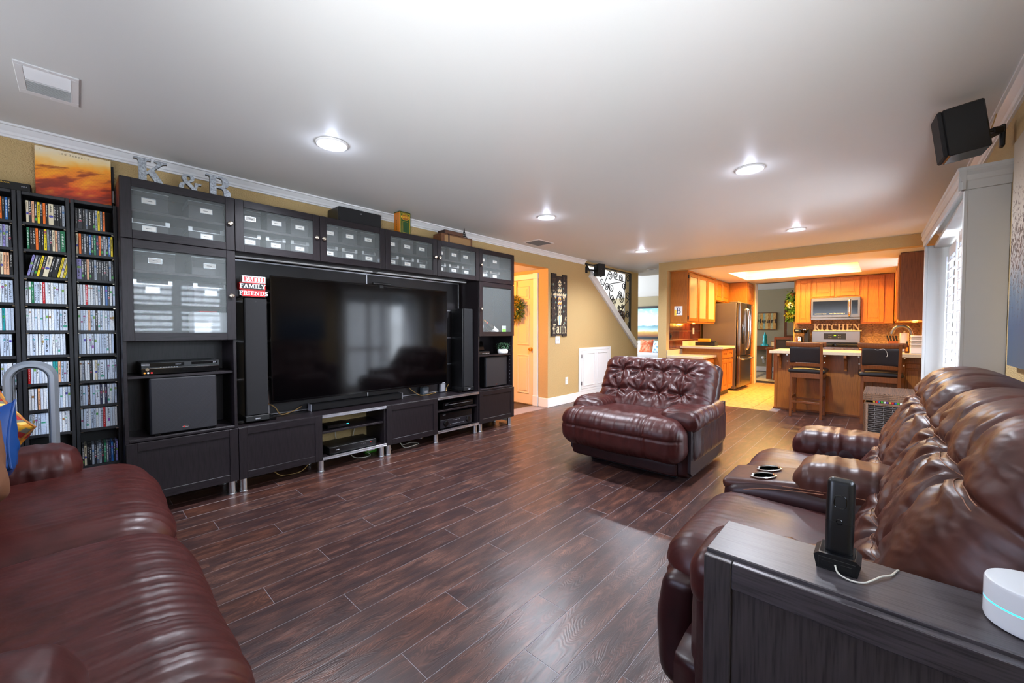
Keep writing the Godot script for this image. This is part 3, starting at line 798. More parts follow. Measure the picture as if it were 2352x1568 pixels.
func build_lamps():
	var spots = [["nearest the tall glass door cabinet", v3(-2.66, CH, -1.15)], ["above the middle of the media wall", v3(-2.67, CH, -3.43)], ["near the stair grille", v3(-2.73, CH, -5.86)], ["over the tufted armchair side near the window wall", v3(-0.76, CH, -3.45)], ["in front of the kitchen beam", v3(-0.79, CH, -5.86)], ["unlit one in the passage by the stair grille", v3(-3.40, CH, -7.74)]]
	var on = glow("downlight_lamp", Color(0.93, 0.95, 1.0), 7.0)
	for i in spots.size():
		var lit := i < 5
		var t = thing("ceiling_downlight", ("lit round recessed downlight, " if lit else "dark recessed downlight, ") + spots[i][0], "ceiling light", spots[i][1], "recessed ceiling downlights")
		put(t, "trim_ring", lathe([[0.050, -0.001], [0.052, -0.006], [0.092, -0.010], [0.098, -0.004], [0.098, 0.004], [0.05, 0.004]], 40), M.white_paint)
		put(t, "lamp", lathe([[0.0, -0.0045], [0.046, -0.004], [0.0515, 0.0], [0.051, 0.003], [0.0, 0.003]], 32), on if lit else M.fan_inside)
		if lit:
			var l := SpotLight3D.new(); l.name = "downlight_beam"; add_child(l, true); l.position = spots[i][1] + v3(0, -0.03, 0)
			l.rotation.x = -PI / 2; l.spot_angle = 76.0; l.spot_angle_attenuation = 0.8; l.light_size = 0.05; l.spot_range = 12.0; l.spot_attenuation = 2.0
			l.light_energy = 6.0; l.light_color = Color(0.93, 0.95, 1.0); l.shadow_enabled = true
			var h := OmniLight3D.new(); h.name = "downlight_spill"; add_child(h, true); h.position = spots[i][1] + v3(0, -0.045, 0)
			h.light_energy = 0.05; h.light_size = 0.03; h.light_color = Color(0.86, 0.90, 1.0); h.shadow_enabled = true
	# fluorescent strips in the kitchen light well
	var warm = glow("tube_lamp", Color(1.0, 0.74, 0.38), 2.2)
	for k in 2:
		var t = thing("fluorescent_lamp", "warm strip lamp hidden in the kitchen light well, " + ["nearer the bar", "nearer the stove"][k], "ceiling light", v3(-1.22, 2.49, -8.6 - k * 0.62), "strip lamps in the light well")
		put(t, "tube", cyl(0.02, 1.5, 14), warm, Vector3.ZERO, v3(0, 0, PI / 2)); lb(t, "holder", M.white_paint, v3(0, 0.027, 0), v3(1.55, 0.02, 0.07))
		var l := AreaLight3D.new(); l.name = "light_well_glow"; add_child(l, true); l.position = v3(-1.22, 2.465, -8.6 - k * 0.62); l.rotation.x = -PI / 2
		l.area_size = Vector2(1.5, 0.2); l.area_normalize_energy = true; l.light_energy = 14.0; l.light_color = Color(1.0, 0.79, 0.42); l.shadow_enabled = true; l.area_range = 12.0
	# strip lamps under the kitchen cabinets, and an unseen hall lamp placed to warm the alcove
	for a in [[v3(0.32, 1.335, -8.0), 1.3], [v3(-2.7, 1.345, -8.1), 0.5]]:
		var l := OmniLight3D.new(); l.name = "under_cabinet_light"; add_child(l, true); l.position = a[0]; l.light_energy = a[1]; l.light_size = 0.03; l.light_color = Color(1.0, 0.68, 0.25); l.shadow_enabled = true
		put(meta(thing("under_cabinet_lamp", "small warm lamp under the %s kitchen wall cabinet" % ("right hand" if a[0].x > 0 else "left hand glass door"), "lamp", a[0] + v3(0, 0.0, 0)), ""), "bulb", lathe([[0, -0.012], [0.03, -0.01], [0.03, 0.01], [0, 0.012]], 16), glow("under_lamp_%d" % int(a[1] * 100), Color(1.0, 0.72, 0.32), 2.0))
	var hl := OmniLight3D.new(); hl.name = "unseen_hall_light"; add_child(hl); hl.position = v3(-4.75, 2.02, -3.45); hl.light_energy = 4.5; hl.light_size = 0.08; hl.light_color = Color(1.0, 0.66, 0.28); hl.shadow_enabled = true
	put(thing("unseen_hall_lamp", "unseen warm globe lamp on the hall alcove ceiling, lighting the alcove", "ceiling light", v3(-4.75, 2.02, -3.45)), "globe", lathe([[0, -0.09], [0.05, -0.075], [0.085, -0.02], [0.085, 0.02], [0.05, 0.08], [0.05, 0.15]], 20, 60.0), glow("unseen_globe_lamp", Color(1.0, 0.75, 0.4), 3.0))
	# an unseen uplight behind the camera, placed to brighten the ceiling ahead
	var fl = thing("unseen_uplight_lamp", "unseen uplight on a slim stand behind the viewer, placed to brighten the ceiling", "lamp", v3(0.20, 0, 0.40))
	put(fl, "base", lathe([[0, 0.001], [0.13, 0.001], [0.13, 0.018], [0.02, 0.03], [0, 0.03]], 32), M.steel); put(fl, "pole", cyl(0.011, 0.90, 14), M.steel, v3(0, 0.48, 0))
	var aim := v3(-0.95, CH, -1.35) - v3(0.20, 1.0, 0.40)
	var hd = put(fl, "shade", lathe([[0.02, -0.10], [0.035, -0.09], [0.085, 0.05], [0.083, 0.05], [0.033, -0.085], [0.0, -0.085]], 32), M.steel, v3(0, 0.98, 0))
	hd.basis = Basis(Quaternion(Vector3.UP, aim.normalized()))
	put(hd, "bulb", lathe([[0, 0.03], [0.03, 0.015], [0.036, -0.01], [0.02, -0.06], [0, -0.06]], 20, 60.0), glow("unseen_bulb_lamp", Color(1.0, 0.97, 0.93), 6.0))
	var sl := SpotLight3D.new(); sl.name = "unseen_uplight_beam"; add_child(sl); sl.look_at_from_position(v3(0.20, 1.0, 0.40) + aim.normalized() * 0.09, v3(-0.95, CH, -1.35), Vector3.UP)
	sl.spot_angle = 42.0; sl.spot_angle_attenuation = 1.0; sl.light_energy = 12.0; sl.light_size = 0.07; sl.light_color = Color(0.97, 0.985, 1.0); sl.shadow_enabled = true; sl.spot_range = 12.0

# ---------------------------------------------------------------- black-brown media wall
# a framed door (glass or wood) facing +x between z0 (nearer) and z1, y0 and y1; returns the frame, whose children are the rest
func framed_door(p, z0, z1, y0, y1, glass := true, knob_z := 0.0, knob_y := 0.0, name_ := "door"):
	var w := 0.053; var g := 0.0018
	z0 -= g; z1 += g; y0 += g; y1 -= g
	var xa := FX - 0.02; var xb := FX
	var d = bx(p, name_, M.wenge_up, v3(xa, y0, z1), v3(xb, y1, z1 + w), 0.0015)
	bx(d, "stile", M.wenge_up, v3(xa, y0, z0 - w), v3(xb, y1, z0), 0.0015)
	bx(d, "rail", M.wenge_along, v3(xa, y0, z1 + w + 0.0006), v3(xb - 0.0004, y0 + w, z0 - w - 0.0006), 0.0015)
	bx(d, "rail", M.wenge_along, v3(xa, y1 - w, z1 + w + 0.0006), v3(xb - 0.0004, y1, z0 - w - 0.0006), 0.0015)
	if glass: bx(d, "pane", M.glass, v3(xb - 0.013, y0 + w - 0.004, z1 + w - 0.004), v3(xb - 0.009, y1 - w + 0.004, z0 - w + 0.004), 0.0)
	else: bx(d, "panel", M.wenge_up, v3(xa, y0 + w - 0.004, z1 + w - 0.004), v3(xb - 0.007, y1 - w + 0.004, z0 - w + 0.004), 0.001)
	if knob_y > 0.0:
		put(d, "knob", lathe([[0.0, 0.026], [0.011, 0.024], [0.0165, 0.018], [0.0165, 0.013], [0.008, 0.009], [0.0065, 0.0], [0.008, 0.0]], 20), M.nickel, v3(xb, knob_y, knob_z) - gpos(d), v3(0, 0, -PI / 2))
	return d

func carcass(p, z0, z1, y0, y1, shelves := [], back := true):
	var t := 0.018; var xa := WX + 0.006; var xb := FX - 0.021
	var l := [[v3(xa, y0, z0 - t), v3(xb, y1, z0)], [v3(xa, y0, z1), v3(xb, y1, z1 + t)], [v3(xa, y0, z1 + t), v3(xb, y0 + t, z0 - t)], [v3(xa, y1 - t, z1 + t), v3(xb, y1, z0 - t)]]
	var b = bxs(p, "body", M.wenge_along, l, 0.0012)
	if back: bx(p, "back_panel", M.wenge_up, v3(xa, y0 + t, z1 + t), v3(xa + 0.008, y1 - t, z0 - t), 0.0)
	for y in shelves: bx(p, "shelf", M.wenge_along, v3(xa + 0.008, y - t, z1 + t + 0.001), v3(xb - 0.02, y, z0 - t - 0.001), 0.0015)
	return b

func bench_leg(p, x, z):
	put(p, "leg", lathe([[0.0, 0.0], [0.030, 0.0], [0.031, 0.004], [0.030, 0.007], [0.025, 0.009], [0.025, 0.099], [0.0, 0.099]], 24), M.leg_silver, v3(x, 0.001, z) - gpos(p))

func build_media_wall():
	var yt := 2.1636; var yb := 1.7828
	for k in 2:
		var za := -0.79 - 1.2 * k; var zb := za - 1.2
		var t = thing("wall_cabinet", ["long black-brown wall cabinet with two glass doors beside the tall left tower", "long black-brown wall cabinet with two glass doors beside the narrow right tower"][k], "cabinet", v3(-3.65, yb, (za + zb) * 0.5), "glass-door wall cabinets above the television")
		carcass(t, za, zb, yb, yt, [1.978])
		bx(t, "divider", M.wenge_up, v3(WX + 0.015, yb + 0.018, (za + zb) * 0.5 - 0.009), v3(FX - 0.022, yt - 0.018, (za + zb) * 0.5 + 0.009))
		framed_door(t, za, za - 0.6, yb, yt, true, za - 0.572, 1.974)
		framed_door(t, za - 0.6, zb, yb, yt, true, za - 0.628, 1.974)
		# shelf of the long cabinet underside has a slim light strip
		bx(t, "light_strip", M.white_paint, v3(-3.70, yb - 0.012, zb + 0.03), v3(-3.66, yb - 0.0005, za - 0.03))
	# the board behind the television with its metal rails
	var p = thing("mounting_panel", "dark wood panel with thin silver rails behind the television", "panel", v3(-3.82, 0.49, -1.99))
	bxs(p, "board", M.panel_black, [[v3(WX + 0.004, 0.4895, -1.968), v3(-3.804, 1.778, -0.82)], [v3(WX + 0.004, 0.4895, -3.16), v3(-3.804, 1.778, -1.974)]])
	var rl := []
	for a in [[v3(-3.804, 1.762, -3.16), v3(-3.798, 1.776, -0.82)], [v3(-3.804, 0.492, -3.16), v3(-3.798, 0.502, -0.82)]]: rl.append(a)
	bxs(p, "rail", M.aluminium, [rl[0]]); bxs(p, "rail", M.aluminium, [rl[1]])
	for y in [1.44, 1.12, 0.81]: bx(p, "rail", M.aluminium, v3(-3.803, y - 0.008, -3.15), v3(-3.797, y + 0.008, -0.82))
	bx(p, "rail", M.aluminium, v3(-3.803, 0.502, -1.978), v3(-3.797, 1.762, -1.964)); bx(p, "rail", M.aluminium, v3(-3.803, 0.502, -3.16), v3(-3.797, 1.762, -3.146)); bx(p, "rail", M.aluminium, v3(-3.803, 0.502, -1.09), v3(-3.797, 0.79, -1.078))
	# two low benches: a drop-front door on the left half, open shelves with metal lips on the right
	for k in 2:
		var za := -0.79 - 1.2 * k; var zb := za - 1.2; var zm := za - 0.6
		var t = thing("tv_bench", ["low black-brown television bench with open shelf, under the soundbar's left end", "low black-brown television bench holding the two audio receivers"][k], "tv stand", v3(-3.65, 0, (za + zb) * 0.5), "television benches")
		carcass(t, za, zb, 0.1018, 0.4877, [], false)
		bx(t, "divider", M.wenge_up, v3(WX + 0.02, 0.12, zm - 0.009), v3(FX - 0.023, 0.47, zm + 0.009))
		bx(t, "back_panel", M.wenge_up, v3(WX + 0.007, 0.12, zm + 0.009), v3(WX + 0.015, 0.47, za - 0.018), 0.0)
		if k == 1: bx(t, "back_panel", M.wenge_up, v3(WX + 0.007, 0.12, zb + 0.018), v3(WX + 0.015, 0.47, zm - 0.009), 0.0)
		bx(t, "shelf", M.wenge_along, v3(WX + 0.016, 0.322, zb + 0.019), v3(FX - 0.03, 0.34, zm - 0.01))
		framed_door(t, za, zm + 0.003, 0.1018, 0.4877, false, 0.0, 0.0, "drop_front")
		for y in [0.1018, 0.4617]:
			bxs(t, "metal_lip", M.aluminium, [[v3(FX - 0.02, y, zb + 0.002), v3(FX - 0.001, y + 0.009, zm - 0.002)], [v3(FX - 0.02, y + 0.009, zb + 0.002), v3(FX - 0.006, y + 0.017, zm - 0.002)], [v3(FX - 0.02, y + 0.017, zb + 0.002), v3(FX - 0.001, y + 0.026, zm - 0.002)]], 0.0008)
		for z in [za - 0.036, zm, zb + 0.036]:
			bench_leg(t, FX - 0.045, z); bench_leg(t, WX + 0.05, z)

func build_towers():
	var t = thing("tower_cabinet", "tall black-brown tower with glass door, open shelf and drawer at the left", "cabinet", v3(-3.65, 0, -0.49))
	carcass(t, -0.19, -0.79, 0.1018, 1.7815, [1.595, 1.392, 1.155, 0.912, 0.507])
	framed_door(t, -0.19, -0.79, 1.1365, 1.7815, true, -0.762, 1.455)
	framed_door(t, -0.19, -0.79, 0.1018, 0.4885, false, 0, 0, "drawer")
	bx(t, "drawer_rail", M.wenge_along, v3(FX - 0.03, 0.49, -0.772), v3(FX - 0.018, 0.507, -0.208))
	for z in [-0.236, -0.752]:
		bench_leg(t, FX - 0.045, z); bench_leg(t, WX + 0.05, z)
	for a in [[-0.772, 1.0], [-0.772, 0.7]]:
		for k in 6: put(t, "shelf_pin_hole", cyl(0.0025, 0.002, 8), M.screw_black, v3(FX - 0.06, a[1] - 0.1 + k * 0.032, a[0] + 0.0005) - t.position, v3(PI / 2, 0, 0))
	t = thing("wall_cabinet", "single glass door cabinet with large boxes atop the tall left tower", "cabinet", v3(-3.65, 1.783, -0.49))
	carcass(t, -0.19, -0.79, 1.7828, 2.1636, [1.978])
	framed_door(t, -0.19, -0.79, 1.7828, 2.1636, true, -0.762, 1.974)
	t = thing("tower_cabinet", "narrow black-brown tower with dark glass door beside the hall alcove", "cabinet", v3(-3.65, 0, -3.49))
	carcass(t, -3.19, -3.79, 0.1018, 1.7815, [1.155, 0.912, 0.507])
	framed_door(t, -3.19, -3.79, 1.1365, 1.7815, true, -3.218, 1.46)
	framed_door(t, -3.19, -3.79, 0.1018, 0.4885, false, 0, 0, "drawer")
	bx(t, "drawer_rail", M.wenge_along, v3(FX - 0.03, 0.49, -3.772), v3(FX - 0.018, 0.507, -3.208))
	for z in [-3.236, -3.744]:
		bench_leg(t, FX - 0.045, z); bench_leg(t, WX + 0.05, z)
	for k in 12: put(t, "shelf_pin_hole", cyl(0.003, 0.002, 8), M.grey_print, v3(FX - 0.06, 0.56 + k * 0.045, -3.7715) - t.position, v3(PI / 2, 0, 0))
	t = thing("wall_cabinet", "single glass door cabinet atop the narrow right tower", "cabinet", v3(-3.65, 1.783, -3.49))
	carcass(t, -3.19, -3.79, 1.7828, 2.1636, [1.978])
	framed_door(t, -3.19, -3.79, 1.7828, 2.1636, true, -3.218, 1.974)
	# lidded storage boxes behind the glass
	for d in 4:
		for r in 2:
			for c in 3:
				var z := -0.79 - 0.6 * d - 0.125 - 0.178 * c + rng.randf_range(-0.006, 0.006)
				storage_box(v3(-3.565 + rng.randf_range(-0.008, 0.004), [1.979, 1.802][r], z), v3(0.24, [0.138, 0.142][r], 0.135), r == 1,
					"lidded charcoal storage box, %s on the %s shelf, %s glass door above the television" % [["left", "middle", "right"][c], ["upper", "lower"][r], ["first", "second", "third", "fourth"][d]], "storage boxes in the long wall cabinets")
	for r in 2:
		for c in 2:
			storage_box(v3(-3.56, [1.979, 1.802][r], [-0.335, -0.64][c]), v3(0.24, [0.132, 0.128][r], 0.2), r == 1, "large charcoal box, %s of the %s pair atop the tall left tower" % [["left", "right"][c], ["upper", "lower"][r]], "large storage boxes in the left tower")
			storage_box(v3(-3.57, [1.979, 1.802][r], [-3.335, -3.545][c]), v3(0.23, [0.145, 0.138][r], 0.16), r == 1, "charcoal box, %s of the %s pair atop the narrow right tower" % [["left", "right"][c], ["upper", "lower"][r]], "storage boxes in the right tower")
	for c in 2:
		storage_box(v3(-3.565, 1.596, [-0.36, -0.655][c]), v3(0.24, 0.128, 0.205), false, "large charcoal box, %s on top shelf behind the tall tower's knobbed door" % ["left", "right"][c], "large storage boxes in the left tower")
		storage_box(v3(-3.565, 1.393, [-0.345, -0.66][c]), v3(0.24, 0.145, 0.195), true, "large charcoal box, %s on middle shelf behind the tall tower's knobbed door" % ["left", "right"][c], "large storage boxes in the left tower")

func storage_box(front: Vector3, s: Vector3, corners: bool, label, group):
	# front: middle of the lower front edge
	var t = thing("storage_box", label, "storage box", front - v3(s.x * 0.5, 0, 0), group)
	lb(t, "body", M.box_board, v3(0, s.y * 0.5 - 0.006, 0), v3(s.x, s.y - 0.012, s.z), 0.002)
	var lid = lb(t, "lid", M.box_board, v3(0, s.y - 0.015, 0), v3(s.x + 0.006, 0.03, s.z + 0.006), 0.002)
	var fx := s.x * 0.5
	if corners:
		lb(lid, "edge_strip", M.tin_grey, v3(fx + 0.0035, -0.0125, 0), v3(0.0022, 0.005, s.z + 0.008), 0.0004)
		for sg in [-1, 1]:
			lb(lid, "metal_corner", M.tin_grey, v3(fx + 0.004, -0.001, sg * (s.z * 0.5 - 0.008)), v3(0.0025, 0.031, 0.023), 0.0004)
	else:
		lb(lid, "edge_strip", M.tin_grey, v3(fx + 0.0032, 0.0135, 0), v3(0.0016, 0.003, s.z + 0.004), 0.0003)
	var lw := 0.068; var lh := 0.032; var ly := s.y * 0.56
	var h = join([[box(v3(0.002, 0.004, lw), 0.0003), xf(v3(0, lh * 0.5, 0))], [box(v3(0.002, 0.004, lw), 0.0003), xf(v3(0, -lh * 0.5, 0))], [box(v3(0.002, lh, 0.004), 0.0003), xf(v3(0, 0, lw * 0.5))], [box(v3(0.002, lh, 0.004), 0.0003), xf(v3(0, 0, -lw * 0.5))]]) if not cache.has("holder") else cache["holder"]
	cache["holder"] = h
	put(t, "label_holder", h, M.tin_grey, v3(fx + 0.0012, ly, 0))
	var card = lb(t, "label_card", M.card_white, v3(fx + 0.0006, ly, 0), v3(0.0008, lh - 0.003, lw - 0.004), 0.0)
	lb(card, "lettering", M.screw_black, v3(0.0005, 0, rng.randf_range(-0.004, 0.004)), v3(0.0003, 0.0035, 0.028), 0.0)

func build_media_objects():
	# television
	var t = thing("television", "very large flat black television in front of the dark panel", "television", v3(-3.65, 1.13, -1.943))
	bx(t, "case", M.satin_black, v3(-3.675, 0.635, -2.80), v3(-3.628, 1.625, -1.085), 0.004)
	bx(t, "back_mount", M.matte_black, v3(-3.796, 0.95, -2.25), v3(-3.675, 1.4, -1.65), 0.003)
	bxs(t, "bezel", M.gloss_black, [[v3(-3.632, 1.636, -2.832), v3(-3.618, 1.648, -1.056)], [v3(-3.632, 0.613, -2.832), v3(-3.618, 0.628, -1.056)], [v3(-3.632, 0.628, -1.066), v3(-3.618, 1.636, -1.056)], [v3(-3.632, 0.628, -2.832), v3(-3.618, 1.636, -2.822)]], 0.001)
	bx(t, "screen", M.screen, v3(-3.632, 0.628, -2.822), v3(-3.621, 1.636, -1.066), 0.0)
	bx(t, "maker_mark", M.grey_print, v3(-3.619, 0.617, -2.80), v3(-3.6172, 0.624, -2.765), 0.0)
	t = thing("camera_sensor", "small black sensor bar clipped to the television's top edge", "sensor", v3(-3.62, 1.655, -2.0))
	bx(t, "bar", M.satin_black, v3(-3.64, 1.65, -2.13), v3(-3.60, 1.672, -1.94), 0.006); bx(t, "clip", M.matte_black, v3(-3.68, 1.640, -2.06), v3(-3.64, 1.662, -2.0)); bx(t, "mount_foot", M.matte_black, v3(-3.6175, 1.62, -2.05), v3(-3.612, 1.655, -2.01))
	# tower loudspeakers on the benches
	for k in 2:
		var z0: float = [-0.862, -3.03][k]; var z1 := z0 - 0.158; var x1: float = [-3.565, -3.56][k]
		t = thing("tower_speaker", ["tall black floor speaker under the red word blocks", "tall black floor speaker beside the narrow right tower"][k], "speaker", v3(x1 - 0.13, 0.488, (z0 + z1) * 0.5), "tower speakers flanking the television")
		bx(t, "cabinet", M.satin_black, v3(x1 - 0.232, 0.53, z1), v3(x1 - 0.02, 1.461, z0), 0.006)
		bx(t, "grille", M.grille_cloth, v3(x1 - 0.02, 0.548, z1 + 0.003), v3(x1, 1.458, z0 - 0.003), 0.008)
		bx(t, "base", M.matte_black, v3(x1 - 0.232, 0.503, z1 - 0.002), v3(x1 + 0.004, 0.546, z0 + 0.002), 0.004)
		for sg in [z0 + 0.03, z1 - 0.03]: bx(t, "foot", M.gloss_black, v3(x1 - 0.20, 0.4885, sg - 0.028), v3(x1 - 0.02, 0.515, sg + 0.028), 0.005)
		bx(t, "maker_mark", M.grey_print, v3(x1 + 0.004, 0.518, (z0 + z1) * 0.5 - 0.016), v3(x1 + 0.0052, 0.527, (z0 + z1) * 0.5 + 0.016), 0.0)
		put(t, "badge", cyl(0.006, 0.002, 12), M.satin_black, v3(x1 + 0.0006, 1.43, (z0 + z1) * 0.5) - t.position, v3(0, 0, PI / 2))
	# three word blocks on the left loudspeaker
	var words = [["FRIENDS", 1.4625, 1.517, M.red_print, M.white_print, M.matte_black, "lowest red word block reading FRIENDS on the left tower speaker"], ["FAMILY", 1.517, 1.571, M.matte_black, M.white_print, M.red_print, "middle black and red word block reading FAMILY in the stack"], ["FAITH", 1.571, 1.622, M.ceramic, M.red_print, M.plastic_white, "topmost white word block reading FAITH in the stack"]]
	for i in 3:
		var w = words[i]
		var dz: float = [0.0, 0.006, -0.004][i]
		t = thing("word_block", w[6], "word block", v3(-3.59, w[1], -0.925 + dz), "word blocks stacked on the left speaker")
		lb(t, "block", w[5], v3(0, (w[2] - w[1]) * 0.5, 0), v3(0.07, w[2] - w[1], [0.168, 0.172, 0.155][i]), 0.002)
		lb(t, "face", w[3], v3(0.0352, (w[2] - w[1]) * 0.5, 0), v3(0.0012, w[2] - w[1] - 0.008, [0.155, 0.160, 0.145][i]), 0.0005)
		text(t, "lettering", w[0], 0.031, 0.003, w[4], v3(0.037, (w[2] - w[1]) * 0.5, 0), v3(0, PI / 2, 0), "Droid Serif", true)
		if i == 2:
			for k in 36: lb(t, "check", M.matte_black, v3(0.0362, [0.006, 0.045][k % 2], -0.070 + 0.0040 * k), v3(0.0008, 0.004, 0.0038), 0.0)
	# soundbar
	t = thing("soundbar", "long dark soundbar with pale end caps below the television", "soundbar", v3(-3.735, 0.489, -1.85))
	bx(t, "body", M.grille_cloth, v3(-3.775, 0.490, -2.305), v3(-3.70, 0.552, -1.395), 0.008)
	for z in [-1.392, -2.308]: bx(t, "end_cap", M.grey_print, v3(-3.776, 0.4895, z - 0.004), v3(-3.699, 0.553, z + 0.004), 0.002)
	for z in [-1.42, -1.8, -2.26]: bx(t, "foot", M.matte_black, v3(-3.77, 0.488, z - 0.015), v3(-3.71, 0.4905, z + 0.015), 0.0)
	# centre speaker, tin, old books, iron tower on top of the cabinets
	t = thing("centre_speaker", "wide black centre speaker on top of the wall cabinets", "speaker", v3(-3.7, 2.1637, -1.81))
	bx(t, "cabinet", M.satin_black, v3(-3.82, 2.164, -2.015), v3(-3.60, 2.319, -1.602), 0.004); bx(t, "grille", M.grille_cloth, v3(-3.60, 2.167, -2.013), v3(-3.582, 2.317, -1.604), 0.008)
	put(t, "badge", cyl(0.005, 0.002, 12), M.grey_print, v3(-3.581, 2.285, -1.81) - t.position, v3(0, 0, PI / 2))
	t = thing("drink_tin", "tall green and gold drink tin standing on the wall cabinets", "tin", v3(-3.61, 2.1637, -2.262))
	var im = image_mat("tin_print", tin_front(), 0.3)
	bx(t, "can", mat("tin_side", Color(0.78, 0.45, 0.10), 0.3), v3(-3.665, 2.1637, -2.325), v3(-3.556, 2.392, -2.198), 0.006)
	bx(t, "front_print", im, v3(-3.556, 2.17, -2.322), v3(-3.5545, 2.387, -2.201), 0.0)
	bx(t, "lid", mat("tin_lid", Color(0.06, 0.26, 0.08), 0.3), v3(-3.664, 2.392, -2.324), v3(-3.557, 2.398, -2.199), 0.002)
	var gold = mat("gold_print", Color(0.86, 0.68, 0.16), 0.4)
	text(t, "lettering", "BAILEYS", 0.017, 0.001, gold, v3(0.0565, 0.180, 0), v3(0, PI / 2, 0), "Droid Serif", true)
	text(t, "lettering", "BAILEYS", 0.017, 0.001, M.screw_black, v3(-0.005, 0.10, 0.0638), v3(0, 0, -PI / 2), "Droid Serif", true)
	t = thing("keepsake_box", "worn brown leather keepsake box shaped like an old book", "box", v3(-3.68, 2.1637, -2.97))
	var old = tri(mat("old_book", Color(0.46, 0.29, 0.16), 0.6), M.leather.albedo_texture, v3(5, 5, 5))
	bx(t, "cover", old, v3(-3.76, 2.1637, -3.2), v3(-3.60, 2.288, -2.75), 0.005); bx(t, "page_block", mat("old_pages", Color(0.60, 0.46, 0.30), 0.8), v3(-3.6005, 2.178, -3.17), v3(-3.598, 2.272, -2.79), 0.0); bx(t, "strap", M.leather_dark, v3(-3.605, 2.1637, -2.86), v3(-3.597, 2.290, -2.84), 0.001)
	t = thing("keepsake_box", "smaller dark brown book-shaped box lying on the larger one", "box", v3(-3.68, 2.2885, -2.93))
	bx(t, "cover", tri(mat("old_book_dark", Color(0.22, 0.12, 0.09), 0.6), M.leather.albedo_texture, v3(6, 6, 6)), v3(-3.74, 2.2885, -3.07), v3(-3.61, 2.334, -2.80), 0.004); bx(t, "page_block", mat("book_edge", Color(0.36, 0.24, 0.18), 0.8), v3(-3.6105, 2.294, -3.06), v3(-3.6085, 2.328, -2.81), 0.0)
	t = thing("tower_figurine", "small black iron lattice tower standing on the old book box", "figurine", v3(-3.66, 2.2885, -3.125))
	var legs := []
	for a in [[1, 1], [1, -1], [-1, 1], [-1, -1]]: legs.append([tube(smoothed([v3(a[0] * 0.030, 0, a[1] * 0.030), v3(a[0] * 0.016, 0.03, a[1] * 0.016), v3(a[0] * 0.006, 0.075, a[1] * 0.006), v3(0, 0.125, 0)], 4), 0.0028, 6)])
	put(t, "legs", join(legs), M.iron_black); lb(t, "platform", M.iron_black, v3(0, 0.03, 0), v3(0.042, 0.004, 0.042), 0.0005); lb(t, "platform", M.iron_black, v3(0, 0.058, 0), v3(0.024, 0.004, 0.024), 0.0005)
	var br := []
	for k in 4:
		for j in 3:
			var a := k * PI / 2
			var r0: float = [0.026, 0.014, 0.008][j]; var r1: float = [0.015, 0.009, 0.005][j]; var y0: float = [0.006, 0.034, 0.062][j]; var y1: float = [0.029, 0.056, 0.085][j]
			for s in [-1, 1]: br.append([tube([v3(r0, y0, s * r0), v3(r1, y1, -s * r1)], 0.0012, 5), Transform3D(Basis(Vector3.UP, a), Vector3.ZERO)])
	put(t, "lattice", join(br), M.iron_black)
	# devices on the open shelves
	t = thing("video_recorder", "silver-black disc and tape recorder above the left subwoofer", "video recorder", v3(-3.63, 0.9125, -0.485))
	bx(t, "case", M.satin_black, v3(-3.79, 0.9185, -0.69), v3(-3.515, 0.995, -0.275), 0.003)
	bx(t, "fascia_upper", M.satin_black, v3(-3.515, 0.962, -0.69), v3(-3.508, 0.995, -0.275), 0.002); bx(t, "fascia_lower", M.gloss_black, v3(-3.515, 0.9185, -0.69), v3(-3.506, 0.955, -0.275), 0.002)
	bx(t, "chrome_line", M.chrome, v3(-3.515, 0.955, -0.69), v3(-3.505, 0.958, -0.275), 0.0005); bx(t, "tape_flap", M.gloss_black, v3(-3.509, 0.966, -0.492), v3(-3.5065, 0.991, -0.315), 0.001); bx(t, "disc_drawer", M.gloss_black, v3(-3.509, 0.972, -0.675), v3(-3.5065, 0.990, -0.53), 0.001)
	put(t, "dial", cyl(0.011, 0.008, 20, 0.002), M.chrome, v3(-3.504, 0.952, -0.303) - t.position, v3(0, 0, PI / 2))
	for k in 3: put(t, "socket", cyl(0.0055, 0.006, 14), [M.amber_print, M.white_print, M.red_print][k], v3(-3.504, 0.929, -0.29 - k * 0.017) - t.position, v3(0, 0, PI / 2))
	for k in 7: lb(t, "button", M.grey_print, v3(-3.5055, 0.962, -0.37 - k * 0.014) - t.position, v3(0.002, 0.003, 0.008), 0.0005)
	text(t, "lettering", "TOSHIBA", 0.0075, 0.0006, M.grey_print, v3(-3.507, 0.981, -0.296) - t.position, v3(0, PI / 2, 0), "Droid Sans", true)
	text(t, "lettering", "VHS HI-FI", 0.005, 0.0006, M.grey_print, v3(-3.506, 0.979, -0.46) - t.position, v3(0, PI / 2, 0)); text(t, "lettering", "DVD", 0.006, 0.0006, M.grey_print, v3(-3.506, 0.981, -0.66) - t.position, v3(0, PI / 2, 0), "Droid Sans", true)
	for z in [-0.3, -0.66]: lb(t, "foot", M.matte_black, v3(-3.53, 0.9155, z) - t.position, v3(0.03, 0.006, 0.03), 0.001)
	subwoofer("large square subwoofer with crossed mesh front in the left tower", v3(-3.79, 0.507, -0.672), v3(-3.505, 0.893, -0.312), true)
	subwoofer("smaller square subwoofer under the potted plant in the right tower", v3(-3.79, 0.507, -3.72), v3(-3.525, 0.885, -3.352), false)
	t = thing("game_console", "pale boxy game console behind the left tower's lower glass", "game console", v3(-3.7, 1.1555, -0.665))
	bx(t, "case", mat("console_grey", Color(0.74, 0.76, 0.76), 0.5), v3(-3.80, 1.1555, -0.765), v3(-3.605, 1.338, -0.565), 0.004); bx(t, "red_edge", M.red_print, v3(-3.80, 1.338, -0.70), v3(-3.606, 1.345, -0.60), 0.001)
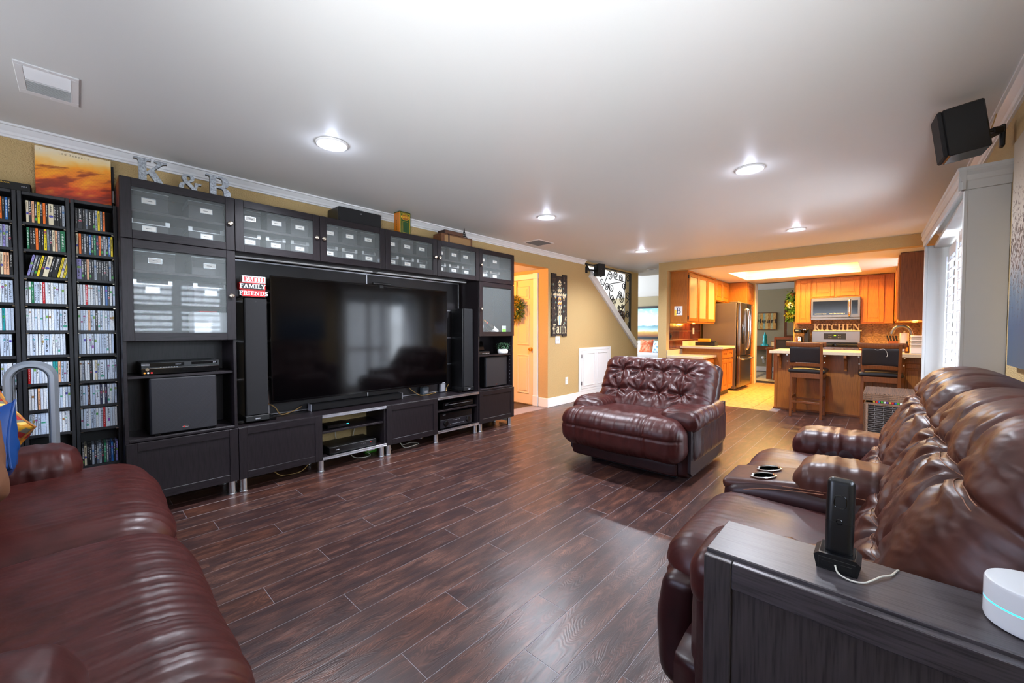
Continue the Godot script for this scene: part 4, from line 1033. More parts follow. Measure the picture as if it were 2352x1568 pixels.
	text(t, "logo", "P", 0.034, 0.001, M.white_print, v3(-3.6045, 1.262, -0.66) - t.position, v3(0, PI / 2, 0), "Droid Sans", true)
	put(t, "logo", tube(smoothed([v3(0, 0, -0.028), v3(0, -0.008, -0.012), v3(0, 0.002, 0.006), v3(0, 0.008, 0.024), v3(0, 0.0, 0.03), v3(0, -0.009, 0.012)], 6), 0.0022, 6), M.white_print, v3(-3.6045, 1.243, -0.66) - t.position)
	t = thing("streaming_box", "small black set top box on the left bench's middle shelf", "set top box", v3(-3.63, 0.3405, -1.56)); bx(t, "case", M.satin_black, v3(-3.70, 0.3435, -1.665), v3(-3.55, 0.372, -1.465), 0.004); bx(t, "fascia", M.gloss_black, v3(-3.551, 0.346, -1.66), v3(-3.5485, 0.37, -1.47), 0.001); bx(t, "indicator", M.cyan_led, v3(-3.549, 0.362, -1.655), v3(-3.548, 0.367, -1.635), 0.0); for z in [-1.49, -1.64]: bx(t, "foot", M.matte_black, v3(-3.6, 0.3402, z - 0.01), v3(-3.58, 0.3436, z + 0.01), 0.0)
	t = thing("disc_player", "flat black disc player on the left bench's bottom shelf", "disc player", v3(-3.63, 0.12, -1.68)); bx(t, "case", M.satin_black, v3(-3.76, 0.126, -1.90), v3(-3.502, 0.188, -1.462), 0.004); bx(t, "fascia", M.gloss_black, v3(-3.503, 0.13, -1.898), v3(-3.4985, 0.185, -1.464), 0.002); bx(t, "indicator", M.red_led, v3(-3.4985, 0.165, -1.845), v3(-3.4975, 0.169, -1.839), 0.0); bx(t, "maker_mark", M.grey_print, v3(-3.4985, 0.158, -1.545), v3(-3.4977, 0.164, -1.515), 0.0)
	for z in [-1.5, -1.86]: bx(t, "foot", M.matte_black, v3(-3.56, 0.1198, z - 0.02), v3(-3.52, 0.1265, z + 0.02), 0.0)
	for k in 4: bx(t, "button", M.grey_print, v3(-3.4985, 0.166, -1.74 - k * 0.016), v3(-3.4977, 0.168, -1.735 - k * 0.016), 0.0)
	t = thing("disc_player", "slim black disc player on the upper shelf above the receiver", "disc player", v3(-3.63, 0.3405, -2.92)); bx(t, "case", M.satin_black, v3(-3.79, 0.346, -3.135), v3(-3.522, 0.412, -2.71), 0.003); bx(t, "fascia", M.gloss_black, v3(-3.524, 0.348, -3.133), v3(-3.5185, 0.41, -2.712), 0.002); bx(t, "bright_line", M.grey_print, v3(-3.5188, 0.384, -3.12), v3(-3.517, 0.387, -2.725), 0.0); for z in [-2.75, -3.09]: bx(t, "foot", M.matte_black, v3(-3.56, 0.3403, z - 0.015), v3(-3.54, 0.3462, z + 0.015), 0.0)
	for k in 6: bx(t, "button", M.satin_black, v3(-3.5188, 0.358, -2.86 - k * 0.022), v3(-3.517, 0.363, -2.845 - k * 0.022), 0.0)
	text(t, "lettering", "YAMAHA", 0.007, 0.0005, M.grey_print, v3(-3.5182, 0.397, -2.75) - t.position, v3(0, PI / 2, 0))
	t = thing("audio_receiver", "large black audio receiver with two round dials on lowest shelf", "receiver", v3(-3.63, 0.12, -2.885)); bx(t, "case", M.satin_black, v3(-3.79, 0.133, -3.115), v3(-3.522, 0.296, -2.655), 0.003); bx(t, "fascia_upper", M.gloss_black, v3(-3.524, 0.226, -3.113), v3(-3.5185, 0.294, -2.657), 0.002); bx(t, "fascia_lower", mat("receiver_face", Color(0.13, 0.125, 0.15), 0.35, 0.4), v3(-3.524, 0.135, -3.113), v3(-3.517, 0.225, -2.657), 0.002)
	for z in [-2.735, -3.055]: put(t, "dial", lathe([[0, 0.012], [0.024, 0.012], [0.027, 0.009], [0.029, 0.0], [0.034, 0.0], [0.034, -0.004]], 28), M.gloss_black, v3(-3.515, 0.182, z) - t.position, v3(0, 0, -PI / 2))
	for k in 9: bx(t, "button", M.grey_print, v3(-3.517, 0.165, -2.83 - k * 0.02), v3(-3.5155, 0.169, -2.818 - k * 0.02), 0.0)
	for k in 5: bx(t, "button", M.grey_print, v3(-3.517, 0.205, -2.85 - k * 0.02), v3(-3.5155, 0.209, -2.84 - k * 0.02), 0.0)
	put(t, "knob", cyl(0.004, 0.008, 12), M.nickel, v3(-3.514, 0.165, -2.79) - t.position, v3(0, 0, PI / 2)); text(t, "lettering", "YAMAHA", 0.007, 0.0005, M.grey_print, v3(-3.5182, 0.281, -2.71) - t.position, v3(0, PI / 2, 0))
	for z in [-2.7, -3.07]: bx(t, "foot", M.matte_black, v3(-3.57, 0.1198, z - 0.02), v3(-3.54, 0.1335, z + 0.02), 0.0)
	# small things in the right tower
	t = thing("potted_plant", "small leafy plant in a white marbled bowl in the right tower", "plant", v3(-3.555, 0.9125, -3.672)); put(t, "bowl", lathe([[0.0, 0.0], [0.05, 0.0], [0.066, 0.012], [0.068, 0.045], [0.058, 0.058], [0.054, 0.056], [0.0, 0.05]], 28, 50.0), M.ceramic); foliage(t, "foliage", M.leaf_dusty, v3(0, 0.095, 0), v3(0.085, 0.045, 0.11), 170, 0.016, 4)
	t = thing("tape_recorder", "small black desktop tape device with a raised lid, right tower", "tape recorder", v3(-3.6, 0.9125, -3.33)); bx(t, "case", M.satin_black, v3(-3.70, 0.9125, -3.435), v3(-3.545, 0.955, -3.225), 0.004); lb(t, "lid", M.gloss_black, v3(-0.06, 0.10, -0.002), v3(0.02, 0.12, 0.19), 0.003, v3(0, 0, 0.35)); for k in 4: bx(t, "button", M.grey_print, v3(-3.5455, 0.925, -3.42 + k * 0.03), v3(-3.5435, 0.931, -3.40 + k * 0.03), 0.0)
	t = thing("trinket_box", "little pinkish trinket box on the tape device", "box", v3(-3.64, 1.075, -3.30)); lb(t, "box", mat("trinket", Color(0.55, 0.36, 0.32), 0.5), v3(0, 0.012, 0), v3(0.03, 0.024, 0.05), 0.003); lb(t, "lid", M.card_white, v3(0, 0.0265, 0), v3(0.032, 0.005, 0.052), 0.001)
	t = thing("wine_bottle", "dark wine bottle lying tilted in a rack behind right tower glass", "bottle", v3(-3.60, 1.255, -3.50)); var bt = lathe([[0, 0], [0.034, 0.0], [0.037, 0.006], [0.037, 0.17], [0.030, 0.20], [0.014, 0.225], [0.0135, 0.29], [0.0155, 0.292], [0.0155, 0.302], [0, 0.302]], 28, 40.0)
	t.rotation = v3(0.98, 0, 0); put(t, "bottle", bt, mat("wine_glass", Color(0.05, 0.035, 0.02), 0.1), v3(0, -0.15, 0)); put(t, "paper_label", lathe([[0.0374, -0.06], [0.0376, -0.06], [0.0376, 0.03], [0.0374, 0.03]], 28), M.card_white, v3(0, -0.06, 0)); put(t, "capsule", lathe([[0.0138, 0.235], [0.0142, 0.235], [0.016, 0.3], [0.0, 0.304]], 24), M.brass, v3(0, -0.15, 0)); put(t, "red_band", lathe([[0.0143, 0.228], [0.0147, 0.228], [0.0147, 0.236], [0.0143, 0.236]], 24), M.red_print, v3(0, -0.15, 0))
	t = thing("bottle_rack", "curled wire rack holding the tilted wine bottle", "bottle rack", v3(-3.60, 1.1555, -3.50))
	for dx in [-0.03, 0.03]: put(t, "wire", tube(smoothed([v3(dx, 0.002, -0.14), v3(dx, 0.004, -0.05), v3(dx, 0.025, 0.0), v3(dx, 0.075, 0.10), v3(dx, 0.135, 0.14), v3(dx, 0.10, 0.155), v3(dx, 0.002, 0.13)], 6), 0.003, 6), M.iron_black)
	for k in 4: lb(t, "bar", M.iron_black, v3(0, [0.003, 0.004, 0.052, 0.12][k], [-0.13, 0.12, 0.062, 0.142][k]), v3(0.066, 0.004, 0.004), 0.0)
	for k in 5: put(t, "glass_bead", lathe([[0, 0.012], [0.009, 0.008], [0.012, 0], [0.009, -0.008], [0, -0.012]], 12, 80.0), M.chrome, v3(0.045, 0.013, -0.12 + k * 0.055))
	t = thing("greeting_card", "small bright green and white card at the right tower's glass", "card", v3(-3.56, 1.1555, -3.70)); lb(t, "card", M.card_white, v3(0, 0.055, 0), v3(0.004, 0.11, 0.07), 0.0005); lb(t, "green_panel", mat("lime_print", Color(0.45, 0.85, 0.05), 0.5), v3(0.0025, 0.036, 0), v3(0.001, 0.066, 0.064), 0.0); lb(t, "blue_panel", mat("sky_print", Color(0.70, 0.86, 0.88), 0.5), v3(0.0025, 0.09, 0), v3(0.001, 0.034, 0.064), 0.0)
	for k in 3: 
		t = thing("stem_glass", "small clear glass, %s of three behind right tower's door" % ["nearest the knob", "middle one", "nearest the bright card"][k], "glass", v3(-3.7, 1.1555, -3.30 - k * 0.15), "small glasses behind the right tower's door"); put(t, "bowl", lathe([[0.0, 0.062], [0.018, 0.07], [0.024, 0.09], [0.022, 0.125], [0.0205, 0.125], [0.0225, 0.09], [0.0165, 0.072], [0.0, 0.065]], 20, 50.0), M.clear_plastic); put(t, "stem", lathe([[0.024, 0.0], [0.024, 0.003], [0.004, 0.008], [0.003, 0.064], [0, 0.064]], 18, 50.0), M.clear_plastic)
	# power brick, wall plate and cables round the television
	t = thing("power_adapter", "small grey power adapter behind the soundbar's right end", "adapter", v3(-3.77, 0.489, -2.62)); bx(t, "body", mat("adapter_grey", Color(0.33, 0.37, 0.40), 0.5), v3(-3.795, 0.4892, -2.67), v3(-3.735, 0.575, -2.585), 0.008); bx(t, "sticker", M.grey_print, v3(-3.735, 0.51, -2.65), v3(-3.7342, 0.535, -2.61), 0.0)
	t = thing("power_strip", "upright silver power strip between television and right speaker", "power strip", v3(-3.77, 0.489, -2.88)); bx(t, "body", M.aluminium, v3(-3.795, 0.4892, -2.92), v3(-3.755, 0.60, -2.845), 0.004); bx(t, "cover", M.grey_print, v3(-3.755, 0.50, -2.91), v3(-3.753, 0.59, -2.855), 0.0)
	var cables = [["tan cable curling on the bench left of the soundbar", M.cord_tan, [v3(-3.79, 0.60, -1.06), v3(-3.77, 0.56, -1.12), v3(-3.74, 0.495, -1.16), v3(-3.76, 0.505, -1.26), v3(-3.79, 0.53, -1.34)]], ["tan cable looping behind the soundbar's right end", M.cord_tan, [v3(-3.795, 0.62, -2.42), v3(-3.77, 0.56, -2.46), v3(-3.74, 0.495, -2.55), v3(-3.72, 0.493, -2.64), v3(-3.76, 0.495, -2.78)]], ["tan speaker wire by the right tower speaker", M.cord_tan, [v3(-3.79, 0.57, -2.99), v3(-3.78, 0.53, -2.95), v3(-3.76, 0.494, -2.93)]], ["white coiled cable on the panel by the left speaker", M.cord_white, [v3(-3.79, 1.05, -1.035), v3(-3.78, 1.10, -1.02), v3(-3.79, 1.16, -1.035), v3(-3.785, 1.10, -1.05), v3(-3.79, 1.05, -1.04)]],
		["white cable hanging behind the left bench's middle shelf", M.cord_white, [v3(-3.80, 0.322, -1.62), v3(-3.78, 0.27, -1.63), v3(-3.79, 0.21, -1.64), v3(-3.80, 0.13, -1.66)]], ["white cable dropping beside the disc player", M.cord_white, [v3(-3.80, 0.32, -1.86), v3(-3.78, 0.24, -1.82), v3(-3.80, 0.125, -1.80)]], ["white cord looping on the floor below the left bench", M.cord_white, [v3(-3.70, 0.1, -1.72), v3(-3.66, 0.02, -1.74), v3(-3.6, 0.006, -1.80), v3(-3.62, 0.006, -1.90), v3(-3.70, 0.05, -1.86), v3(-3.72, 0.1, -1.80)]], ["white cord coiled on the floor below the right bench", M.cord_white, [v3(-3.66, 0.1, -2.22), v3(-3.60, 0.006, -2.26), v3(-3.58, 0.006, -2.36), v3(-3.62, 0.006, -2.45), v3(-3.70, 0.006, -2.40), v3(-3.66, 0.02, -2.28), v3(-3.68, 0.1, -2.2)]], ["tan cords on the floor under the first drop front", M.cord_tan, [v3(-3.72, 0.1, -1.05), v3(-3.66, 0.006, -1.12), v3(-3.62, 0.006, -1.26), v3(-3.66, 0.05, -1.35), v3(-3.7, 0.1, -1.38)]]]
	for c in cables:
		t = put(self, "cable", tube(smoothed(c[2], 8), 0.0042, 7), c[1]); meta(t, c[0], "cable")
	t = thing("battery_carton", "small green carton on the floor behind a bench leg", "carton", v3(-3.72, 0.001, -1.95)); lb(t, "carton", M.green_box, v3(0, 0.035, 0), v3(0.05, 0.07, 0.12), 0.002); lb(t, "label", M.card_white, v3(0.0255, 0.035, 0), v3(0.001, 0.03, 0.07), 0.0)
	t = thing("caster_wheel", "little white caster wheel on the floor under the right bench", "wheel", v3(-3.60, 0.001, -2.09)); put(t, "wheel", cyl(0.02, 0.014, 18, 0.002), M.plastic_white, v3(0, 0.02, 0), v3(0, 0, PI / 2)); lb(t, "bracket", M.aluminium, v3(0, 0.036, 0), v3(0.022, 0.02, 0.02), 0.001)

func subwoofer(label, lo, hi, mesh_front):
	var t = thing("subwoofer", label, "subwoofer", v3((lo.x + hi.x) * 0.5, lo.y, (lo.z + hi.z) * 0.5))
	bx(t, "cabinet", M.ash_black, lo + v3(0, 0.008, 0), hi - v3(0.022, 0, 0), 0.004)
	var g = bx(t, "grille", M.sub_face, v3(hi.x - 0.022, lo.y + 0.012, lo.z + 0.002), v3(hi.x, hi.y - 0.004, hi.z - 0.002), 0.008)
	for z in [lo.z + 0.04, hi.z - 0.04]:
		for x in [lo.x + 0.04, hi.x - 0.05]: bx(t, "foot", M.matte_black, v3(x - 0.015, lo.y + 0.0004, z - 0.015), v3(x + 0.015, lo.y + 0.009, z + 0.015), 0.001)
	put(t, "badge", lathe([[0, 0.003], [0.012, 0.0025], [0.014, 0.0]], 20), M.chrome, v3(hi.x, lo.y + (0.042 if mesh_front else 0.035), (lo.z + hi.z) * 0.5) - t.position, v3(0, 0, -PI / 2)).scale = v3(0.5, 1, 1.5) if mesh_front else v3(0.45, 1, 0.7)
	lb(t, "badge_mark", M.red_print, v3(hi.x + 0.0028, lo.y + (0.042 if mesh_front else 0.035), (lo.z + hi.z) * 0.5 + 0.008) - t.position, v3(0.001, 0.006, 0.01), 0.0)
	if mesh_front:
		var l := []
		var w := 0.30; var n := 12
		for k in range(-n, n * 2):
			for s in [-1.0, 1.0]:
				# slanted threads clipped to the face
				var a := Vector2(-w * 0.5 + k * w / n, -w * 0.58); var b := a + Vector2(w, w * 1.16)
				var t0 := clampf((-w * 0.5 - a.x) / w, 0, 1); var t1 := clampf((w * 0.5 - a.x) / w, 0, 1)
				if t1 - t0 < 0.03: continue
				var p0 := a.lerp(b, t0); var p1 := a.lerp(b, t1)
				l.append([box(v3(0.0008, 0.0016, (p1 - p0).length())), Transform3D(Basis(Vector3.RIGHT, s * atan2(p1.y - p0.y, p1.x - p0.x)), v3(hi.x + 0.0003, (lo.y + hi.y) * 0.5 + (p0.y + p1.y) * 0.5 + 0.01, (lo.z + hi.z) * 0.5 - s * (p0.x + p1.x) * 0.5) - t.position)])
		meta(put(t, "mesh_threads", join(l), M.sub_line), "", "", "", "stuff")

# many small folded leaves round a centre
func foliage(p, n, m, c: Vector3, r: Vector3, count, size, sd, droop := 0.0, shape := "ball"):
	var g := RandomNumberGenerator.new(); g.seed = sd
	var v := PackedVector3Array(); var idx := PackedInt32Array()
	for k in count:
		var d := Vector3(g.randfn(), g.randfn(), g.randfn()).normalized()
		if shape == "up": d.y = absf(d.y)
		var at := c + d * r * pow(g.randf(), 0.4)
		var ax := (d + Vector3(g.randfn(), g.randfn(), g.randfn()) * 0.7 + Vector3(0, -droop, 0)).normalized()
		var sd2 := ax.cross(Vector3(g.randfn(), g.randfn(), g.randfn())).normalized()
		var nn := ax.cross(sd2)
		var s = size * g.randf_range(0.7, 1.25)
		var b := v.size()
		v.append_array([at, at + ax * s * 0.45 + sd2 * s * 0.28 + nn * s * 0.06, at + ax * s, at + ax * s * 0.45 - sd2 * s * 0.28 + nn * s * 0.06, at + ax * s * 0.4 - nn * s * 0.04])
		idx.append_array([b, b + 1, b + 4, b + 1, b + 2, b + 4, b + 2, b + 3, b + 4, b + 3, b, b + 4])
	return meta(put(p, n, mk(v, idx, 60.0), m), "", "", "", "stuff")

# ---------------------------------------------------------------- narrow disc towers left of the cabinets
const ORD := ["first", "second", "third", "fourth", "fifth", "sixth", "seventh", "eighth", "ninth", "tenth", "eleventh", "twelfth", "thirteenth", "fourteenth", "fifteenth", "sixteenth", "seventeenth"]

func build_cd_towers():
	var spine = image_mat("disc_spines", spine_image(), 0.3)
	var xb := WX + 0.008; var xf := -3.67
	var shelf_y := [1.838, 1.682, 1.525, 1.366, 1.206, 1.058, 0.89, 0.733, 0.584, 0.352, 0.18]
	var names := ["right", "middle", "left"]
	for u in 3:
		var za := 0.0105 - 0.202 + 0.2065 * (u + 1); var zb := za - 0.204   # nearer and farther side
		var t = thing("disc_tower", ["narrow black disc tower next to the tall cabinet", "middle one of the three narrow black disc towers", "leftmost narrow black disc tower, cut by the picture's edge"][u], "shelf unit", v3(-3.755, 0, (za + zb) * 0.5), "narrow disc towers")
		bx(t, "side_panel", M.ash_black, v3(xb, 0, za - 0.017), v3(xf, 2.012, za)); bx(t, "side_panel", M.ash_black, v3(xb, 0, zb), v3(xf, 2.012, zb + 0.017))
		bx(t, "top_panel", M.ash_black, v3(xb, 1.992, zb + 0.0175), v3(xf - 0.001, 2.011, za - 0.0175)); bx(t, "plinth", M.ash_black, v3(xf - 0.02, 0, zb + 0.0175), v3(xf - 0.012, 0.06, za - 0.0175))
		bx(t, "back_panel", M.matte_black, v3(xb, 0.02, zb + 0.017), v3(xb + 0.004, 2.0, za - 0.017), 0.0)
		for y in shelf_y:
			bx(t, "shelf", M.ash_black, v3(xb + 0.004, y - 0.016, zb + 0.0175), v3(xf - 0.004, y, za - 0.0175), 0.001)
			if u < 2 or y > 1.3:
				for z in [za - 0.022, zb + 0.022]: bx(t, "shelf_peg", M.nickel, v3(xf - 0.03, y - 0.0205, z - 0.005), v3(xf - 0.016, y - 0.0165, z + 0.005), 0.0)
		# cases
		for r in 10:
			if u == 2 and r > 7: continue
			if u == 1 and r > 8: continue
			var y: float = shelf_y[r]
			var z := za - 0.0195
			var k := 0
			var pale: bool = r >= 3 and r <= 8
			var lean: bool = u == 1 and r == 2
			if u == 1 and r < 2: z -= 0.012
			if u == 2: z = zb + 0.0195 + 0.056
			var zstop := zb + 0.018
			if u == 0 and r == 0: zstop += 0.03
			while true:
				var wdt := 0.0103
				if rng.randf() < 0.06: wdt = 0.021
				if z - wdt < zstop: break
				var cell: int = rng.randi() % SPINES
				if pale and rng.randf() < (0.10 if r < 7 else 0.22): cell = SPINES + rng.randi() % SPINES
				elif not pale: cell = SPINES + [2, 3, 4, 6, 3, 9, 12, 8, 5, 4, 2, 15, 7][rng.randi() % 13] + 16 * (rng.randi() % 2)
				if not pale and rng.randf() < 0.62: cell = SPINES + [0, 14, 1, 14, 13, 0][rng.randi() % 6] + 16 * (rng.randi() % 2)
				var cname: String = "white" if cell < SPINES else COLOUR_SPINES[cell % 16][0]
				var dep := rng.randf_range(0.0, 0.004)
				var o = put(self, "disc_case", case_mesh(wdt, cell), spine, v3(xf - 0.012 - dep - 0.071, y + 0.0635, z - wdt * 0.5))
				if lean:
					o.rotation.x = -0.20; o.position.y += 0.0005; o.position.z -= 0.020
				var lab := "%s-spined disc case, %s from left on the %s shelf down, %s disc tower" % [cname, ORD[k], ORD[r], names[u]]
				if u == 2: lab = "%s-spined disc case, %s visible one on the %s shelf of the leftmost disc tower" % [cname, ORD[k], ORD[r]]
				meta(o, lab, "disc case", "disc cases in the narrow towers")
				k += 1
				z -= wdt + (0.0004 if rng.randf() < 0.8 else rng.randf_range(0.0008, 0.0025))
				if lean: z -= 0.0010
				if lean and k > 11: break
				if k > 16: break

func case_mesh(wdt: float, cell: int) -> ArrayMesh:
	var col := cell % SPINES; var row := cell / SPINES
	return box(v3(0.142, 0.126, wdt), 0.0004, Rect2(col / 32.0 + 0.0005, row * 0.5 + 0.002, 0.0303, 0.496))

func build_left_wall_objects():
	# record sleeve box on the disc towers, with a dark one behind it
	var t = thing("record_box", "orange record box set leaning on top of the disc towers", "record box", v3(-3.80, 2.0125, -0.008))
	bx(t, "box", mat("sleeve_side", Color(0.62, 0.22, 0.06), 0.6), v3(-3.822, 2.0127, -0.172), v3(-3.795, 2.328, 0.155), 0.001)
	bx(t, "cover_print", image_mat("sleeve_print", sleeve_art(), 0.45), v3(-3.795, 2.0135, -0.1715), v3(-3.7942, 2.3275, 0.1545), 0.0)
	var ink = mat("sleeve_ink", Color(0.35, 0.25, 0.16), 0.6)
	text(t, "lettering", "L e d   Z e p p e l i n", 0.011, 0.0006, ink, v3(0.0062, 0.297, 0), v3(0, PI / 2, 0))
	for s in [-1, 1]: text(t, "lettering", "~", 0.008, 0.0006, ink, v3(0.0062, 0.297, s * 0.142), v3(0, PI / 2, 0))
	t = thing("record_box", "black-spined record box just behind the orange one", "record box", v3(-3.80, 2.0125, -0.179)); bx(t, "box", M.matte_black, v3(-3.832, 2.0127, -0.186), v3(-3.812, 2.30, -0.174), 0.001); bx(t, "label", M.white_print, v3(-3.8122, 2.06, -0.185), v3(-3.8112, 2.14, -0.175), 0.0)
	t = thing("disc_player", "flat black disc player lying on top of the left disc towers", "disc player", v3(-3.76, 2.0125, 0.39)); bx(t, "case", M.satin_black, v3(-3.83, 2.018, 0.17), v3(-3.715, 2.066, 0.61), 0.003); bx(t, "fascia", M.gloss_black, v3(-3.716, 2.02, 0.172), v3(-3.71, 2.064, 0.608), 0.001)
	text(t, "lettering", "YAMAHA", 0.008, 0.0006, mat("gold_ink", Color(0.85, 0.68, 0.2), 0.4), v3(0.0503, 0.043, -0.12), v3(0, PI / 2, 0)); text(t, "lettering", "DVD-S", 0.006, 0.0006, M.grey_print, v3(0.0503, 0.032, -0.195), v3(0, PI / 2, 0)); for z in [0.2, 0.58]: bx(t, "foot", M.matte_black, v3(-3.77, 2.0122, z - 0.015), v3(-3.74, 2.0182, z + 0.015), 0.0)
	# three metal letters on the left tower
	for a in [["K", 0.178, -0.352, -3.6, "galvanised metal letter K standing on the tall left cabinet"], ["&", 0.128, -0.556, -3.585, "galvanised metal ampersand between the letters K and B"], ["B", 0.172, -0.722, -3.6, "galvanised metal letter B standing on the tall left cabinet"]]:
		t = thing("metal_letter", a[4], "letter", v3(a[3], 2.1637, a[2]), "metal letters on the left cabinet")
		var o = text(t, "letter", a[0], a[1], 0.024, M.galvanised, Vector3.ZERO, v3(0, PI / 2, 0), "Droid Serif", true)
		var bb: AABB = o.mesh.get_aabb()
		o.position = v3(0, -bb.position.y + 0.0005, 0)
		var rim = text(t, "rim", a[0], a[1], 0.006, mat("tin_edge", Color(0.30, 0.31, 0.33), 0.45, 0.7), v3(-0.0135, -bb.position.y + 0.0005, 0), v3(0, PI / 2, 0), "Droid Serif", true)
		rim.scale = v3(1.02, 1.0, 1.0)
	# ceiling vents
	t = thing("ceiling_vent", "large white ceiling register with bright and dim slats at upper left", "vent", v3(-3.08, CH, 0.075))
	var x0 := -3.235; var x1 := -2.878; var z0 := -0.03; var z1 := 0.175
	bxs(t, "frame", M.white_paint, [[v3(x0, CH - 0.006, z0), v3(x0 + 0.045, CH - 0.0003, z1)], [v3(x1 - 0.028, CH - 0.006, z0), v3(x1, CH - 0.0003, z1)], [v3(x0 + 0.045, CH - 0.006, z0), v3(x1 - 0.028, CH - 0.0003, z0 + 0.028)], [v3(x0 + 0.045, CH - 0.006, z1 - 0.028), v3(x1 - 0.028, CH - 0.0003, z1)]], 0.002)
	bx(t, "throat", M.fan_inside, v3(x0 + 0.04, CH - 0.0022, z0 + 0.025), v3(x1 - 0.025, CH - 0.0004, z1 - 0.025), 0.0)
	for k in 22:
		if k == 11: bx(t, "bar", M.white_paint, v3(-3.0615, CH - 0.0075, z0 + 0.028), v3(-3.05, CH - 0.002, z1 - 0.028), 0.0)
		else: lb(t, "slat", M.white_paint, v3(x0 + 0.051 + k * 0.0128, CH - 0.0062, (z0 + z1) * 0.5) - t.position, v3(0.011, 0.0012, z1 - z0 - 0.057), 0.0, v3(0, 0, 0.75 if k > 11 else -0.75))
	for p in [v3(x0 + 0.02, CH - 0.007, 0.07), v3(x1 - 0.012, CH - 0.007, 0.07)]: put(t, "screw", cyl(0.004, 0.002, 12), M.white_print, p - t.position)
	t = thing("ceiling_vent", "small ceiling register above the hall alcove end of the wall", "vent", v3(-3.52, CH, -4.35))
	bxs(t, "frame", M.white_paint, [[v3(-3.66, CH - 0.006, -4.52), v3(-3.64, CH - 0.0003, -4.18)], [v3(-3.40, CH - 0.006, -4.52), v3(-3.38, CH - 0.0003, -4.18)], [v3(-3.64, CH - 0.006, -4.52), v3(-3.40, CH - 0.0003, -4.49)], [v3(-3.64, CH - 0.006, -4.21), v3(-3.40, CH - 0.0003, -4.18)]], 0.002)
	bx(t, "throat", M.matte_black, v3(-3.642, CH - 0.002, -4.492), v3(-3.398, CH - 0.0004, -4.208), 0.0)
	for k in 12: lb(t, "slat", M.fan_inside, v3(-3.63 + k * 0.02, CH - 0.0055, -4.35) - t.position, v3(0.012, 0.001, 0.278), 0.0, v3(0, 0, 0.6))
	# faith board, switch, socket
	t = thing("wall_plaque", "dark three-plank wall board with painted cross reading Faith", "wall board", v3(WX + 0.012, 1.612, -5.254))
	var pic = image_mat("faith_print", faith_board(), 0.7)
	for k in 3:
		var za: float = -5.047 - [0.0, 0.128, 0.292][k]; var zb: float = za - [0.126, 0.162, 0.122][k]
		var top: float = [2.108, 2.075, 2.108][k]; var bot: float = [1.116, 1.135, 1.113][k]
		var rc := Rect2((za + 5.047) / -0.414, (2.108 - top) / 0.992, (za - zb) / 0.414, (top - bot) / 0.992)
		put(t, "plank", box(v3(0.022, top - bot, za - zb), 0.003, rc), pic, v3(WX + 0.0125, (top + bot) * 0.5, (za + zb) * 0.5) - t.position)
	var cr = mat("cream_paint", Color(0.92, 0.86, 0.70), 0.6)
	var lt = text(t, "lettering", "Faith", 0.115, 0.003, cr, v3(0.0125, -0.382, -0.006), v3(0, PI / 2, 0.0), "Droid Serif", false); lt.scale = v3(0.92, 1.25, 1); lt.rotation = v3(0, PI / 2, 0)
	for s in [-1, 1]: put(t, "scroll", tube(smoothed([v3(0, 0, 0), v3(0, 0.03, s * 0.012), v3(0, 0.05, -s * 0.008), v3(0, 0.028, -s * 0.018), v3(0, 0.022, 0), v3(0, 0.034, s * 0.002)], 5), 0.004, 6), cr, v3(0.0125, -0.33 - 0.07 * s, s * 0.165))
	t = thing("light_switch", "white double switch plate under the Faith board", "switch", v3(WX + 0.004, 1.057, -5.228)); lb(t, "plate", M.plastic_white, v3(0, 0, 0), v3(0.006, 0.118, 0.118), 0.002)
	for s in [-1, 1]: lb(t, "toggle", M.plastic_white, v3(0.006, 0.004, s * 0.024), v3(0.012, 0.018, 0.008), 0.002, v3(0, 0, 0.4)); lb(t, "slot", M.grey_print, v3(0.0032, 0, s * 0.024), v3(0.0006, 0.028, 0.012), 0.0)
	t = thing("wall_socket", "white wall socket low beside the white wall cupboard", "socket", v3(WX + 0.004, 0.376, -5.485)); lb(t, "plate", M.plastic_white, Vector3.ZERO, v3(0.006, 0.120, 0.078), 0.002); for s in [-1, 1]: lb(t, "outlet", M.ceramic, v3(0.0035, s * 0.022, 0), v3(0.002, 0.032, 0.03), 0.0008); lb(t, "slot", M.screw_black, v3(0.0046, s * 0.022 + 0.003, 0.005), v3(0.0006, 0.008, 0.0018), 0.0); lb(t, "slot", M.screw_black, v3(0.0046, s * 0.022 + 0.003, -0.005), v3(0.0006, 0.008, 0.0018), 0.0)
	# white cupboard in the wall
	t = thing("wall_cupboard", "low white two-door cupboard let into the wall under the stairs", "cupboard", v3(WX, 0.145, -6.385))
	bxs(t, "frame", M.white_paint, [[v3(WX, 0.146, -6.93), v3(WX + 0.016, 0.905, -6.855)], [v3(WX, 0.146, -5.912), v3(WX + 0.016, 0.905, -5.838)], [v3(WX, 0.86, -6.855), v3(WX + 0.016, 0.905, -5.912)], [v3(WX, 0.146, -6.855), v3(WX + 0.016, 0.19, -5.912)]], 0.003)
	for k in 2:
		var za := -5.914 - 0.472 * k; var zb := za - 0.467
		var d = bx(t, "door", M.white_paint, v3(WX + 0.001, 0.192, zb), v3(WX + 0.02, 0.858, za), 0.003)
		bxs(d, "moulding", M.white_paint, [[v3(WX + 0.02, 0.24, zb + 0.05), v3(WX + 0.027, 0.252, za - 0.05)], [v3(WX + 0.02, 0.80, zb + 0.05), v3(WX + 0.027, 0.812, za - 0.05)], [v3(WX + 0.02, 0.252, zb + 0.05), v3(WX + 0.027, 0.80, zb + 0.062)], [v3(WX + 0.02, 0.252, za - 0.062), v3(WX + 0.027, 0.80, za - 0.05)]], 0.003)
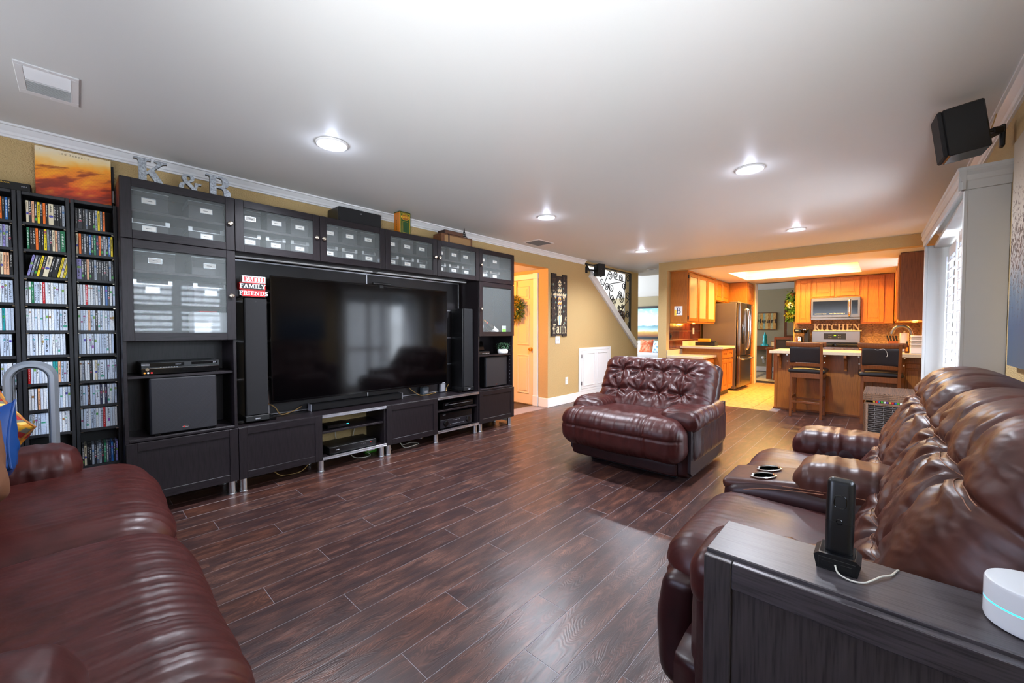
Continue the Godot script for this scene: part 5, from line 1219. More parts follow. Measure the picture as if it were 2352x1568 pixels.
		if k == 0:
			for y in [0.29, 0.76]: bx(d, "hinge", M.screw_black, v3(WX + 0.015, y - 0.032, za - 0.006), v3(WX + 0.024, y + 0.032, za + 0.008), 0.001)
	# scrolled iron screen in the stair opening
	t = thing("iron_screen", "black scrolled wrought iron screen filling the triangular stair opening", "iron screen", v3(WX - 0.02, 1.05, -7.8))
	var fr := [[v3(0, 1.33, 1.76), v3(0, 1.33, 0.03)], [v3(0, 1.33, 0.03), v3(0, 0.03, 0.03)], [v3(0, 0.03, 0.03), v3(0, 1.33, 1.76)]]
	for f in fr:
		var d: Vector3 = f[1] - f[0]
		put(t, "frame_bar", box(v3(0.03, 0.022 if absf(d.y) < 0.1 else 0.05, d.length()), 0.002), M.iron_black, (f[0] + f[1]) * 0.5, v3(-atan2(d.y, d.z), 0, 0))
	# scrolls given as (along the wall from the upright, height) with a curl at both ends
	var S := [[0.14, 1.22, 0.40, 0.80, 1], [0.44, 1.20, 0.80, 0.98, -1], [0.86, 1.20, 1.16, 1.05, 1], [1.22, 1.22, 1.50, 1.17, -1], [0.14, 0.86, 0.34, 0.50, -1], [0.46, 0.86, 0.72, 0.72, 1], [0.14, 0.48, 0.38, 0.36, 1], [0.09, 0.28, 0.19, 0.16, -1], [0.64, 1.24, 0.30, 1.06, 1], [0.98, 0.98, 0.78, 0.78, -1], [0.50, 0.60, 0.36, 0.64, -1]]
	for s in S:
		put(t, "scroll", tube(scroll_path(Vector2(s[0], s[1]), Vector2(s[2], s[3]), s[4]), 0.0085, 6), M.iron_black)
	# small loudspeaker hung by the opening
	t = thing("satellite_speaker", "small dark speaker on a wall bracket by the stair screen", "speaker", v3(-3.70, 2.27, -6.27))
	lb(t, "cabinet", M.satin_black, v3(0, 0, 0), v3(0.14, 0.21, 0.14), 0.008, v3(0, -0.35, 0)); lb(t, "grille", M.grille_cloth, v3(0.066, 0, 0.024), v3(0.012, 0.205, 0.135), 0.004, v3(0, -0.35, 0)); lb(t, "badge", M.grey_print, v3(0.073, 0.0, 0.05), v3(0.002, 0.004, 0.004), 0.0, v3(0, -0.35, 0))
	lb(t, "wall_plate", M.iron_black, v3(-0.132, 0, 0.21), v3(0.014, 0.11, 0.06), 0.004); put(t, "arm", tube([v3(-0.128, 0, 0.2), v3(-0.09, 0.0, 0.15), v3(-0.05, 0, 0.05)], 0.012, 8), M.iron_black)
	# wreath on the alcove door
	t = thing("door_wreath", "round green and yellow leaf wreath hanging on the alcove door", "wreath", v3(-4.48, 1.56, -4.90))
	var ring := []
	for k in 24: ring.append(v3(cos(TAU * k / 24) * 0.125, sin(TAU * k / 24) * 0.125, 0))
	put(t, "twig_ring", tube(ring, 0.017, 7, true), M.wicker)
	for k in 14:
		var a := TAU * k / 14
		foliage(t, "leaves", [M.leaf_olive, M.leaf_green, M.leaf_yellow][k % 3], v3(cos(a) * 0.14, sin(a) * 0.14, 0.012), v3(0.075, 0.075, 0.04), 60, 0.05, 200 + k)
	var rb = bx(t, "ribbon", mat("ribbon_tan", Color(0.66, 0.46, 0.16), 0.6), v3(-4.49, 1.68, -4.966), v3(-4.47, 2.02, -4.962), 0.0)
	# low end of the sheet of rolled magazines behind the right tower
	t = thing("poster_tube", "thin stack of colourful magazines standing beside the right tower", "magazines", v3(-3.66, 0.01, -3.82))
	for k in 6: lb(t, "magazine", [M.card_white, M.red_print, mat("mag_blue", Color(0.3, 0.25, 0.55), 0.5), M.matte_black, M.leaf_yellow, M.card_white][k], v3(0.0, 0.55 + 0.18 * (k % 2), -0.0035 * k), v3(0.20, 1.08 + 0.1 * (k % 2) - 0.2 * (k % 3) * 0.3, 0.003), 0.0)

func scroll_path(a: Vector2, b: Vector2, s) -> Array:
	# an S sweeping from a to b with a spiral curl at each end; (along, height) -> (0, height, along)
	var d := b - a; var len := d.length()
	var t = d / len; var nrm = Vector2(-t.y, t.x) * s
	var r := clampf(len * 0.26, 0.05, 0.085)
	var pts := []
	for e in 2:
		var sg := 1.0 if e == 0 else -1.0
		var cen: Vector2 = (a if e == 0 else b)
		var seq := []
		# leaves the middle line tangentially and winds inwards
		for k in 22:
			var an := k * 0.44
			var rad := r * (1.0 - k / 27.0)
			seq.append(cen + (nrm * sg * cos(an) - t * sg * sin(an)) * rad)
		if e == 0: seq.reverse()
		pts.append_array(seq)
		if e == 0: pts.append((a + b) * 0.5)
	var out3 := []
	for p in pts: out3.append(v3(0, p.y, p.x))
	return smoothed(out3, 2)

# ---------------------------------------------------------------- leather seating
var fold := FastNoiseLite.new()
var crimp := FastNoiseLite.new()

func sat(t): return clampf(t, 0.0, 1.0)
func bell(d, w): return exp(-(d * d) / (w * w))

# pull-in at buttons, lines of stitching between them and folds that run out from each button
func tufted(p: Vector3, n: Vector3, h: Vector3, us: Array, vs: Array, depth := 0.045, seedv := 0.0, wr := 1.0) -> Vector3:
	# face along +z of the cushion; us, vs = button columns and rows
	if n.z < -0.2: return p
	var k = sat(n.z * 1.6 + 0.25)
	var o := 0.0
	var near := 9.0; var ang := 0.0
	for u in us:
		for v in vs:
			var d := Vector2(p.x - u, p.y - v)
			var l := d.length()
			o -= depth * exp(-l / 0.055)
			if l < near: near = l; ang = atan2(d.y, d.x)
	for v in vs: o -= (depth * 0.15 + 0.006) * bell(p.y - v, 0.013)
	for u in us: o -= (depth * 0.13 + 0.005) * bell(p.x - u, 0.013)
	o += 0.011 * wr * sin(ang * 7.0 + seedv + fold.get_noise_2d(p.x * 90.0, p.y * 90.0) * 3.0) * exp(-pow((near - 0.075) / 0.065, 2.0))
	o += 0.006 * fold.get_noise_3d(p.x * 120.0 + seedv * 30.0, p.y * 90.0, 7.0) + 0.0025 * crimp.get_noise_3d(p.x * 330.0, p.y * 330.0, seedv * 9.0)
	o *= sat((p.y + h.y - 0.01) / 0.16)
	return p + v3(0, 0, o * k)

func leather_noise():
	fold.seed = 5; fold.frequency = 0.05; fold.fractal_octaves = 2; fold.noise_type = FastNoiseLite.TYPE_SIMPLEX_SMOOTH
	crimp.seed = 9; crimp.frequency = 0.05; crimp.fractal_octaves = 2; crimp.fractal_type = FastNoiseLite.FRACTAL_RIDGED; crimp.noise_type = FastNoiseLite.TYPE_SIMPLEX_SMOOTH

# a seat that rolls over at the front (+z): domed, gathered across the roll, seams at us and along the front
func seat_shape(s: Vector3, r: float, res: Vector3i, us := [], seedv := 0.0, gather := 0.010, roll := 0.05):
	return soft(s, r, res, func(p, n):
		var q: Vector3 = p
		var t = sat((p.z + s.z * 0.5) / s.z)
		var up = sat(n.y)
		q.y += up * (0.035 * (1.0 - pow(absf(p.x) / (s.x * 0.5), 4.0)) * (0.4 + 0.6 * sin(PI * sat(t * 0.9 + 0.08))) - 0.02 * (1.0 - t))
		if n.z > 0.2: q.z += roll * n.z * (1.0 - pow(absf(p.x) / (s.x * 0.5), 6.0)) * sat(0.5 + p.y / s.y)
		var g: float = crimp.get_noise_2d(p.x * 480.0 + seedv * 77.0, p.z * 40.0 + p.y * 40.0) * gather * 0.24 * sat(t * 2.2 - 1.1)
		g += fold.get_noise_3d(p.x * 45.0, p.y * 45.0 + seedv * 31.0, p.z * 30.0) * 0.009
		for u in us: g -= 0.010 * bell(p.x - u, 0.010)
		g -= 0.012 * bell(p.y - s.y * 0.10, 0.010) * sat(n.z * 2.0 - 0.4)
		return q + n * g)

func arm_shape(s: Vector3, r: float, res: Vector3i, seedv := 0.0, wrinkle := 0.006):
	# along z, front at +z; the front end droops and wrinkles
	return soft(s, r, res, func(p, n):
		var q: Vector3 = p
		var t = sat((p.z + s.z * 0.5) / s.z)
		q.y -= 0.035 * pow(t, 3.0) + 0.01 * sin(t * 5.0)
		var g: float = fold.get_noise_3d(p.x * 60.0, p.y * 60.0 + seedv * 41.0, p.z * 30.0) * 0.0045
		g += crimp.get_noise_2d(p.z * 230.0 + seedv * 53.0, (p.x + p.y) * 40.0) * wrinkle * sat(t * 1.4)
		return q + n * g)

func seam_line(p, pts, r := 0.0022, m = null):
	return put(p, "seam", tube(smoothed(pts, 6), r, 5), m if m else M.thread_dark)

func build_leather():
	leather_noise()
	tufted_armchair()
	right_loveseat()
	left_sofa()

func tufted_armchair():
	var t = thing("leather_recliner", "wide burgundy leather recliner armchair with button-tufted back facing the room", "armchair", v3(-1.62, 0, -3.62))
	# local: x right, z towards the camera; front of the base at z = 0.44
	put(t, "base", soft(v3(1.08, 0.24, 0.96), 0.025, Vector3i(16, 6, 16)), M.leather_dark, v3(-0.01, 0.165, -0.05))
	lb(t, "glide_board", M.matte_black, v3(0, 0.026, -0.05), v3(0.8, 0.05, 0.75), 0.004)
	put(t, "seat_cushion", seat_shape(v3(1.10, 0.33, 0.74), 0.115, Vector3i(110, 36, 70), [-0.36, 0.27], 1.0, 0.013, 0.05), M.leather, v3(-0.02, 0.335, 0.255))
	for x in [-0.36, 0.27]: pass
	var back = put(t, "backrest", soft(v3(1.05, 0.66, 0.30), 0.12, Vector3i(104, 66, 30), func(p, n):
		var q := tufted(p, n, v3(0.525, 0.33, 0.15), [-0.30, -0.10, 0.10, 0.30], [0.155, -0.055], 0.055, 2.0)
		if n.z > 0.0: q.z += 0.045 * (1.0 - pow(absf(p.x) / 0.525, 4.0)) * (1.0 - pow(absf(p.y) / 0.33, 4.0))
		q += n * crimp.get_noise_3d(p.x * 60.0, p.y * 190.0, p.z * 60.0) * 0.006 * sat((absf(p.x) - 0.36) * 8.0)
		return q), M.leather, v3(0.02, 0.625, -0.12), v3(-0.50, 0, 0))
	for x in [-0.30, -0.10, 0.10, 0.30]:
		for y in [0.155, -0.055]: put(back, "button", lathe([[0, 0.006], [0.008, 0.005], [0.012, 0.0], [0.008, -0.003]], 14, 70.0), M.leather_dark, v3(x, y, 0.118), v3(PI / 2, 0, 0))
	put(t, "back_shell", soft(v3(1.02, 0.72, 0.16), 0.06, Vector3i(20, 16, 8)), M.leather_dark, v3(0.02, 0.55, -0.31), v3(-0.44, 0, 0))
	for s in [-1, 1]:
		var x: float = -0.40 if s < 0 else 0.45
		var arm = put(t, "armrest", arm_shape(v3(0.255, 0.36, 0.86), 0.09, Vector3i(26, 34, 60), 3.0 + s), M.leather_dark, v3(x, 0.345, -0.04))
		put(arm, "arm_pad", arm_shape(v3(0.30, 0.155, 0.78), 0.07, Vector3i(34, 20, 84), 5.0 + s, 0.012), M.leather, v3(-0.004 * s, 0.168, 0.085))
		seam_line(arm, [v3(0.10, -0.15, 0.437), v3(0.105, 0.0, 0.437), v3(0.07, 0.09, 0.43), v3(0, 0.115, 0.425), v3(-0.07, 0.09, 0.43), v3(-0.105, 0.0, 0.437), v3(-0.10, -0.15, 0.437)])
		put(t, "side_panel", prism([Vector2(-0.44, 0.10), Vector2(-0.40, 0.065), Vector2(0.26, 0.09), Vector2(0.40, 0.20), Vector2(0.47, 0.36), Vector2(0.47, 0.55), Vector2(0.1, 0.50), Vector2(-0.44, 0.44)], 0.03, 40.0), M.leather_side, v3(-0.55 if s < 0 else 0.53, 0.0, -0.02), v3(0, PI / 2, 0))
	put(t, "footrest_panel", soft(v3(0.96, 0.11, 0.05), 0.02, Vector3i(24, 6, 4)), M.leather_dark, v3(-0.03, 0.11, 0.44))

func right_loveseat():
	# local: x towards the camera along the wall, z = front, which is turned to face the media wall
	var t = thing("reclining_loveseat", "brown leather reclining loveseat with cup-holder console along the window wall", "sofa", v3(0.0, 0, -2.07), "", -PI / 2)
	# local (x, y, z) -> world (-z, y, -2.07 + x)
	put(t, "base", soft(v3(1.94, 0.26, 0.80), 0.03, Vector3i(20, 6, 10)), M.leather_dark, v3(0, 0.20, 0.02))
	lb(t, "plinth", M.matte_black, v3(0, 0.035, 0.0), v3(1.85, 0.07, 0.76), 0.004)
	for s in [-1, 1]:
		var cx: float = s * 0.43
		put(t, "seat_cushion", seat_shape(v3(0.66, 0.27, 0.68), 0.10, Vector3i(70, 26, 70), [], 4.0 + s, 0.008, 0.03), M.leather, v3(cx * 1.0, 0.375, 0.19))
		put(t, "footrest", soft(v3(0.70, 0.36, 0.12), 0.045, Vector3i(36, 26, 8), func(p, n): return p + n * (fold.get_noise_3d(p.x * 60.0, p.y * 60.0, s * 20.0) * 0.012) + v3(0, 0, 0.025 * (1.0 - pow(p.y / 0.18, 2.0)))), M.leather_dark, v3(s * 0.45, 0.245, 0.455))
		var back = put(t, "backrest", soft(v3(0.97, 0.78, 0.28), 0.125, Vector3i(150, 116, 24), func(p, n): return loveseat_back(p, n, s)), M.leather_brown, v3(s * 0.482, 0.675, -0.20), v3(-0.46, 0, 0))
		for v in [0.16, -0.13]:
			for off in [-0.0075, 0.0075]: seam_line(back, back_line(v3(-0.44, v + off, 0), v3(0.44, v + off, 0), s), 0.0012, M.thread)
		# arm
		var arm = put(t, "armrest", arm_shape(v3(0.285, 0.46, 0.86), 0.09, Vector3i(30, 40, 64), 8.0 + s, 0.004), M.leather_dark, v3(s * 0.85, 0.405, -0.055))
		put(arm, "arm_pad", arm_shape(v3(0.29, 0.16, 0.84), 0.07, Vector3i(34, 20, 80), 10.0 + s, 0.007), M.leather, v3(0, 0.165, 0.012))
	var con = put(t, "console", soft(v3(0.30, 0.42, 0.92), 0.06, Vector3i(24, 26, 50), func(p, n):
		var f: float = sat((p.z - 0.2) / 0.26)
		return p + v3(0, -0.05 * f * f * sat(p.y / 0.21), 0)), M.leather_dark, v3(0.0, 0.375, 0.055))
	put(con, "cup_deck", soft(v3(0.26, 0.05, 0.30), 0.022, Vector3i(18, 6, 20)), M.leather_brown, v3(0, 0.175, 0.315), v3(0.16, 0, 0))
	for s in [-1, 1]:
		put(con, "cup_holder", lathe([[0.046, 0.001], [0.050, 0.006], [0.044, 0.008], [0.040, 0.004], [0.038, -0.05], [0.0, -0.05]], 32), M.chrome, v3(s * 0.060, 0.2005, 0.315), v3(0.16, 0, 0))
		put(con, "cup_shade_disc", cyl(0.0385, 0.002, 28), M.cup_shade_black, v3(s * 0.060, 0.2035, 0.315), v3(0.16, 0, 0))  # flat black disc painting the shade inside the cup hole
	put(t, "console_pad", arm_shape(v3(0.27, 0.17, 0.54), 0.07, Vector3i(32, 22, 60), 14.0, 0.005), M.leather_brown, v3(0.0, 0.605, -0.01))
	seam_line(t, [v3(0.137, 0.575, 0.29), v3(0.138, 0.59, 0.1), v3(0.138, 0.595, -0.1), v3(0.137, 0.6, -0.24)], 0.0018, M.thread)
	for a in [[-0.145, 0.0], [0.145, 0.0]]: seam_line(con, [v3(a[0], 0.10, 0.455), v3(a[0], 0.14, 0.40), v3(a[0], 0.18, 0.28), v3(a[0], 0.205, 0.10)], 0.0018, M.thread)

func loveseat_back(p: Vector3, n: Vector3, s) -> Vector3:
	var q := tufted(p, n, v3(0.485, 0.39, 0.14), [-0.23, 0.0, 0.23], [0.16, -0.13], 0.050, 6.0 + s * 3.0, 0.55)
	if n.z > 0.0: q.z += 0.055 * (1.0 - pow(absf(p.x) / 0.485, 4.0)) * (1.0 - pow(absf(p.y) / 0.39, 4.0))
	q.y -= 0.05 * pow(absf(p.x) / 0.485, 3.0) * sat(p.y / 0.39)
	return q

func back_line(a: Vector3, b: Vector3, s) -> Array:
	var out := []
	for k in 40:
		var p := a.lerp(b, k / 39.0); p.z = 0.14
		out.append(loveseat_back(p, Vector3.BACK, s) + v3(0, 0, 0.0012))
	return out

func left_sofa():
	var t = thing("leather_sofa", "long burgundy leather sofa with gathered seat front at the left", "sofa", v3(-1.98, 0, 0.35), "", PI)
	# turned to face -z: local (x, y, z) -> world (-1.98 - x, y, 0.35 - z)
	put(t, "base", soft(v3(2.16, 0.26, 0.92), 0.03, Vector3i(20, 6, 10)), M.leather_dark, v3(0, 0.185, -0.02))
	lb(t, "plinth", M.matte_black, v3(0, 0.03, -0.04), v3(2.05, 0.06, 0.82), 0.004)
	for s in [-1, 1]:
		put(t, "seat_cushion", seat_shape(v3(1.08, 0.36, 0.92), 0.15, Vector3i(150, 40, 100), [], 20.0 + s, 0.017, 0.045), M.leather, v3(s * 0.531, 0.325, 0.13))
		put(t, "seat_front", soft(v3(1.04, 0.26, 0.10), 0.045, Vector3i(60, 18, 8), func(p, n): return p + n * fold.get_noise_3d(p.x * 60.0, p.y * 60.0, s * 33.0) * 0.012), M.leather_dark, v3(s * 0.53, 0.20, 0.49))
		var arm = put(t, "armrest", arm_shape(v3(0.29, 0.50, 0.88), 0.10, Vector3i(30, 44, 66), 24.0 + s, 0.004), M.leather_dark, v3(s * 0.955, 0.385, -0.10))
		put(arm, "arm_pad", arm_shape(v3(0.31, 0.20, 0.86), 0.09, Vector3i(34, 24, 80), 26.0 + s, 0.005), M.leather, v3(0, 0.175, 0.02))
		put(t, "backrest", soft(v3(0.98, 0.62, 0.30), 0.12, Vector3i(60, 50, 20), func(p, n): return tufted(p, n, v3(0.49, 0.31, 0.15), [-0.2, 0.2], [0.08], 0.05, 30.0 + s)), M.leather, v3(s * 0.49, 0.72, -0.42), v3(-0.30, 0, 0))
	# cushions
	scatter_cushion("red and gold checked throw pillow against the sofa arm", mat_cloth("check_cloth", check_cloth()), v3(-2.80, 0.72, 0.32), v3(0.46, 0.44, 0.16), v3(-0.45, 0.55, -0.45), 1)
	scatter_cushion("blue satin throw pillow between the checked and brown ones", mat("blue_satin", Color(0.02, 0.20, 0.42), 0.35), v3(-2.46, 0.69, 0.30), v3(0.42, 0.40, 0.15), v3(-0.6, 0.4, -0.6), 2)
	scatter_cushion("brown suede throw pillow in front of the blue one", mat("brown_suede", Color(0.36, 0.20, 0.07), 0.85), v3(-2.16, 0.68, 0.30), v3(0.42, 0.40, 0.16), v3(-0.55, 0.35, -0.5), 3)
	scatter_cushion("mustard velvet throw pillow on the near half of the sofa", mat("mustard_velvet", Color(0.55, 0.33, 0.08), 0.8), v3(-1.50, 0.67, 0.27), v3(0.40, 0.38, 0.15), v3(-0.55, 0.3, -0.55), 4)

func mat_cloth(n, im):
	var m = image_mat(n, im, 0.8); return m

func scatter_cushion(label, m, at, s: Vector3, rot, sd):
	var t = thing("throw_pillow", label, "pillow", at)
	t.rotation = rot
	var n := Vector2i(36, 36)
	var v := PackedVector3Array(); var uv := PackedVector2Array(); var idx := PackedInt32Array()
	for side in 2:
		for j in n.y + 1:
			for i in n.x + 1:
				var u := -1.0 + 2.0 * i / n.x; var w := -1.0 + 2.0 * j / n.y
				var edge := (1.0 - pow(absf(u), 3.0)) * (1.0 - pow(absf(w), 3.0))
				var pinch := 1.0 - 0.10 * (1.0 - w * w) * absf(u) ** 3; var pinch2 := 1.0 - 0.10 * (1.0 - u * u) * absf(w) ** 3
				var z := s.z * 0.5 * pow(maxf(edge, 0.0), 0.55) * (1.0 if side == 0 else -1.0)
				z += fold.get_noise_3d(u * 22.0, w * 22.0, sd * 40.0) * 0.022 * sqrt(maxf(edge, 0.0)) + crimp.get_noise_3d(u * 30.0, w * 30.0, sd * 40.0) * 0.012 * edge
				v.append(v3(u * s.x * 0.5 * pinch, w * s.y * 0.5 * pinch2, z)); uv.append(Vector2(i / float(n.x), j / float(n.y)))
	var st := (n.x + 1) * (n.y + 1)
	for side in 2:
		for j in n.y:
			for i in n.x:
				var a := side * st + j * (n.x + 1) + i; var b := a + 1; var c := a + n.x + 2; var d := a + n.x + 1
				if side == 0: idx.append_array([a, b, c, a, c, d])
				else: idx.append_array([a, c, b, a, d, c])
	put(t, "cushion", mk(v, idx, 180.0, uv), m)
	var rim := []
	for k in 4 * 12:
		var e := k / 12; var f := (k % 12) / 12.0 * 2.0 - 1.0
		var u: float = [f, 1.0, -f, -1.0][e]; var w: float = [-1.0, f, 1.0, -f][e]
		rim.append(v3(u * s.x * 0.5 * (1.0 - 0.10 * (1.0 - w * w) * absf(u) ** 3), w * s.y * 0.5 * (1.0 - 0.10 * (1.0 - u * u) * absf(w) ** 3), 0))
	put(t, "edge_piping", tube(rim, 0.004, 6, true), m)

# ---------------------------------------------------------------- side table and what stands on it
func build_foreground():
	var t = thing("side_cabinet", "black-brown side cabinet beside the loveseat, in the foreground", "cabinet", v3(0.04, 0, -0.99))
	var x0 := -0.272; var x1 := 0.33; var zf := -0.895; var zb := -1.082
	bxs(t, "body", M.wenge_x_up, [[v3(x0, 0.10, zb), v3(x0 + 0.018, 0.7215, zf - 0.02)], [v3(x1 - 0.018, 0.10, zb), v3(x1, 0.7215, zf - 0.02)], [v3(x0 + 0.018, 0.10, zb), v3(x1 - 0.018, 0.118, zf - 0.02)], [v3(x0 + 0.018, 0.118, zb), v3(x1 - 0.018, 0.7215, zb + 0.008)]])
	bx(t, "top_board", M.wenge_across, v3(x0, 0.722, zb), v3(x1, 0.74, zf - 0.019))
	var w := 0.053; var a := zf - 0.0185; var b := zf
	var d = bx(t, "door", M.wenge_x_up, v3(x0 + 0.001, 0.104, a), v3(x0 + w, 0.733, b), 0.0015)
	bx(d, "stile", M.wenge_x_up, v3(x1 - w, 0.104, a), v3(x1 - 0.001, 0.733, b), 0.0015)
	bx(d, "rail", M.wenge_across, v3(x0 + w + 0.001, 0.68, a), v3(x1 - w - 0.001, 0.733, b - 0.0004), 0.0015)
	bx(d, "rail", M.wenge_across, v3(x0 + w + 0.001, 0.104, a), v3(x1 - w - 0.001, 0.157, b - 0.0004), 0.0015)
	bx(d, "panel", M.wenge_x_up, v3(x0 + w - 0.004, 0.15, a), v3(x1 - w + 0.004, 0.69, b - 0.007), 0.001)
	for x in [x0 + 0.05, x1 - 0.05]:
		for z in [zb + 0.04, zf - 0.06]:
			put(t, "leg", lathe([[0.0, 0.0], [0.028, 0.0], [0.028, 0.007], [0.023, 0.009], [0.023, 0.0995], [0.0, 0.0995]], 24), M.leg_silver, v3(x, 0.001, z) - t.position)
	# cordless handset in its cradle, seen from behind
	t = thing("cordless_phone", "black cordless handset standing in its charging cradle on the side cabinet", "phone", v3(-0.058, 0.7402, -1.015))
	var cr = put(t, "cradle", prism([Vector2(-0.031, 0.0), Vector2(0.031, 0.0), Vector2(0.036, 0.024), Vector2(0.028, 0.031), Vector2(-0.028, 0.031), Vector2(-0.036, 0.024)], 0.056), M.satin_black)
	lb(cr, "deck", M.gloss_black, v3(0, 0.0315, -0.002), v3(0.054, 0.003, 0.05), 0.0015, v3(0.08, 0, 0))
	lb(cr, "recess_rim", M.satin_black, v3(0, 0.013, 0.0285), v3(0.056, 0.022, 0.002), 0.0005)
	for s in [-1, 1]: lb(cr, "cord_slot", M.screw_black, v3(s * 0.014, 0.013, 0.0298), v3(0.018, 0.009, 0.001), 0.0002)
	var hs = put(t, "handset", soft(v3(0.045, 0.150, 0.023), 0.0102, Vector3i(18, 50, 12), func(p, n):
		var y: float = p.y / 0.075
		return p + v3(-p.x * 0.05 * y * y, 0, 0.004 * (1.0 - y * y) * n.z)), M.satin_black, v3(0.002, 0.099, -0.006), v3(-0.10, 0, -0.01))
	put(hs, "speaker_ring", tube(smoothed([v3(-0.008, 0.040, 0.0153), v3(0, 0.0425, 0.0153), v3(0.008, 0.040, 0.0153), v3(0.0095, 0.030, 0.0157), v3(0.008, 0.021, 0.0157), v3(0, 0.0185, 0.0157), v3(-0.008, 0.021, 0.0157), v3(-0.0095, 0.030, 0.0157), v3(-0.008, 0.040, 0.0153)], 4), 0.0006, 5), M.gloss_black)
	put(hs, "belt_stud", lathe([[0.0055, 0.0], [0.0055, 0.001], [0.0046, 0.0018], [0.004, 0.0002], [0, -0.0005]], 18), M.gloss_black, v3(0.0, -0.008, 0.0152), v3(PI / 2, 0, 0))
	lb(hs, "battery_seam", M.screw_black, v3(0, -0.009, 0.0152), v3(0.042, 0.0005, 0.0012), 0.0)
	put(t, "cord", tube(smoothed([v3(-0.002, 0.014, 0.030), v3(0.004, 0.006, 0.042), v3(0.022, 0.0025, 0.047), v3(0.040, 0.0025, 0.040), v3(0.052, 0.003, 0.020), v3(0.064, 0.004, -0.004), v3(0.078, 0.003, -0.026), v3(0.090, -0.004, -0.070), v3(0.094, -0.05, -0.076)], 8), 0.0016, 7), M.cord_white)
	# round white wireless hub
	t = thing("wifi_hub", "round white wireless hub with a thin cyan light ring on the side cabinet", "router", v3(0.182, 0.7402, -1.005))
	put(t, "lower_shell", lathe([[0.0, 0.0], [0.047, 0.0], [0.0515, 0.003], [0.053, 0.008], [0.053, 0.0335], [0.0, 0.0335]], 56), M.plastic_white)
	put(t, "light_ring", lathe([[0.0, 0.0335], [0.0524, 0.0335], [0.0524, 0.0362], [0.0, 0.0362]], 56), M.cyan_led)
	put(t, "upper_shell", lathe([[0.0, 0.0362], [0.053, 0.0362], [0.053, 0.064], [0.0515, 0.068], [0.048, 0.0695], [0.0, 0.0695]], 56), M.plastic_white)
	# tall bladeless fan behind the left sofa's arm
	t = thing("bladeless_fan", "silver bladeless fan with a tall open loop behind the sofa arm", "fan", v3(-3.34, 0, 0.172))
	var wv := PackedVector3Array(); var ix := PackedInt32Array()
	var path := []
	for k in 9: path.append([Vector2(-0.070, 0.42 + k * 0.066), Vector2(-1, 0)])
	for k in range(1, 24):
		var an := PI - PI * k / 24.0
		path.append([Vector2(cos(an) * 0.070, 0.948 + sin(an) * 0.070), Vector2(cos(an), sin(an))])
	for k in 9: path.append([Vector2(0.070, 0.948 - k * 0.066), Vector2(1, 0)])
	var sec := [[-0.006, -0.060], [0.004, -0.066], [0.020, -0.055], [0.026, -0.01], [0.024, 0.04], [0.012, 0.066], [-0.002, 0.066], [-0.010, 0.05], [-0.012, 0.0]]
	for q in path:
		for e in sec: wv.append(v3(e[1], q[0].y + q[1].y * e[0], -(q[0].x + q[1].x * e[0])))
	for i in path.size() - 1:
		for k in sec.size():
			var k2 := (k + 1) % sec.size(); var m := sec.size()
			ix.append_array([i * m + k, i * m + k2, (i + 1) * m + k2, i * m + k, (i + 1) * m + k2, (i + 1) * m + k])
	put(t, "loop", mk(wv, ix, 50.0), M.fan_silver)
	# darker lining inside the loop
	wv = PackedVector3Array(); ix = PackedInt32Array()
	for q in path:
		for e in [[-0.0125, -0.05], [-0.0125, 0.055], [-0.0105, 0.055], [-0.0105, -0.05]]: wv.append(v3(e[1], q[0].y + q[1].y * e[0], -(q[0].x + q[1].x * e[0])))
	for i in path.size() - 1:
		for k in 4:
			var k2 := (k + 1) % 4
			ix.append_array([i * 4 + k, i * 4 + k2, (i + 1) * 4 + k2, i * 4 + k, (i + 1) * 4 + k2, (i + 1) * 4 + k])
	put(t, "lining", mk(wv, ix, 40.0), M.fan_inside)
	put(t, "column", lathe([[0.0, 0.03], [0.085, 0.03], [0.085, 0.39], [0.075, 0.42], [0.0, 0.43]], 32), M.fan_silver)
	put(t, "foot", lathe([[0.0, 0.001], [0.115, 0.001], [0.118, 0.01], [0.11, 0.028], [0.0, 0.03]], 36), M.fan_silver)

# ---------------------------------------------------------------- window wall: boxed patio door, shutters, speaker, painting
func shutter(label, at: Vector3, w, hgt, group, tilt := 0.6):
	# a louvred panel in the plane x = at.x, centred on z, from y up; one stile each side, a middle rail
	var t = thing("plantation_shutter", label, "shutter", at, group)
	var sw := 0.048
	for s in [-1, 1]: lb(t, "stile", M.shutter_white, v3(0, hgt * 0.5, s * (w * 0.5 - sw * 0.5)), v3(0.028, hgt, sw), 0.003)
	var iw: float = w - 2 * sw
	var rails := [0.045, hgt * 0.42, hgt - 0.045]
	for y in rails: lb(t, "rail", M.shutter_white, v3(0, y, 0), v3(0.026, 0.088, iw - 0.001), 0.003)
	for k in 2:
		var y0: float = rails[k] + 0.05; var y1: float = rails[k + 1] - 0.05
		var n := int((y1 - y0) / 0.072)
		for j in n: lb(t, "slat", M.shutter_white, v3(0, y0 + (j + 0.5) * (y1 - y0) / n, 0), v3(0.082, 0.009, iw - 0.004), 0.003, v3(0, 0, tilt))
		lb(t, "tilt_rod", M.shutter_white, v3(-0.044, (y0 + y1) * 0.5, 0), v3(0.010, y1 - y0 - 0.03, 0.010), 0.002)
	return t

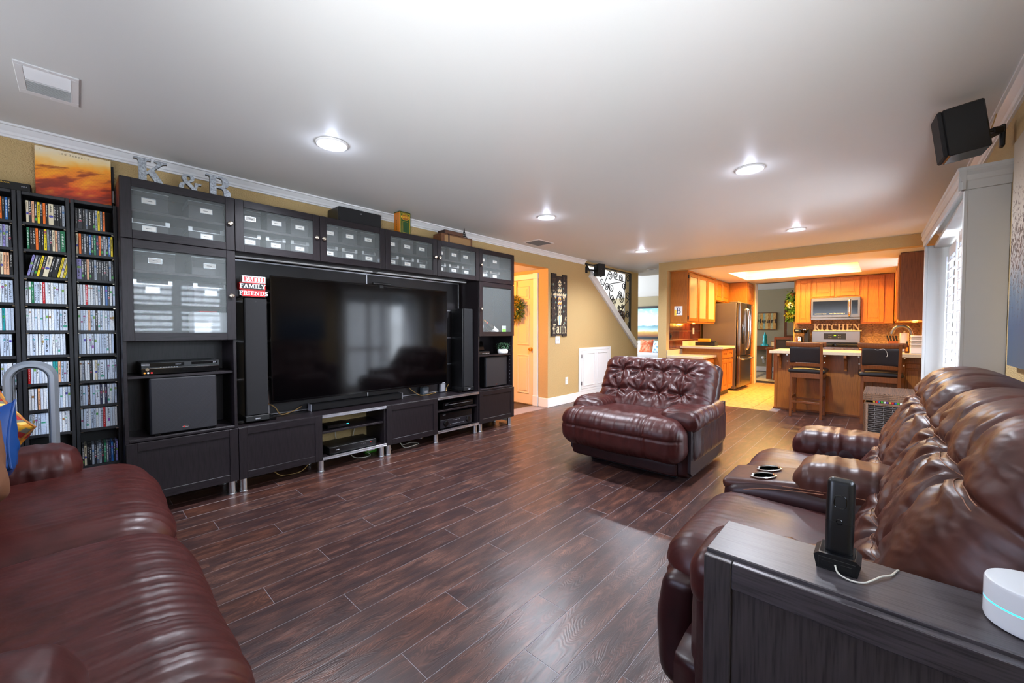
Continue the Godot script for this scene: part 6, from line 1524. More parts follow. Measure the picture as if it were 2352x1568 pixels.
func window_unit(n, z0, z1, y0, y1):
	var o = meta(bxs(self, n, M.white_paint, [[v3(RX + 0.05, y0, z1), v3(RX + 0.12, y0 + 0.045, z0)], [v3(RX + 0.05, y1 - 0.045, z1), v3(RX + 0.12, y1, z0)], [v3(RX + 0.05, y0 + 0.045, z1), v3(RX + 0.12, y1 - 0.045, z1 + 0.045)], [v3(RX + 0.05, y0 + 0.045, z0 - 0.045), v3(RX + 0.12, y1 - 0.045, z0)], [v3(RX + 0.06, y0 + 0.045, (z0 + z1) * 0.5 - 0.02), v3(RX + 0.11, y1 - 0.045, (z0 + z1) * 0.5 + 0.02)]], 0.003), "", "", "", "structure")
	bx(o, "pane", M.window_glass, v3(RX + 0.083, y0 + 0.04, z1 + 0.04), v3(RX + 0.087, y1 - 0.04, z0 - 0.04), 0.0)
	return o

func build_window_wall():
	window_unit("window_1", -0.4, -1.55, 1.1, 2.1)
	window_unit("window_2", -5.7, -6.5, 1.1, 2.1)
	var wb = meta(bxs(self, "window_4", M.white_paint, [[v3(-3.1, 0.95, 1.35), v3(-0.7, 1.0, 1.42)], [v3(-3.1, 2.05, 1.35), v3(-0.7, 2.1, 1.42)], [v3(-3.1, 1.0, 1.35), v3(-3.05, 2.05, 1.42)], [v3(-0.75, 1.0, 1.35), v3(-0.7, 2.05, 1.42)], [v3(-1.93, 1.0, 1.36), v3(-1.87, 2.05, 1.41)]], 0.003), "", "", "", "structure")  # out of view, placed to light the room from behind the camera
	bx(wb, "pane", M.window_glass, v3(-3.06, 0.99, 1.383), v3(-0.74, 2.06, 1.387), 0.0)
	window_unit("window_3", -8.2, -9.1, 1.1, 2.1)  # out of view, lets daylight into the kitchen end
	for k in 2: shutter(["white louvred shutter on the window, side nearer the camera", "white louvred shutter on the window, side nearer the loveseat"][k], v3(RX + 0.005, 1.11, -0.69 - k * 0.57), 0.565, 0.98, "window shutters", 0.35)
	# sliding door: frame and two panes
	var dd = meta(bxs(self, "door_2", M.white_paint, [[v3(RX + 0.04, 0.0, -5.25), v3(RX + 0.13, 0.06, -3.55)], [v3(RX + 0.04, 1.98, -5.25), v3(RX + 0.13, 2.04, -3.55)], [v3(RX + 0.04, 0.06, -3.62), v3(RX + 0.13, 1.98, -3.55)], [v3(RX + 0.04, 0.06, -5.25), v3(RX + 0.13, 1.98, -5.18)], [v3(RX + 0.05, 0.06, -4.44), v3(RX + 0.12, 1.98, -4.36)]], 0.003), "", "", "", "structure")
	for a in [[-4.36, -3.62], [-5.18, -4.44]]: bx(dd, "pane", M.window_glass, v3(RX + 0.083, 0.05, a[0] - 0.01), v3(RX + 0.087, 1.99, a[1] + 0.01), 0.0)
	# the deep white box round the patio door, with a moulded head
	var t = thing("door_surround", "deep white boxed door surround with moulded cornice beside the loveseat", "door surround", v3(0.4, 0, -4.4))
	bx(t, "end_panel", M.surround_white_shaded, v3(0.335, 0.0, -3.43), v3(RX - 0.001, 1.998, -3.41), 0.001); bx(t, "corner_post", M.surround_white_shaded, v3(0.318, 0.0, -3.438), v3(0.336, 1.998, -3.408), 0.003)
	bx(t, "end_panel", M.surround_white_shaded, v3(0.29, 0.0, -5.44), v3(RX - 0.001, 1.998, -5.40), 0.002); bx(t, "corner_post", M.surround_white_shaded, v3(0.270, 0.0, -5.45), v3(0.2905, 1.998, -5.39), 0.003)
	bx(t, "head_board", M.surround_white_shaded, v3(0.33, 1.97, -5.40), v3(RX - 0.001, 1.998, -3.43), 0.001)
	# cornice: swept along the front, with returns at both ends (the box widens a little towards the far end)
	var pr := [Vector2(0, 0), Vector2(0.014, 0), Vector2(0.014, 0.045), Vector2(0.019, 0.05), Vector2(0.027, 0.075), Vector2(0.024, 0.095), Vector2(0.030, 0.106), Vector2(0.032, 0.122), Vector2(0, 0.122)]
	var pf := []
	for p in pr: pf.append(Vector2(-p.x, p.y))
	put(t, "cornice", prism(pf, 2.08, 20.0), M.surround_white_shaded, v3(0.300, 1.998, -4.42) - t.position, v3(0, 0.0225, 0))
	put(t, "cornice_return", prism(pr, 0.195, 20.0), M.surround_white_shaded, v3(0.3935, 1.998, -3.41) - t.position, v3(0, -PI / 2, 0))
	bx(t, "top_board", M.surround_white_shaded, v3(0.31, 2.10, -5.40), v3(RX - 0.001, 2.118, -3.41), 0.0)
	# shutters folded inside the box
	for k in 3: shutter(["white louvred door shutter just behind the box's near end", "middle white louvred shutter inside the boxed patio door", "far white louvred shutter inside the boxed patio door"][k], v3([0.40, 0.415, 0.43][k], 0.03, [-3.74, -4.25, -5.05][k]), 0.50, 1.92, "patio door shutters", 0.62)
	# speaker on its arm above the box
	t = thing("satellite_speaker", "black speaker tilted down on a wall arm above the white box", "speaker", v3(0.276, 2.24, -3.16))
	t.rotation = v3(0.0, 0.10, 0.13)
	lb(t, "cabinet", M.satin_black, v3(0.008, 0, 0), v3(0.150, 0.245, 0.15), 0.006); lb(t, "grille", M.grille_cloth, v3(-0.076, 0, 0), v3(0.02, 0.240, 0.146), 0.007)
	put(t, "arm", tube([v3(0.08, -0.01, -0.03), v3(0.12, -0.005, -0.09), v3(0.155, 0.005, -0.15)], 0.006, 8), M.iron_black)
	lb(t, "clamp", M.iron_black, v3(0.150, 0.005, -0.17), v3(0.05, 0.035, 0.085), 0.006, v3(0, 0.45, 0)); lb(t, "wall_plate", M.iron_black, v3(0.198, -0.01, -0.225), v3(0.018, 0.115, 0.05), 0.004, v3(0, -0.1, -0.13))
	put(t, "cable", tube(smoothed([v3(0.078, 0.03, -0.02), v3(0.11, 0.035, -0.08), v3(0.135, 0.015, -0.14), v3(0.16, 0.05, -0.18), v3(0.185, 0.11, -0.2)], 6), 0.003, 6), M.cord_tan)
	# unframed painting on the window wall
	t = thing("canvas_painting", "unframed abstract canvas, beige above and blue below, at right edge", "painting", v3(0.474, 1.585, -2.75))
	lb(t, "canvas", M.card_white, Vector3.ZERO, v3(0.028, 1.10, 0.84), 0.002)
	lb(t, "picture", image_mat("abstract_print", abstract_art(), 0.6), v3(-0.0145, 0, 0), v3(0.001, 1.098, 0.838), 0.0)
	# outside: paved yard, hedge and white fence, seen in reflections
	meta(bx(self, "ground", M.patio, v3(RX + 0.15, -0.25, -14.0), v3(9.0, -0.12, 4.0), 0.0), "", "", "", "structure")
	for k in 3:
		t = thing("garden_hedge", "green garden hedge outside, %s" % ["beyond the shuttered window", "beyond the patio door", "beyond the kitchen window"][k], "hedge", v3(4.6, -0.12, -1.0 - 4.2 * k), "garden hedges")
		put(t, "crown", soft(v3(1.4, 3.0, 3.2), 0.5, Vector3i(20, 36, 44), func(p, n): return p + n * (fold.get_noise_3d(p.x * 30.0, p.y * 30.0, p.z * 30.0 + k * 90.0) * 0.5)), M.hedge, v3(0, 1.75, 0)); put(t, "stem", cyl(0.08, 0.6, 10), M.bar_oak, v3(0, 0.3, 0))
	t = thing("garden_fence", "white boarded garden fence outside the window wall", "fence", v3(3.4, -0.12, -4.0)); lb(t, "rail", M.white_paint, v3(0, 0.4, 0), v3(0.04, 0.08, 12.0)); lb(t, "rail", M.white_paint, v3(0, 1.2, 0), v3(0.04, 0.08, 12.0))
	for k in 60: lb(t, "board", M.white_paint, v3(-0.03, 0.78, -5.9 + k * 0.2), v3(0.02, 1.52, 0.185), 0.003)

# ---------------------------------------------------------------- kitchen
func cab_door(p, n, axis, face, a0, a1, y0, y1, m = null, glassy := false):
	# raised-panel door. axis 0: faces +x at x = face, spans z; axis 1: faces +z at z = face, spans x
	m = m if m else M.oak
	var P = func(u, y, d): return v3(face + d, y, u) if axis == 0 else v3(u, y, face + d)
	var w := 0.06
	if a1 < a0: var q = a0; a0 = a1; a1 = q
	var d = bxs(p, n, m, [[P.call(a0, y0, 0.0), P.call(a0 + w, y1, 0.02)], [P.call(a1 - w, y0, 0.0), P.call(a1, y1, 0.02)], [P.call(a0 + w, y0, 0.0), P.call(a1 - w, y0 + w, 0.0195)], [P.call(a0 + w, y1 - w, 0.0), P.call(a1 - w, y1, 0.0195)]], 0.003)
	if glassy: bx(d, "pane", M.reeded_glass, P.call(a0 + w, y0 + w, 0.006), P.call(a1 - w, y1 - w, 0.011), 0.0)
	elif a1 - a0 > 2.4 * w: bxs(d, "panel", m, [[P.call(a0 + w, y0 + w, 0.002), P.call(a1 - w, y1 - w, 0.009)], [P.call(a0 + w + 0.022, y0 + w + 0.022, 0.009), P.call(a1 - w - 0.022, y1 - w - 0.022, 0.017)]], 0.006)
	return d

func build_kitchen():
	# left wall cabinets with reeded glass, then small ones over the fridge
	var t = thing("kitchen_wall_cabinet", "oak wall cabinet with three reeded glass doors on kitchen's left wall", "cabinet", v3(-2.69, 1.345, -8.1))
	bx(t, "body", M.oak, v3(-2.848, 1.345, -8.88), v3(-2.55, 2.255, -7.31), 0.003); bx(t, "top_moulding", M.oak_flat, v3(-2.848, 2.245, -8.9), v3(-2.53, 2.269, -7.295), 0.003)
	for k in 3:
		var d = cab_door(t, "door", 0, -2.55, -7.345 - k * 0.51, -7.84 - k * 0.51, 1.375, 2.225, null, true)
		if k == 0:
			for y in [1.44, 2.16]: bx(d, "hinge", M.screw_black, v3(-2.548, y - 0.03, -7.345), v3(-2.528, y + 0.03, -7.335), 0.001)
	t = thing("kitchen_wall_cabinet", "short oak wall cabinet with two doors above the fridge", "cabinet", v3(-2.69, 1.81, -9.35)); bx(t, "body", M.oak, v3(-2.848, 1.815, -9.82), v3(-2.55, 2.262, -8.885), 0.003)
	for k in 2: cab_door(t, "door", 0, -2.55, -8.91 - k * 0.45, -9.345 - k * 0.45, 1.835, 2.235)
	t = thing("pantry_cabinet", "deep oak pantry cabinet in the corner behind the fridge", "cabinet", v3(-2.5, 0, -10.15)); bx(t, "body", M.oak, v3(-2.848, 0.001, -10.44), v3(-2.19, 2.262, -9.89), 0.003)
	for a in [[0.15, 1.0], [1.02, 1.75], [1.79, 2.235]]: cab_door(t, "door", 0, -2.19, -9.92, -10.40, a[0], a[1])
	# fridge
	t = thing("refrigerator", "stainless french door refrigerator with grey sides in the kitchen", "refrigerator", v3(-2.5, 0, -9.41))
	bx(t, "body", M.steel_side, v3(-2.80, 0.03, -9.86), v3(-2.17, 1.765, -8.955), 0.006); bx(t, "kick_grille", M.screw_black, v3(-2.75, 0.001, -9.84), v3(-2.2, 0.03, -8.98), 0.0); bx(t, "hinge_cover", M.steel_side, v3(-2.30, 1.765, -9.84), v3(-2.14, 1.79, -8.975), 0.004)
	for k in 2:
		var d = put(t, "door", soft(v3(0.07, 1.06, 0.445), 0.02, Vector3i(6, 8, 20), func(p, n): return p + v3(0.018 * (1.0 - pow(p.z / 0.2225, 2.0)) * sat(n.x), 0, 0)), M.steel, v3(-2.125, 1.235, -9.181 - k * 0.452) - t.position)
		put(d, "handle", tube(smoothed([v3(0.03, 0.42, 0.18 * (2 * k - 1)), v3(0.075, 0.36, 0.17 * (2 * k - 1)), v3(0.095, 0.0, 0.155 * (2 * k - 1)), v3(0.075, -0.36, 0.17 * (2 * k - 1)), v3(0.03, -0.42, 0.18 * (2 * k - 1))], 6), 0.014, 10), M.chrome)
		if k == 0: lb(d, "dispenser", M.gloss_black, v3(0.052, -0.12, 0.04), v3(0.006, 0.34, 0.2), 0.003); lb(d, "dispenser_frame", M.steel, v3(0.05, 0.07, 0.04), v3(0.012, 0.05, 0.21), 0.003)
	var fz = put(t, "freezer_drawer", soft(v3(0.07, 0.62, 0.90), 0.02, Vector3i(6, 8, 30), func(p, n): return p + v3(0.022 * (1.0 - pow(p.z / 0.45, 2.0)) * sat(n.x), 0, 0)), M.steel, v3(-2.125, 0.385, -9.408) - t.position)
	put(fz, "handle", tube(smoothed([v3(0.035, 0.25, -0.40), v3(0.09, 0.25, -0.36), v3(0.105, 0.25, 0.0), v3(0.09, 0.25, 0.36), v3(0.035, 0.25, 0.40)], 6), 0.014, 10), M.chrome)
	# counters on the left: low desk top, then a higher run
	t = thing("desk_counter", "low cream laminate desk counter just behind the armchair", "counter", v3(-2.55, 0.73, -7.6)); bx(t, "top", M.laminate, v3(-2.849, 0.725, -7.90), v3(-2.222, 0.765, -7.16), 0.004); bx(t, "upstand", M.laminate, v3(-2.849, 0.765, -7.90), v3(-2.83, 0.855, -7.16), 0.003)
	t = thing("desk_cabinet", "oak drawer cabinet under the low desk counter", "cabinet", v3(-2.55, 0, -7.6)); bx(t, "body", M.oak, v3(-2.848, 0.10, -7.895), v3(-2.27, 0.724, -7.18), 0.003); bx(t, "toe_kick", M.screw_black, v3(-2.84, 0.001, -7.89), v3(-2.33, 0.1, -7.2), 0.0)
	for y in [[0.13, 0.40], [0.43, 0.69]]: cab_door(t, "drawer", 0, -2.27, -7.21, -7.87, y[0], y[1])
	t = thing("base_counter", "higher cream laminate counter with upstand next to the fridge", "counter", v3(-2.48, 0.875, -8.3)); bx(t, "top", M.laminate, v3(-2.849, 0.875, -8.62), v3(-2.095, 0.915, -7.80), 0.004); bx(t, "upstand", M.laminate, v3(-2.849, 0.915, -8.62), v3(-2.83, 1.005, -7.905), 0.003)
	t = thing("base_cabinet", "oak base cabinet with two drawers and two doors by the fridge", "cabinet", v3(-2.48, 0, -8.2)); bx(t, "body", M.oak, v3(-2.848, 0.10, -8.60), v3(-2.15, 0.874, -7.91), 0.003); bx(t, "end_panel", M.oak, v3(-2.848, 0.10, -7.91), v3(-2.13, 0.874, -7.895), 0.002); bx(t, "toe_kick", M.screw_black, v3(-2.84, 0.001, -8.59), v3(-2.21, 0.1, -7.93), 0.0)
	for k in 2:
		cab_door(t, "drawer", 0, -2.15, -7.92 - k * 0.345, -8.25 - k * 0.345, 0.70, 0.85); cab_door(t, "door", 0, -2.15, -7.92 - k * 0.345, -8.25 - k * 0.345, 0.13, 0.67)
	# brown splashback tiles on the left wall
	var sp = meta(bx(self, "splashback", M.tile_grout, v3(-2.8495, 0.84, -8.93), v3(-2.844, 1.345, -7.265), 0.0), "", "", "", "structure")
	for i in 11:
		for j in 4:
			var y0 := 0.715 + j * 0.163; var y1 := minf(y0 + 0.155, 1.343)
			if y1 < 0.86: continue
			var za := -7.268 - i * 0.152
			if y0 < 1.005 and za < -7.9: y0 = 1.005
			if y0 < 0.857: y0 = 0.857
			if y1 - y0 < 0.01: continue
			bx(sp, "tile", [M.tile_brown, M.tile_brown, M.tile_brown_dark][rng.randi() % 3], v3(-2.845, y0, maxf(za - 0.145, -8.93)), v3(-2.838, y1, za), 0.0015)
	for a in [["white switch plate on the brown tiles", v3(-2.835, 1.20, -8.5), M.plastic_white], ["dark socket with a plug at the near end of the brown tiles", v3(-2.835, 1.103, -7.32), M.screw_black]]:
		t = thing("wall_plate", a[0], "socket", a[1]); lb(t, "plate", a[2], Vector3.ZERO, v3(0.006, 0.122, 0.078), 0.002); lb(t, "toggle", a[2], v3(0.01, 0, 0), v3(0.016, 0.05 if a[2] == M.screw_black else 0.02, 0.035 if a[2] == M.screw_black else 0.01), 0.003)
	t = thing("storage_tin", "black box on the higher kitchen counter", "box", v3(-2.53, 0.915, -8.33)); lb(t, "box", M.matte_black, v3(0, 0.034, 0), v3(0.36, 0.066, 0.2), 0.004); lb(t, "lid", M.satin_black, v3(0, 0.069, 0), v3(0.365, 0.006, 0.205), 0.002)
	t = thing("butter_box", "yellow carton lying on the black counter box", "carton", v3(-2.56, 0.9875, -8.30)); lb(t, "carton", mat("yellow_carton", Color(0.85, 0.60, 0.08), 0.5), v3(0, 0.032, 0), v3(0.21, 0.062, 0.09), 0.006); lb(t, "flap", mat("yellow_flap", Color(0.78, 0.52, 0.05), 0.5), v3(0.1055, 0.032, 0), v3(0.001, 0.05, 0.08), 0.0)
	t = thing("counter_remote", "dark small remote lying on the black counter box", "remote", v3(-2.40, 0.9875, -8.30)); lb(t, "case", M.satin_black, v3(0, 0.009, 0), v3(0.09, 0.016, 0.04), 0.004, v3(0, 0.4, 0)); lb(t, "button", M.grey_print, v3(0.02, 0.0175, 0), v3(0.01, 0.002, 0.008), 0.0)
	t = thing("letter_tile", "white letter B tile fixed to the oak cabinet end", "letter tile", v3(-2.70, 1.56, -7.306)); lb(t, "tile", M.ceramic, Vector3.ZERO, v3(0.142, 0.165, 0.008), 0.004); lb(t, "yellow_corner", mat("letter_yellow", Color(0.95, 0.80, 0.25), 0.5), v3(-0.05, -0.03, 0.0045), v3(0.036, 0.1, 0.001), 0.0); text(t, "lettering", "B", 0.108, 0.002, mat("letter_blue", Color(0.03, 0.10, 0.38), 0.4), v3(0.006, 0, 0.005), Vector3.ZERO, "Droid Serif")
	# stove wall
	t = thing("kitchen_wall_cabinet", "narrow oak wall cabinet left of the microwave", "cabinet", v3(-1.22, 1.345, -10.3)); bx(t, "body", M.oak, v3(-1.355, 1.345, -10.445), v3(-1.085, 2.262, -10.16), 0.003); cab_door(t, "door", 1, -10.16, -1.335, -1.10, 1.37, 2.235)
	t = thing("kitchen_wall_cabinet", "short oak wall cabinet with two doors over the microwave", "cabinet", v3(-0.71, 1.86, -10.3)); bx(t, "body", M.oak, v3(-1.0845, 1.86, -10.445), v3(-0.325, 2.262, -10.16), 0.003)
	cab_door(t, "door", 1, -10.16, -1.07, -0.725, 1.885, 2.235); cab_door(t, "door", 1, -10.16, -0.695, -0.345, 1.885, 2.235)
	t = thing("kitchen_wall_cabinet", "tall oak wall cabinet right of the microwave", "cabinet", v3(-0.15, 1.345, -10.3)); bx(t, "body", M.oak, v3(-0.3245, 1.345, -10.445), v3(0.13, 2.262, -10.16), 0.003); cab_door(t, "door", 1, -10.16, -0.29, 0.0, 1.37, 2.235)
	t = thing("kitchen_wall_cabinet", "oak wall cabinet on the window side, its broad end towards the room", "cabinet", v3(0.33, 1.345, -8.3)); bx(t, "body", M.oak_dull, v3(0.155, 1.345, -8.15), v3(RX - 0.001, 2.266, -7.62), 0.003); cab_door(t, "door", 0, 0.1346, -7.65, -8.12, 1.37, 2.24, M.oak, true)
	t = thing("kitchen_wall_cabinet", "oak corner wall cabinet beyond the window side one", "cabinet", v3(0.33, 1.345, -9.8)); bx(t, "body", M.oak, v3(0.155, 1.345, -10.445), v3(RX - 0.001, 2.262, -9.15), 0.003); cab_door(t, "door", 0, 0.1346, -9.18, -9.75, 1.37, 2.235)
	t = thing("microwave", "stainless over-range microwave with dark window", "microwave", v3(-0.705, 1.42, -10.28)); bx(t, "case", M.steel, v3(-1.083, 1.425, -10.445), v3(-0.327, 1.855, -10.09), 0.004); bx(t, "door", M.steel, v3(-1.083, 1.465, -10.09), v3(-0.327, 1.855, -10.055), 0.006)
	bx(t, "window", M.gloss_black, v3(-1.05, 1.515, -10.056), v3(-0.515, 1.79, -10.052), 0.001); bx(t, "keypad", M.gloss_black, v3(-0.455, 1.53, -10.056), v3(-0.365, 1.79, -10.052), 0.001); put(t, "handle", tube(smoothed([v3(-0.487, 1.81, -10.055), v3(-0.487, 1.79, -10.02), v3(-0.487, 1.65, -10.012), v3(-0.487, 1.51, -10.02), v3(-0.487, 1.49, -10.055)], 5), 0.017, 10), M.chrome, -t.position)
	bx(t, "vent_lip", M.steel, v3(-1.083, 1.422, -10.445), v3(-0.327, 1.4645, -10.06), 0.004)
	for k in 22:
		if k != 9 and k != 10: bx(t, "button", M.grey_print, v3(-1.02 + k * 0.0215, 1.532, -10.0525), v3(-1.006 + k * 0.0215, 1.548, -10.0515), 0.0)
	t = thing("range_stove", "stainless range with black glass top and lit clock", "stove", v3(-0.705, 0, -10.1)); bx(t, "body", M.steel, v3(-1.083, 0.06, -10.44), v3(-0.327, 0.895, -9.82), 0.004); bx(t, "cooktop", M.gloss_black, v3(-1.084, 0.895, -10.44), v3(-0.326, 0.915, -9.80), 0.004); bx(t, "backguard", M.steel, v3(-1.083, 0.97, -10.44), v3(-0.327, 1.195, -10.30), 0.006); bx(t, "backguard_base", M.gloss_black, v3(-1.083, 0.915, -10.44), v3(-0.327, 0.97, -10.31), 0.003)
	bx(t, "control_panel", M.satin_black, v3(-0.89, 1.03, -10.301), v3(-0.54, 1.155, -10.297), 0.002); bx(t, "clock_display", M.green_display, v3(-0.728, 1.105, -10.2975), v3(-0.695, 1.12, -10.2965), 0.0)
	for k in 8: bx(t, "button", M.grey_print, v3(-0.81 + (k % 4) * 0.028 + (0.09 if k % 4 > 1 else 0.0), 1.064 + 0.045 * (k / 4), -10.2975), v3(-0.795 + (k % 4) * 0.028 + (0.09 if k % 4 > 1 else 0.0), 1.07 + 0.045 * (k / 4), -10.2965), 0.0)
	bx(t, "oven_door", M.steel, v3(-1.08, 0.2, -9.82), v3(-0.33, 0.80, -9.785), 0.006); put(t, "handle", tube([v3(-1.02, 0.76, -9.74), v3(-0.39, 0.76, -9.74)], 0.014, 10), M.chrome, -t.position)
	for k in 5: put(t, "knob", cyl(0.022, 0.03, 16, 0.003), M.steel, v3(-1.0 + k * 0.148, 0.85, -9.80) - t.position, v3(PI / 2, 0, 0))
	for k in 2: bxs(t, "grate", M.iron_black, [[v3(-1.04 + k * 0.37, 0.93, -10.25), v3(-0.72 + k * 0.37, 0.945, -10.235)], [v3(-1.04 + k * 0.37, 0.93, -9.90), v3(-0.72 + k * 0.37, 0.945, -9.885)], [v3(-1.04 + k * 0.37, 0.93, -10.235), v3(-1.025 + k * 0.37, 0.945, -9.90)], [v3(-0.735 + k * 0.37, 0.93, -10.235), v3(-0.72 + k * 0.37, 0.945, -9.90)], [v3(-0.89 + k * 0.37, 0.916, -10.235), v3(-0.875 + k * 0.37, 0.945, -9.90)], [v3(-1.025 + k * 0.37, 0.916, -10.075), v3(-0.735 + k * 0.37, 0.945, -10.06)]], 0.002)
	for a in [[-1.355, -1.086], [-0.324, 0.12]]:
		t = thing("base_counter", "back counter %s the range" % ("left of" if a[0] < -1 else "right of"), "counter", v3((a[0] + a[1]) * 0.5, 0.875, -10.1)); bx(t, "top", M.laminate, v3(a[0], 0.875, -10.445), v3(a[1], 0.915, -9.80), 0.004); bx(t, "upstand", M.laminate, v3(a[0], 0.915, -10.445), v3(a[1], 0.93, -10.43), 0.001)
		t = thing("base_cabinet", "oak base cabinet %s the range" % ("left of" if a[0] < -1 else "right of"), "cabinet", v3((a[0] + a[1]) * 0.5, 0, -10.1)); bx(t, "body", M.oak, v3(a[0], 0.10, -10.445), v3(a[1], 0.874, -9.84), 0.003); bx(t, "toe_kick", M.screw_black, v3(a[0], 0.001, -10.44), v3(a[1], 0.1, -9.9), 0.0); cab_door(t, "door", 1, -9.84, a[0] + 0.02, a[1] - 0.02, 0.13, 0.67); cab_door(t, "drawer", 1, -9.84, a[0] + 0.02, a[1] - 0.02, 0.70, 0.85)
	sp = meta(bx(self, "splashback", M.tile_grout, v3(-1.40, 0.93, -10.449), v3(RX, 1.425, -10.442), 0.0), "", "", "", "structure")
	for i in 9:
		for j in 3:
			var x0 := -1.395 + i * 0.21
			bx(sp, "tile", M["stone_%d" % (rng.randi() % 3)], v3(x0, 0.935 + j * 0.165, -10.443), v3(minf(x0 + 0.204, RX), minf(0.935 + j * 0.165 + 0.159, 1.424), -10.434 + rng.randf_range(-0.001, 0.002)), 0.003)
	# peninsula bar
	t = thing("breakfast_bar", "oak panelled breakfast bar behind the two stools", "bar", v3(-0.38, 0, -7.6))
	bx(t, "body", M.bar_oak, v3(-1.226, 0.001, -7.95), v3(RX - 0.001, 0.868, -7.345), 0.003)
	for a in [[-1.23, -1.19], [-0.245, -0.205]]: bx(t, "trim_strip", M.bar_oak, v3(a[0], 0.002, -7.346), v3(a[1], 0.866, -7.335), 0.003)
	bx(t, "front_panel", M.bar_oak, v3(-1.19, 0.03, -7.346), v3(-0.245, 0.862, -7.339), 0.001); bx(t, "front_panel", M.bar_oak, v3(-0.205, 0.03, -7.346), v3(RX - 0.002, 0.862, -7.339), 0.001); bx(t, "base_strip", M.stool_wood, v3(-1.24, 0.0005, -7.352), v3(RX - 0.002, 0.03, -7.334), 0.003)
	for x in [-1.15, -0.38]: put(t, "bracket", prism([Vector2(0, 0), Vector2(0.045, 0), Vector2(0.05, 0.08), Vector2(0.10, 0.16), Vector2(0.22, 0.19), Vector2(0.22, 0.225), Vector2(0, 0.225)], 0.03), M.bar_oak, v3(x, 0.64, -7.338) - t.position, v3(0, -PI / 2, 0))
	cab_door(t, "door", 1, -7.338, 0.16, 0.42, 0.1, 0.78, M.bar_oak); cab_door(t, "door", 1, -7.338, -0.15, 0.13, 0.1, 0.78, M.bar_oak)
	t = thing("bar_counter", "pale laminate bar counter overhanging towards the room", "counter", v3(-0.38, 0.869, -7.5)); bx(t, "top", M.laminate, v3(-1.265, 0.8685, -7.98), v3(RX - 0.001, 0.91, -7.12), 0.006); bx(t, "edge_band", M.laminate, v3(-1.267, 0.870, -7.12), v3(RX - 0.002, 0.9085, -7.117), 0.001)
	bar_stool("oak bar stool with black leather back, the left one", v3(-0.775, 0, -7.02), 0.0)
	bar_stool("oak bar stool with torn black leather back, beside the wicker basket", v3(-0.023, 0, -7.08), 0.03)

func bar_stool(label, at: Vector3, turn):
	# the back is towards the camera (+z), the seat reaches under the bar
	var t = thing("bar_stool", label, "bar stool", at, "bar stools", turn)
	for s in [-1, 1]:
		put(t, "leg", prism([Vector2(-0.008, 0), Vector2(0.024, 0), Vector2(0.02, 0.62), Vector2(0.042, 0.80), Vector2(0.075, 1.04), Vector2(0.045, 1.05), Vector2(0.012, 0.82), Vector2(-0.016, 0.62)], 0.03, 30.0), M.stool_wood, v3(s * 0.172, 0.001, 0.19), v3(0, -PI / 2, s * -0.045))
		put(t, "leg", prism([Vector2(-0.016, 0), Vector2(0.016, 0), Vector2(0.019, 0.60), Vector2(-0.019, 0.60)], 0.034, 30.0), M.stool_wood, v3(s * 0.172, 0.001, -0.19), v3(0, -PI / 2, 0))
		lb(t, "stretcher", M.stool_wood, v3(s * 0.172, 0.26, 0.0), v3(0.02, 0.03, 0.36), 0.003)
		for k in 2: put(t, "bolt", cyl(0.009, 0.006, 12), M.nickel, v3(s * (0.205 + 0.006 * k), 0.78 + 0.09 * k, 0.253 + 0.016 * k), v3(PI / 2, 0, 0))
	lb(t, "stretcher", M.stool_wood, v3(0, 0.212, 0.197), v3(0.32, 0.03, 0.02), 0.003); lb(t, "stretcher", M.stool_wood, v3(0, 0.212, -0.19), v3(0.32, 0.03, 0.02), 0.003)
	for z in [0.20, -0.19]: lb(t, "apron", M.stool_wood, v3(0, 0.585, z), v3(0.33, 0.07, 0.024), 0.003)
	for s in [-1, 1]: lb(t, "apron", M.stool_wood, v3(s * 0.178, 0.585, 0.0), v3(0.022, 0.06, 0.36), 0.003)
	put(t, "seat", soft(v3(0.43, 0.055, 0.44), 0.025, Vector3i(18, 6, 18), func(p, n): return p + v3(0, 0.015 * sat(n.y) * (1.0 - pow(p.x / 0.215, 2.0)), 0)), M.stool_leather, v3(0, 0.647, -0.015))
	lb(t, "back_rail", M.stool_wood, v3(0, 0.745, 0.237), v3(0.37, 0.05, 0.022), 0.003, v3(0.14, 0, 0))
	put(t, "top_rail", soft(v3(0.45, 0.07, 0.026), 0.01, Vector3i(16, 4, 3), func(p, n): return p + v3(0, 0.004 - 0.012 * (1.0 - pow(p.x / 0.225, 2.0)), -0.015 * (1.0 - pow(p.x / 0.225, 2.0)))), M.stool_wood, v3(0, 1.02, 0.285), v3(0.14, 0, 0))
	var bk = put(t, "back_pad", soft(v3(0.36, 0.225, 0.035), 0.012, Vector3i(16, 10, 4), func(p, n): return p + v3(0, 0, -0.02 * (1.0 - pow(p.x / 0.18, 2.0)))), M.stool_leather, v3(0, 0.875, 0.262), v3(0.14, 0, 0))
	if turn > 0.0: put(bk, "loose_thread", tube(smoothed([v3(-0.06, 0.10, 0.02), v3(-0.03, 0.095, 0.022), v3(0.02, 0.11, 0.02), v3(0.05, 0.07, 0.02), v3(0.055, 0.02, 0.022), v3(0.045, 0.015, 0.022)], 5), 0.002, 5), M.cord_white)

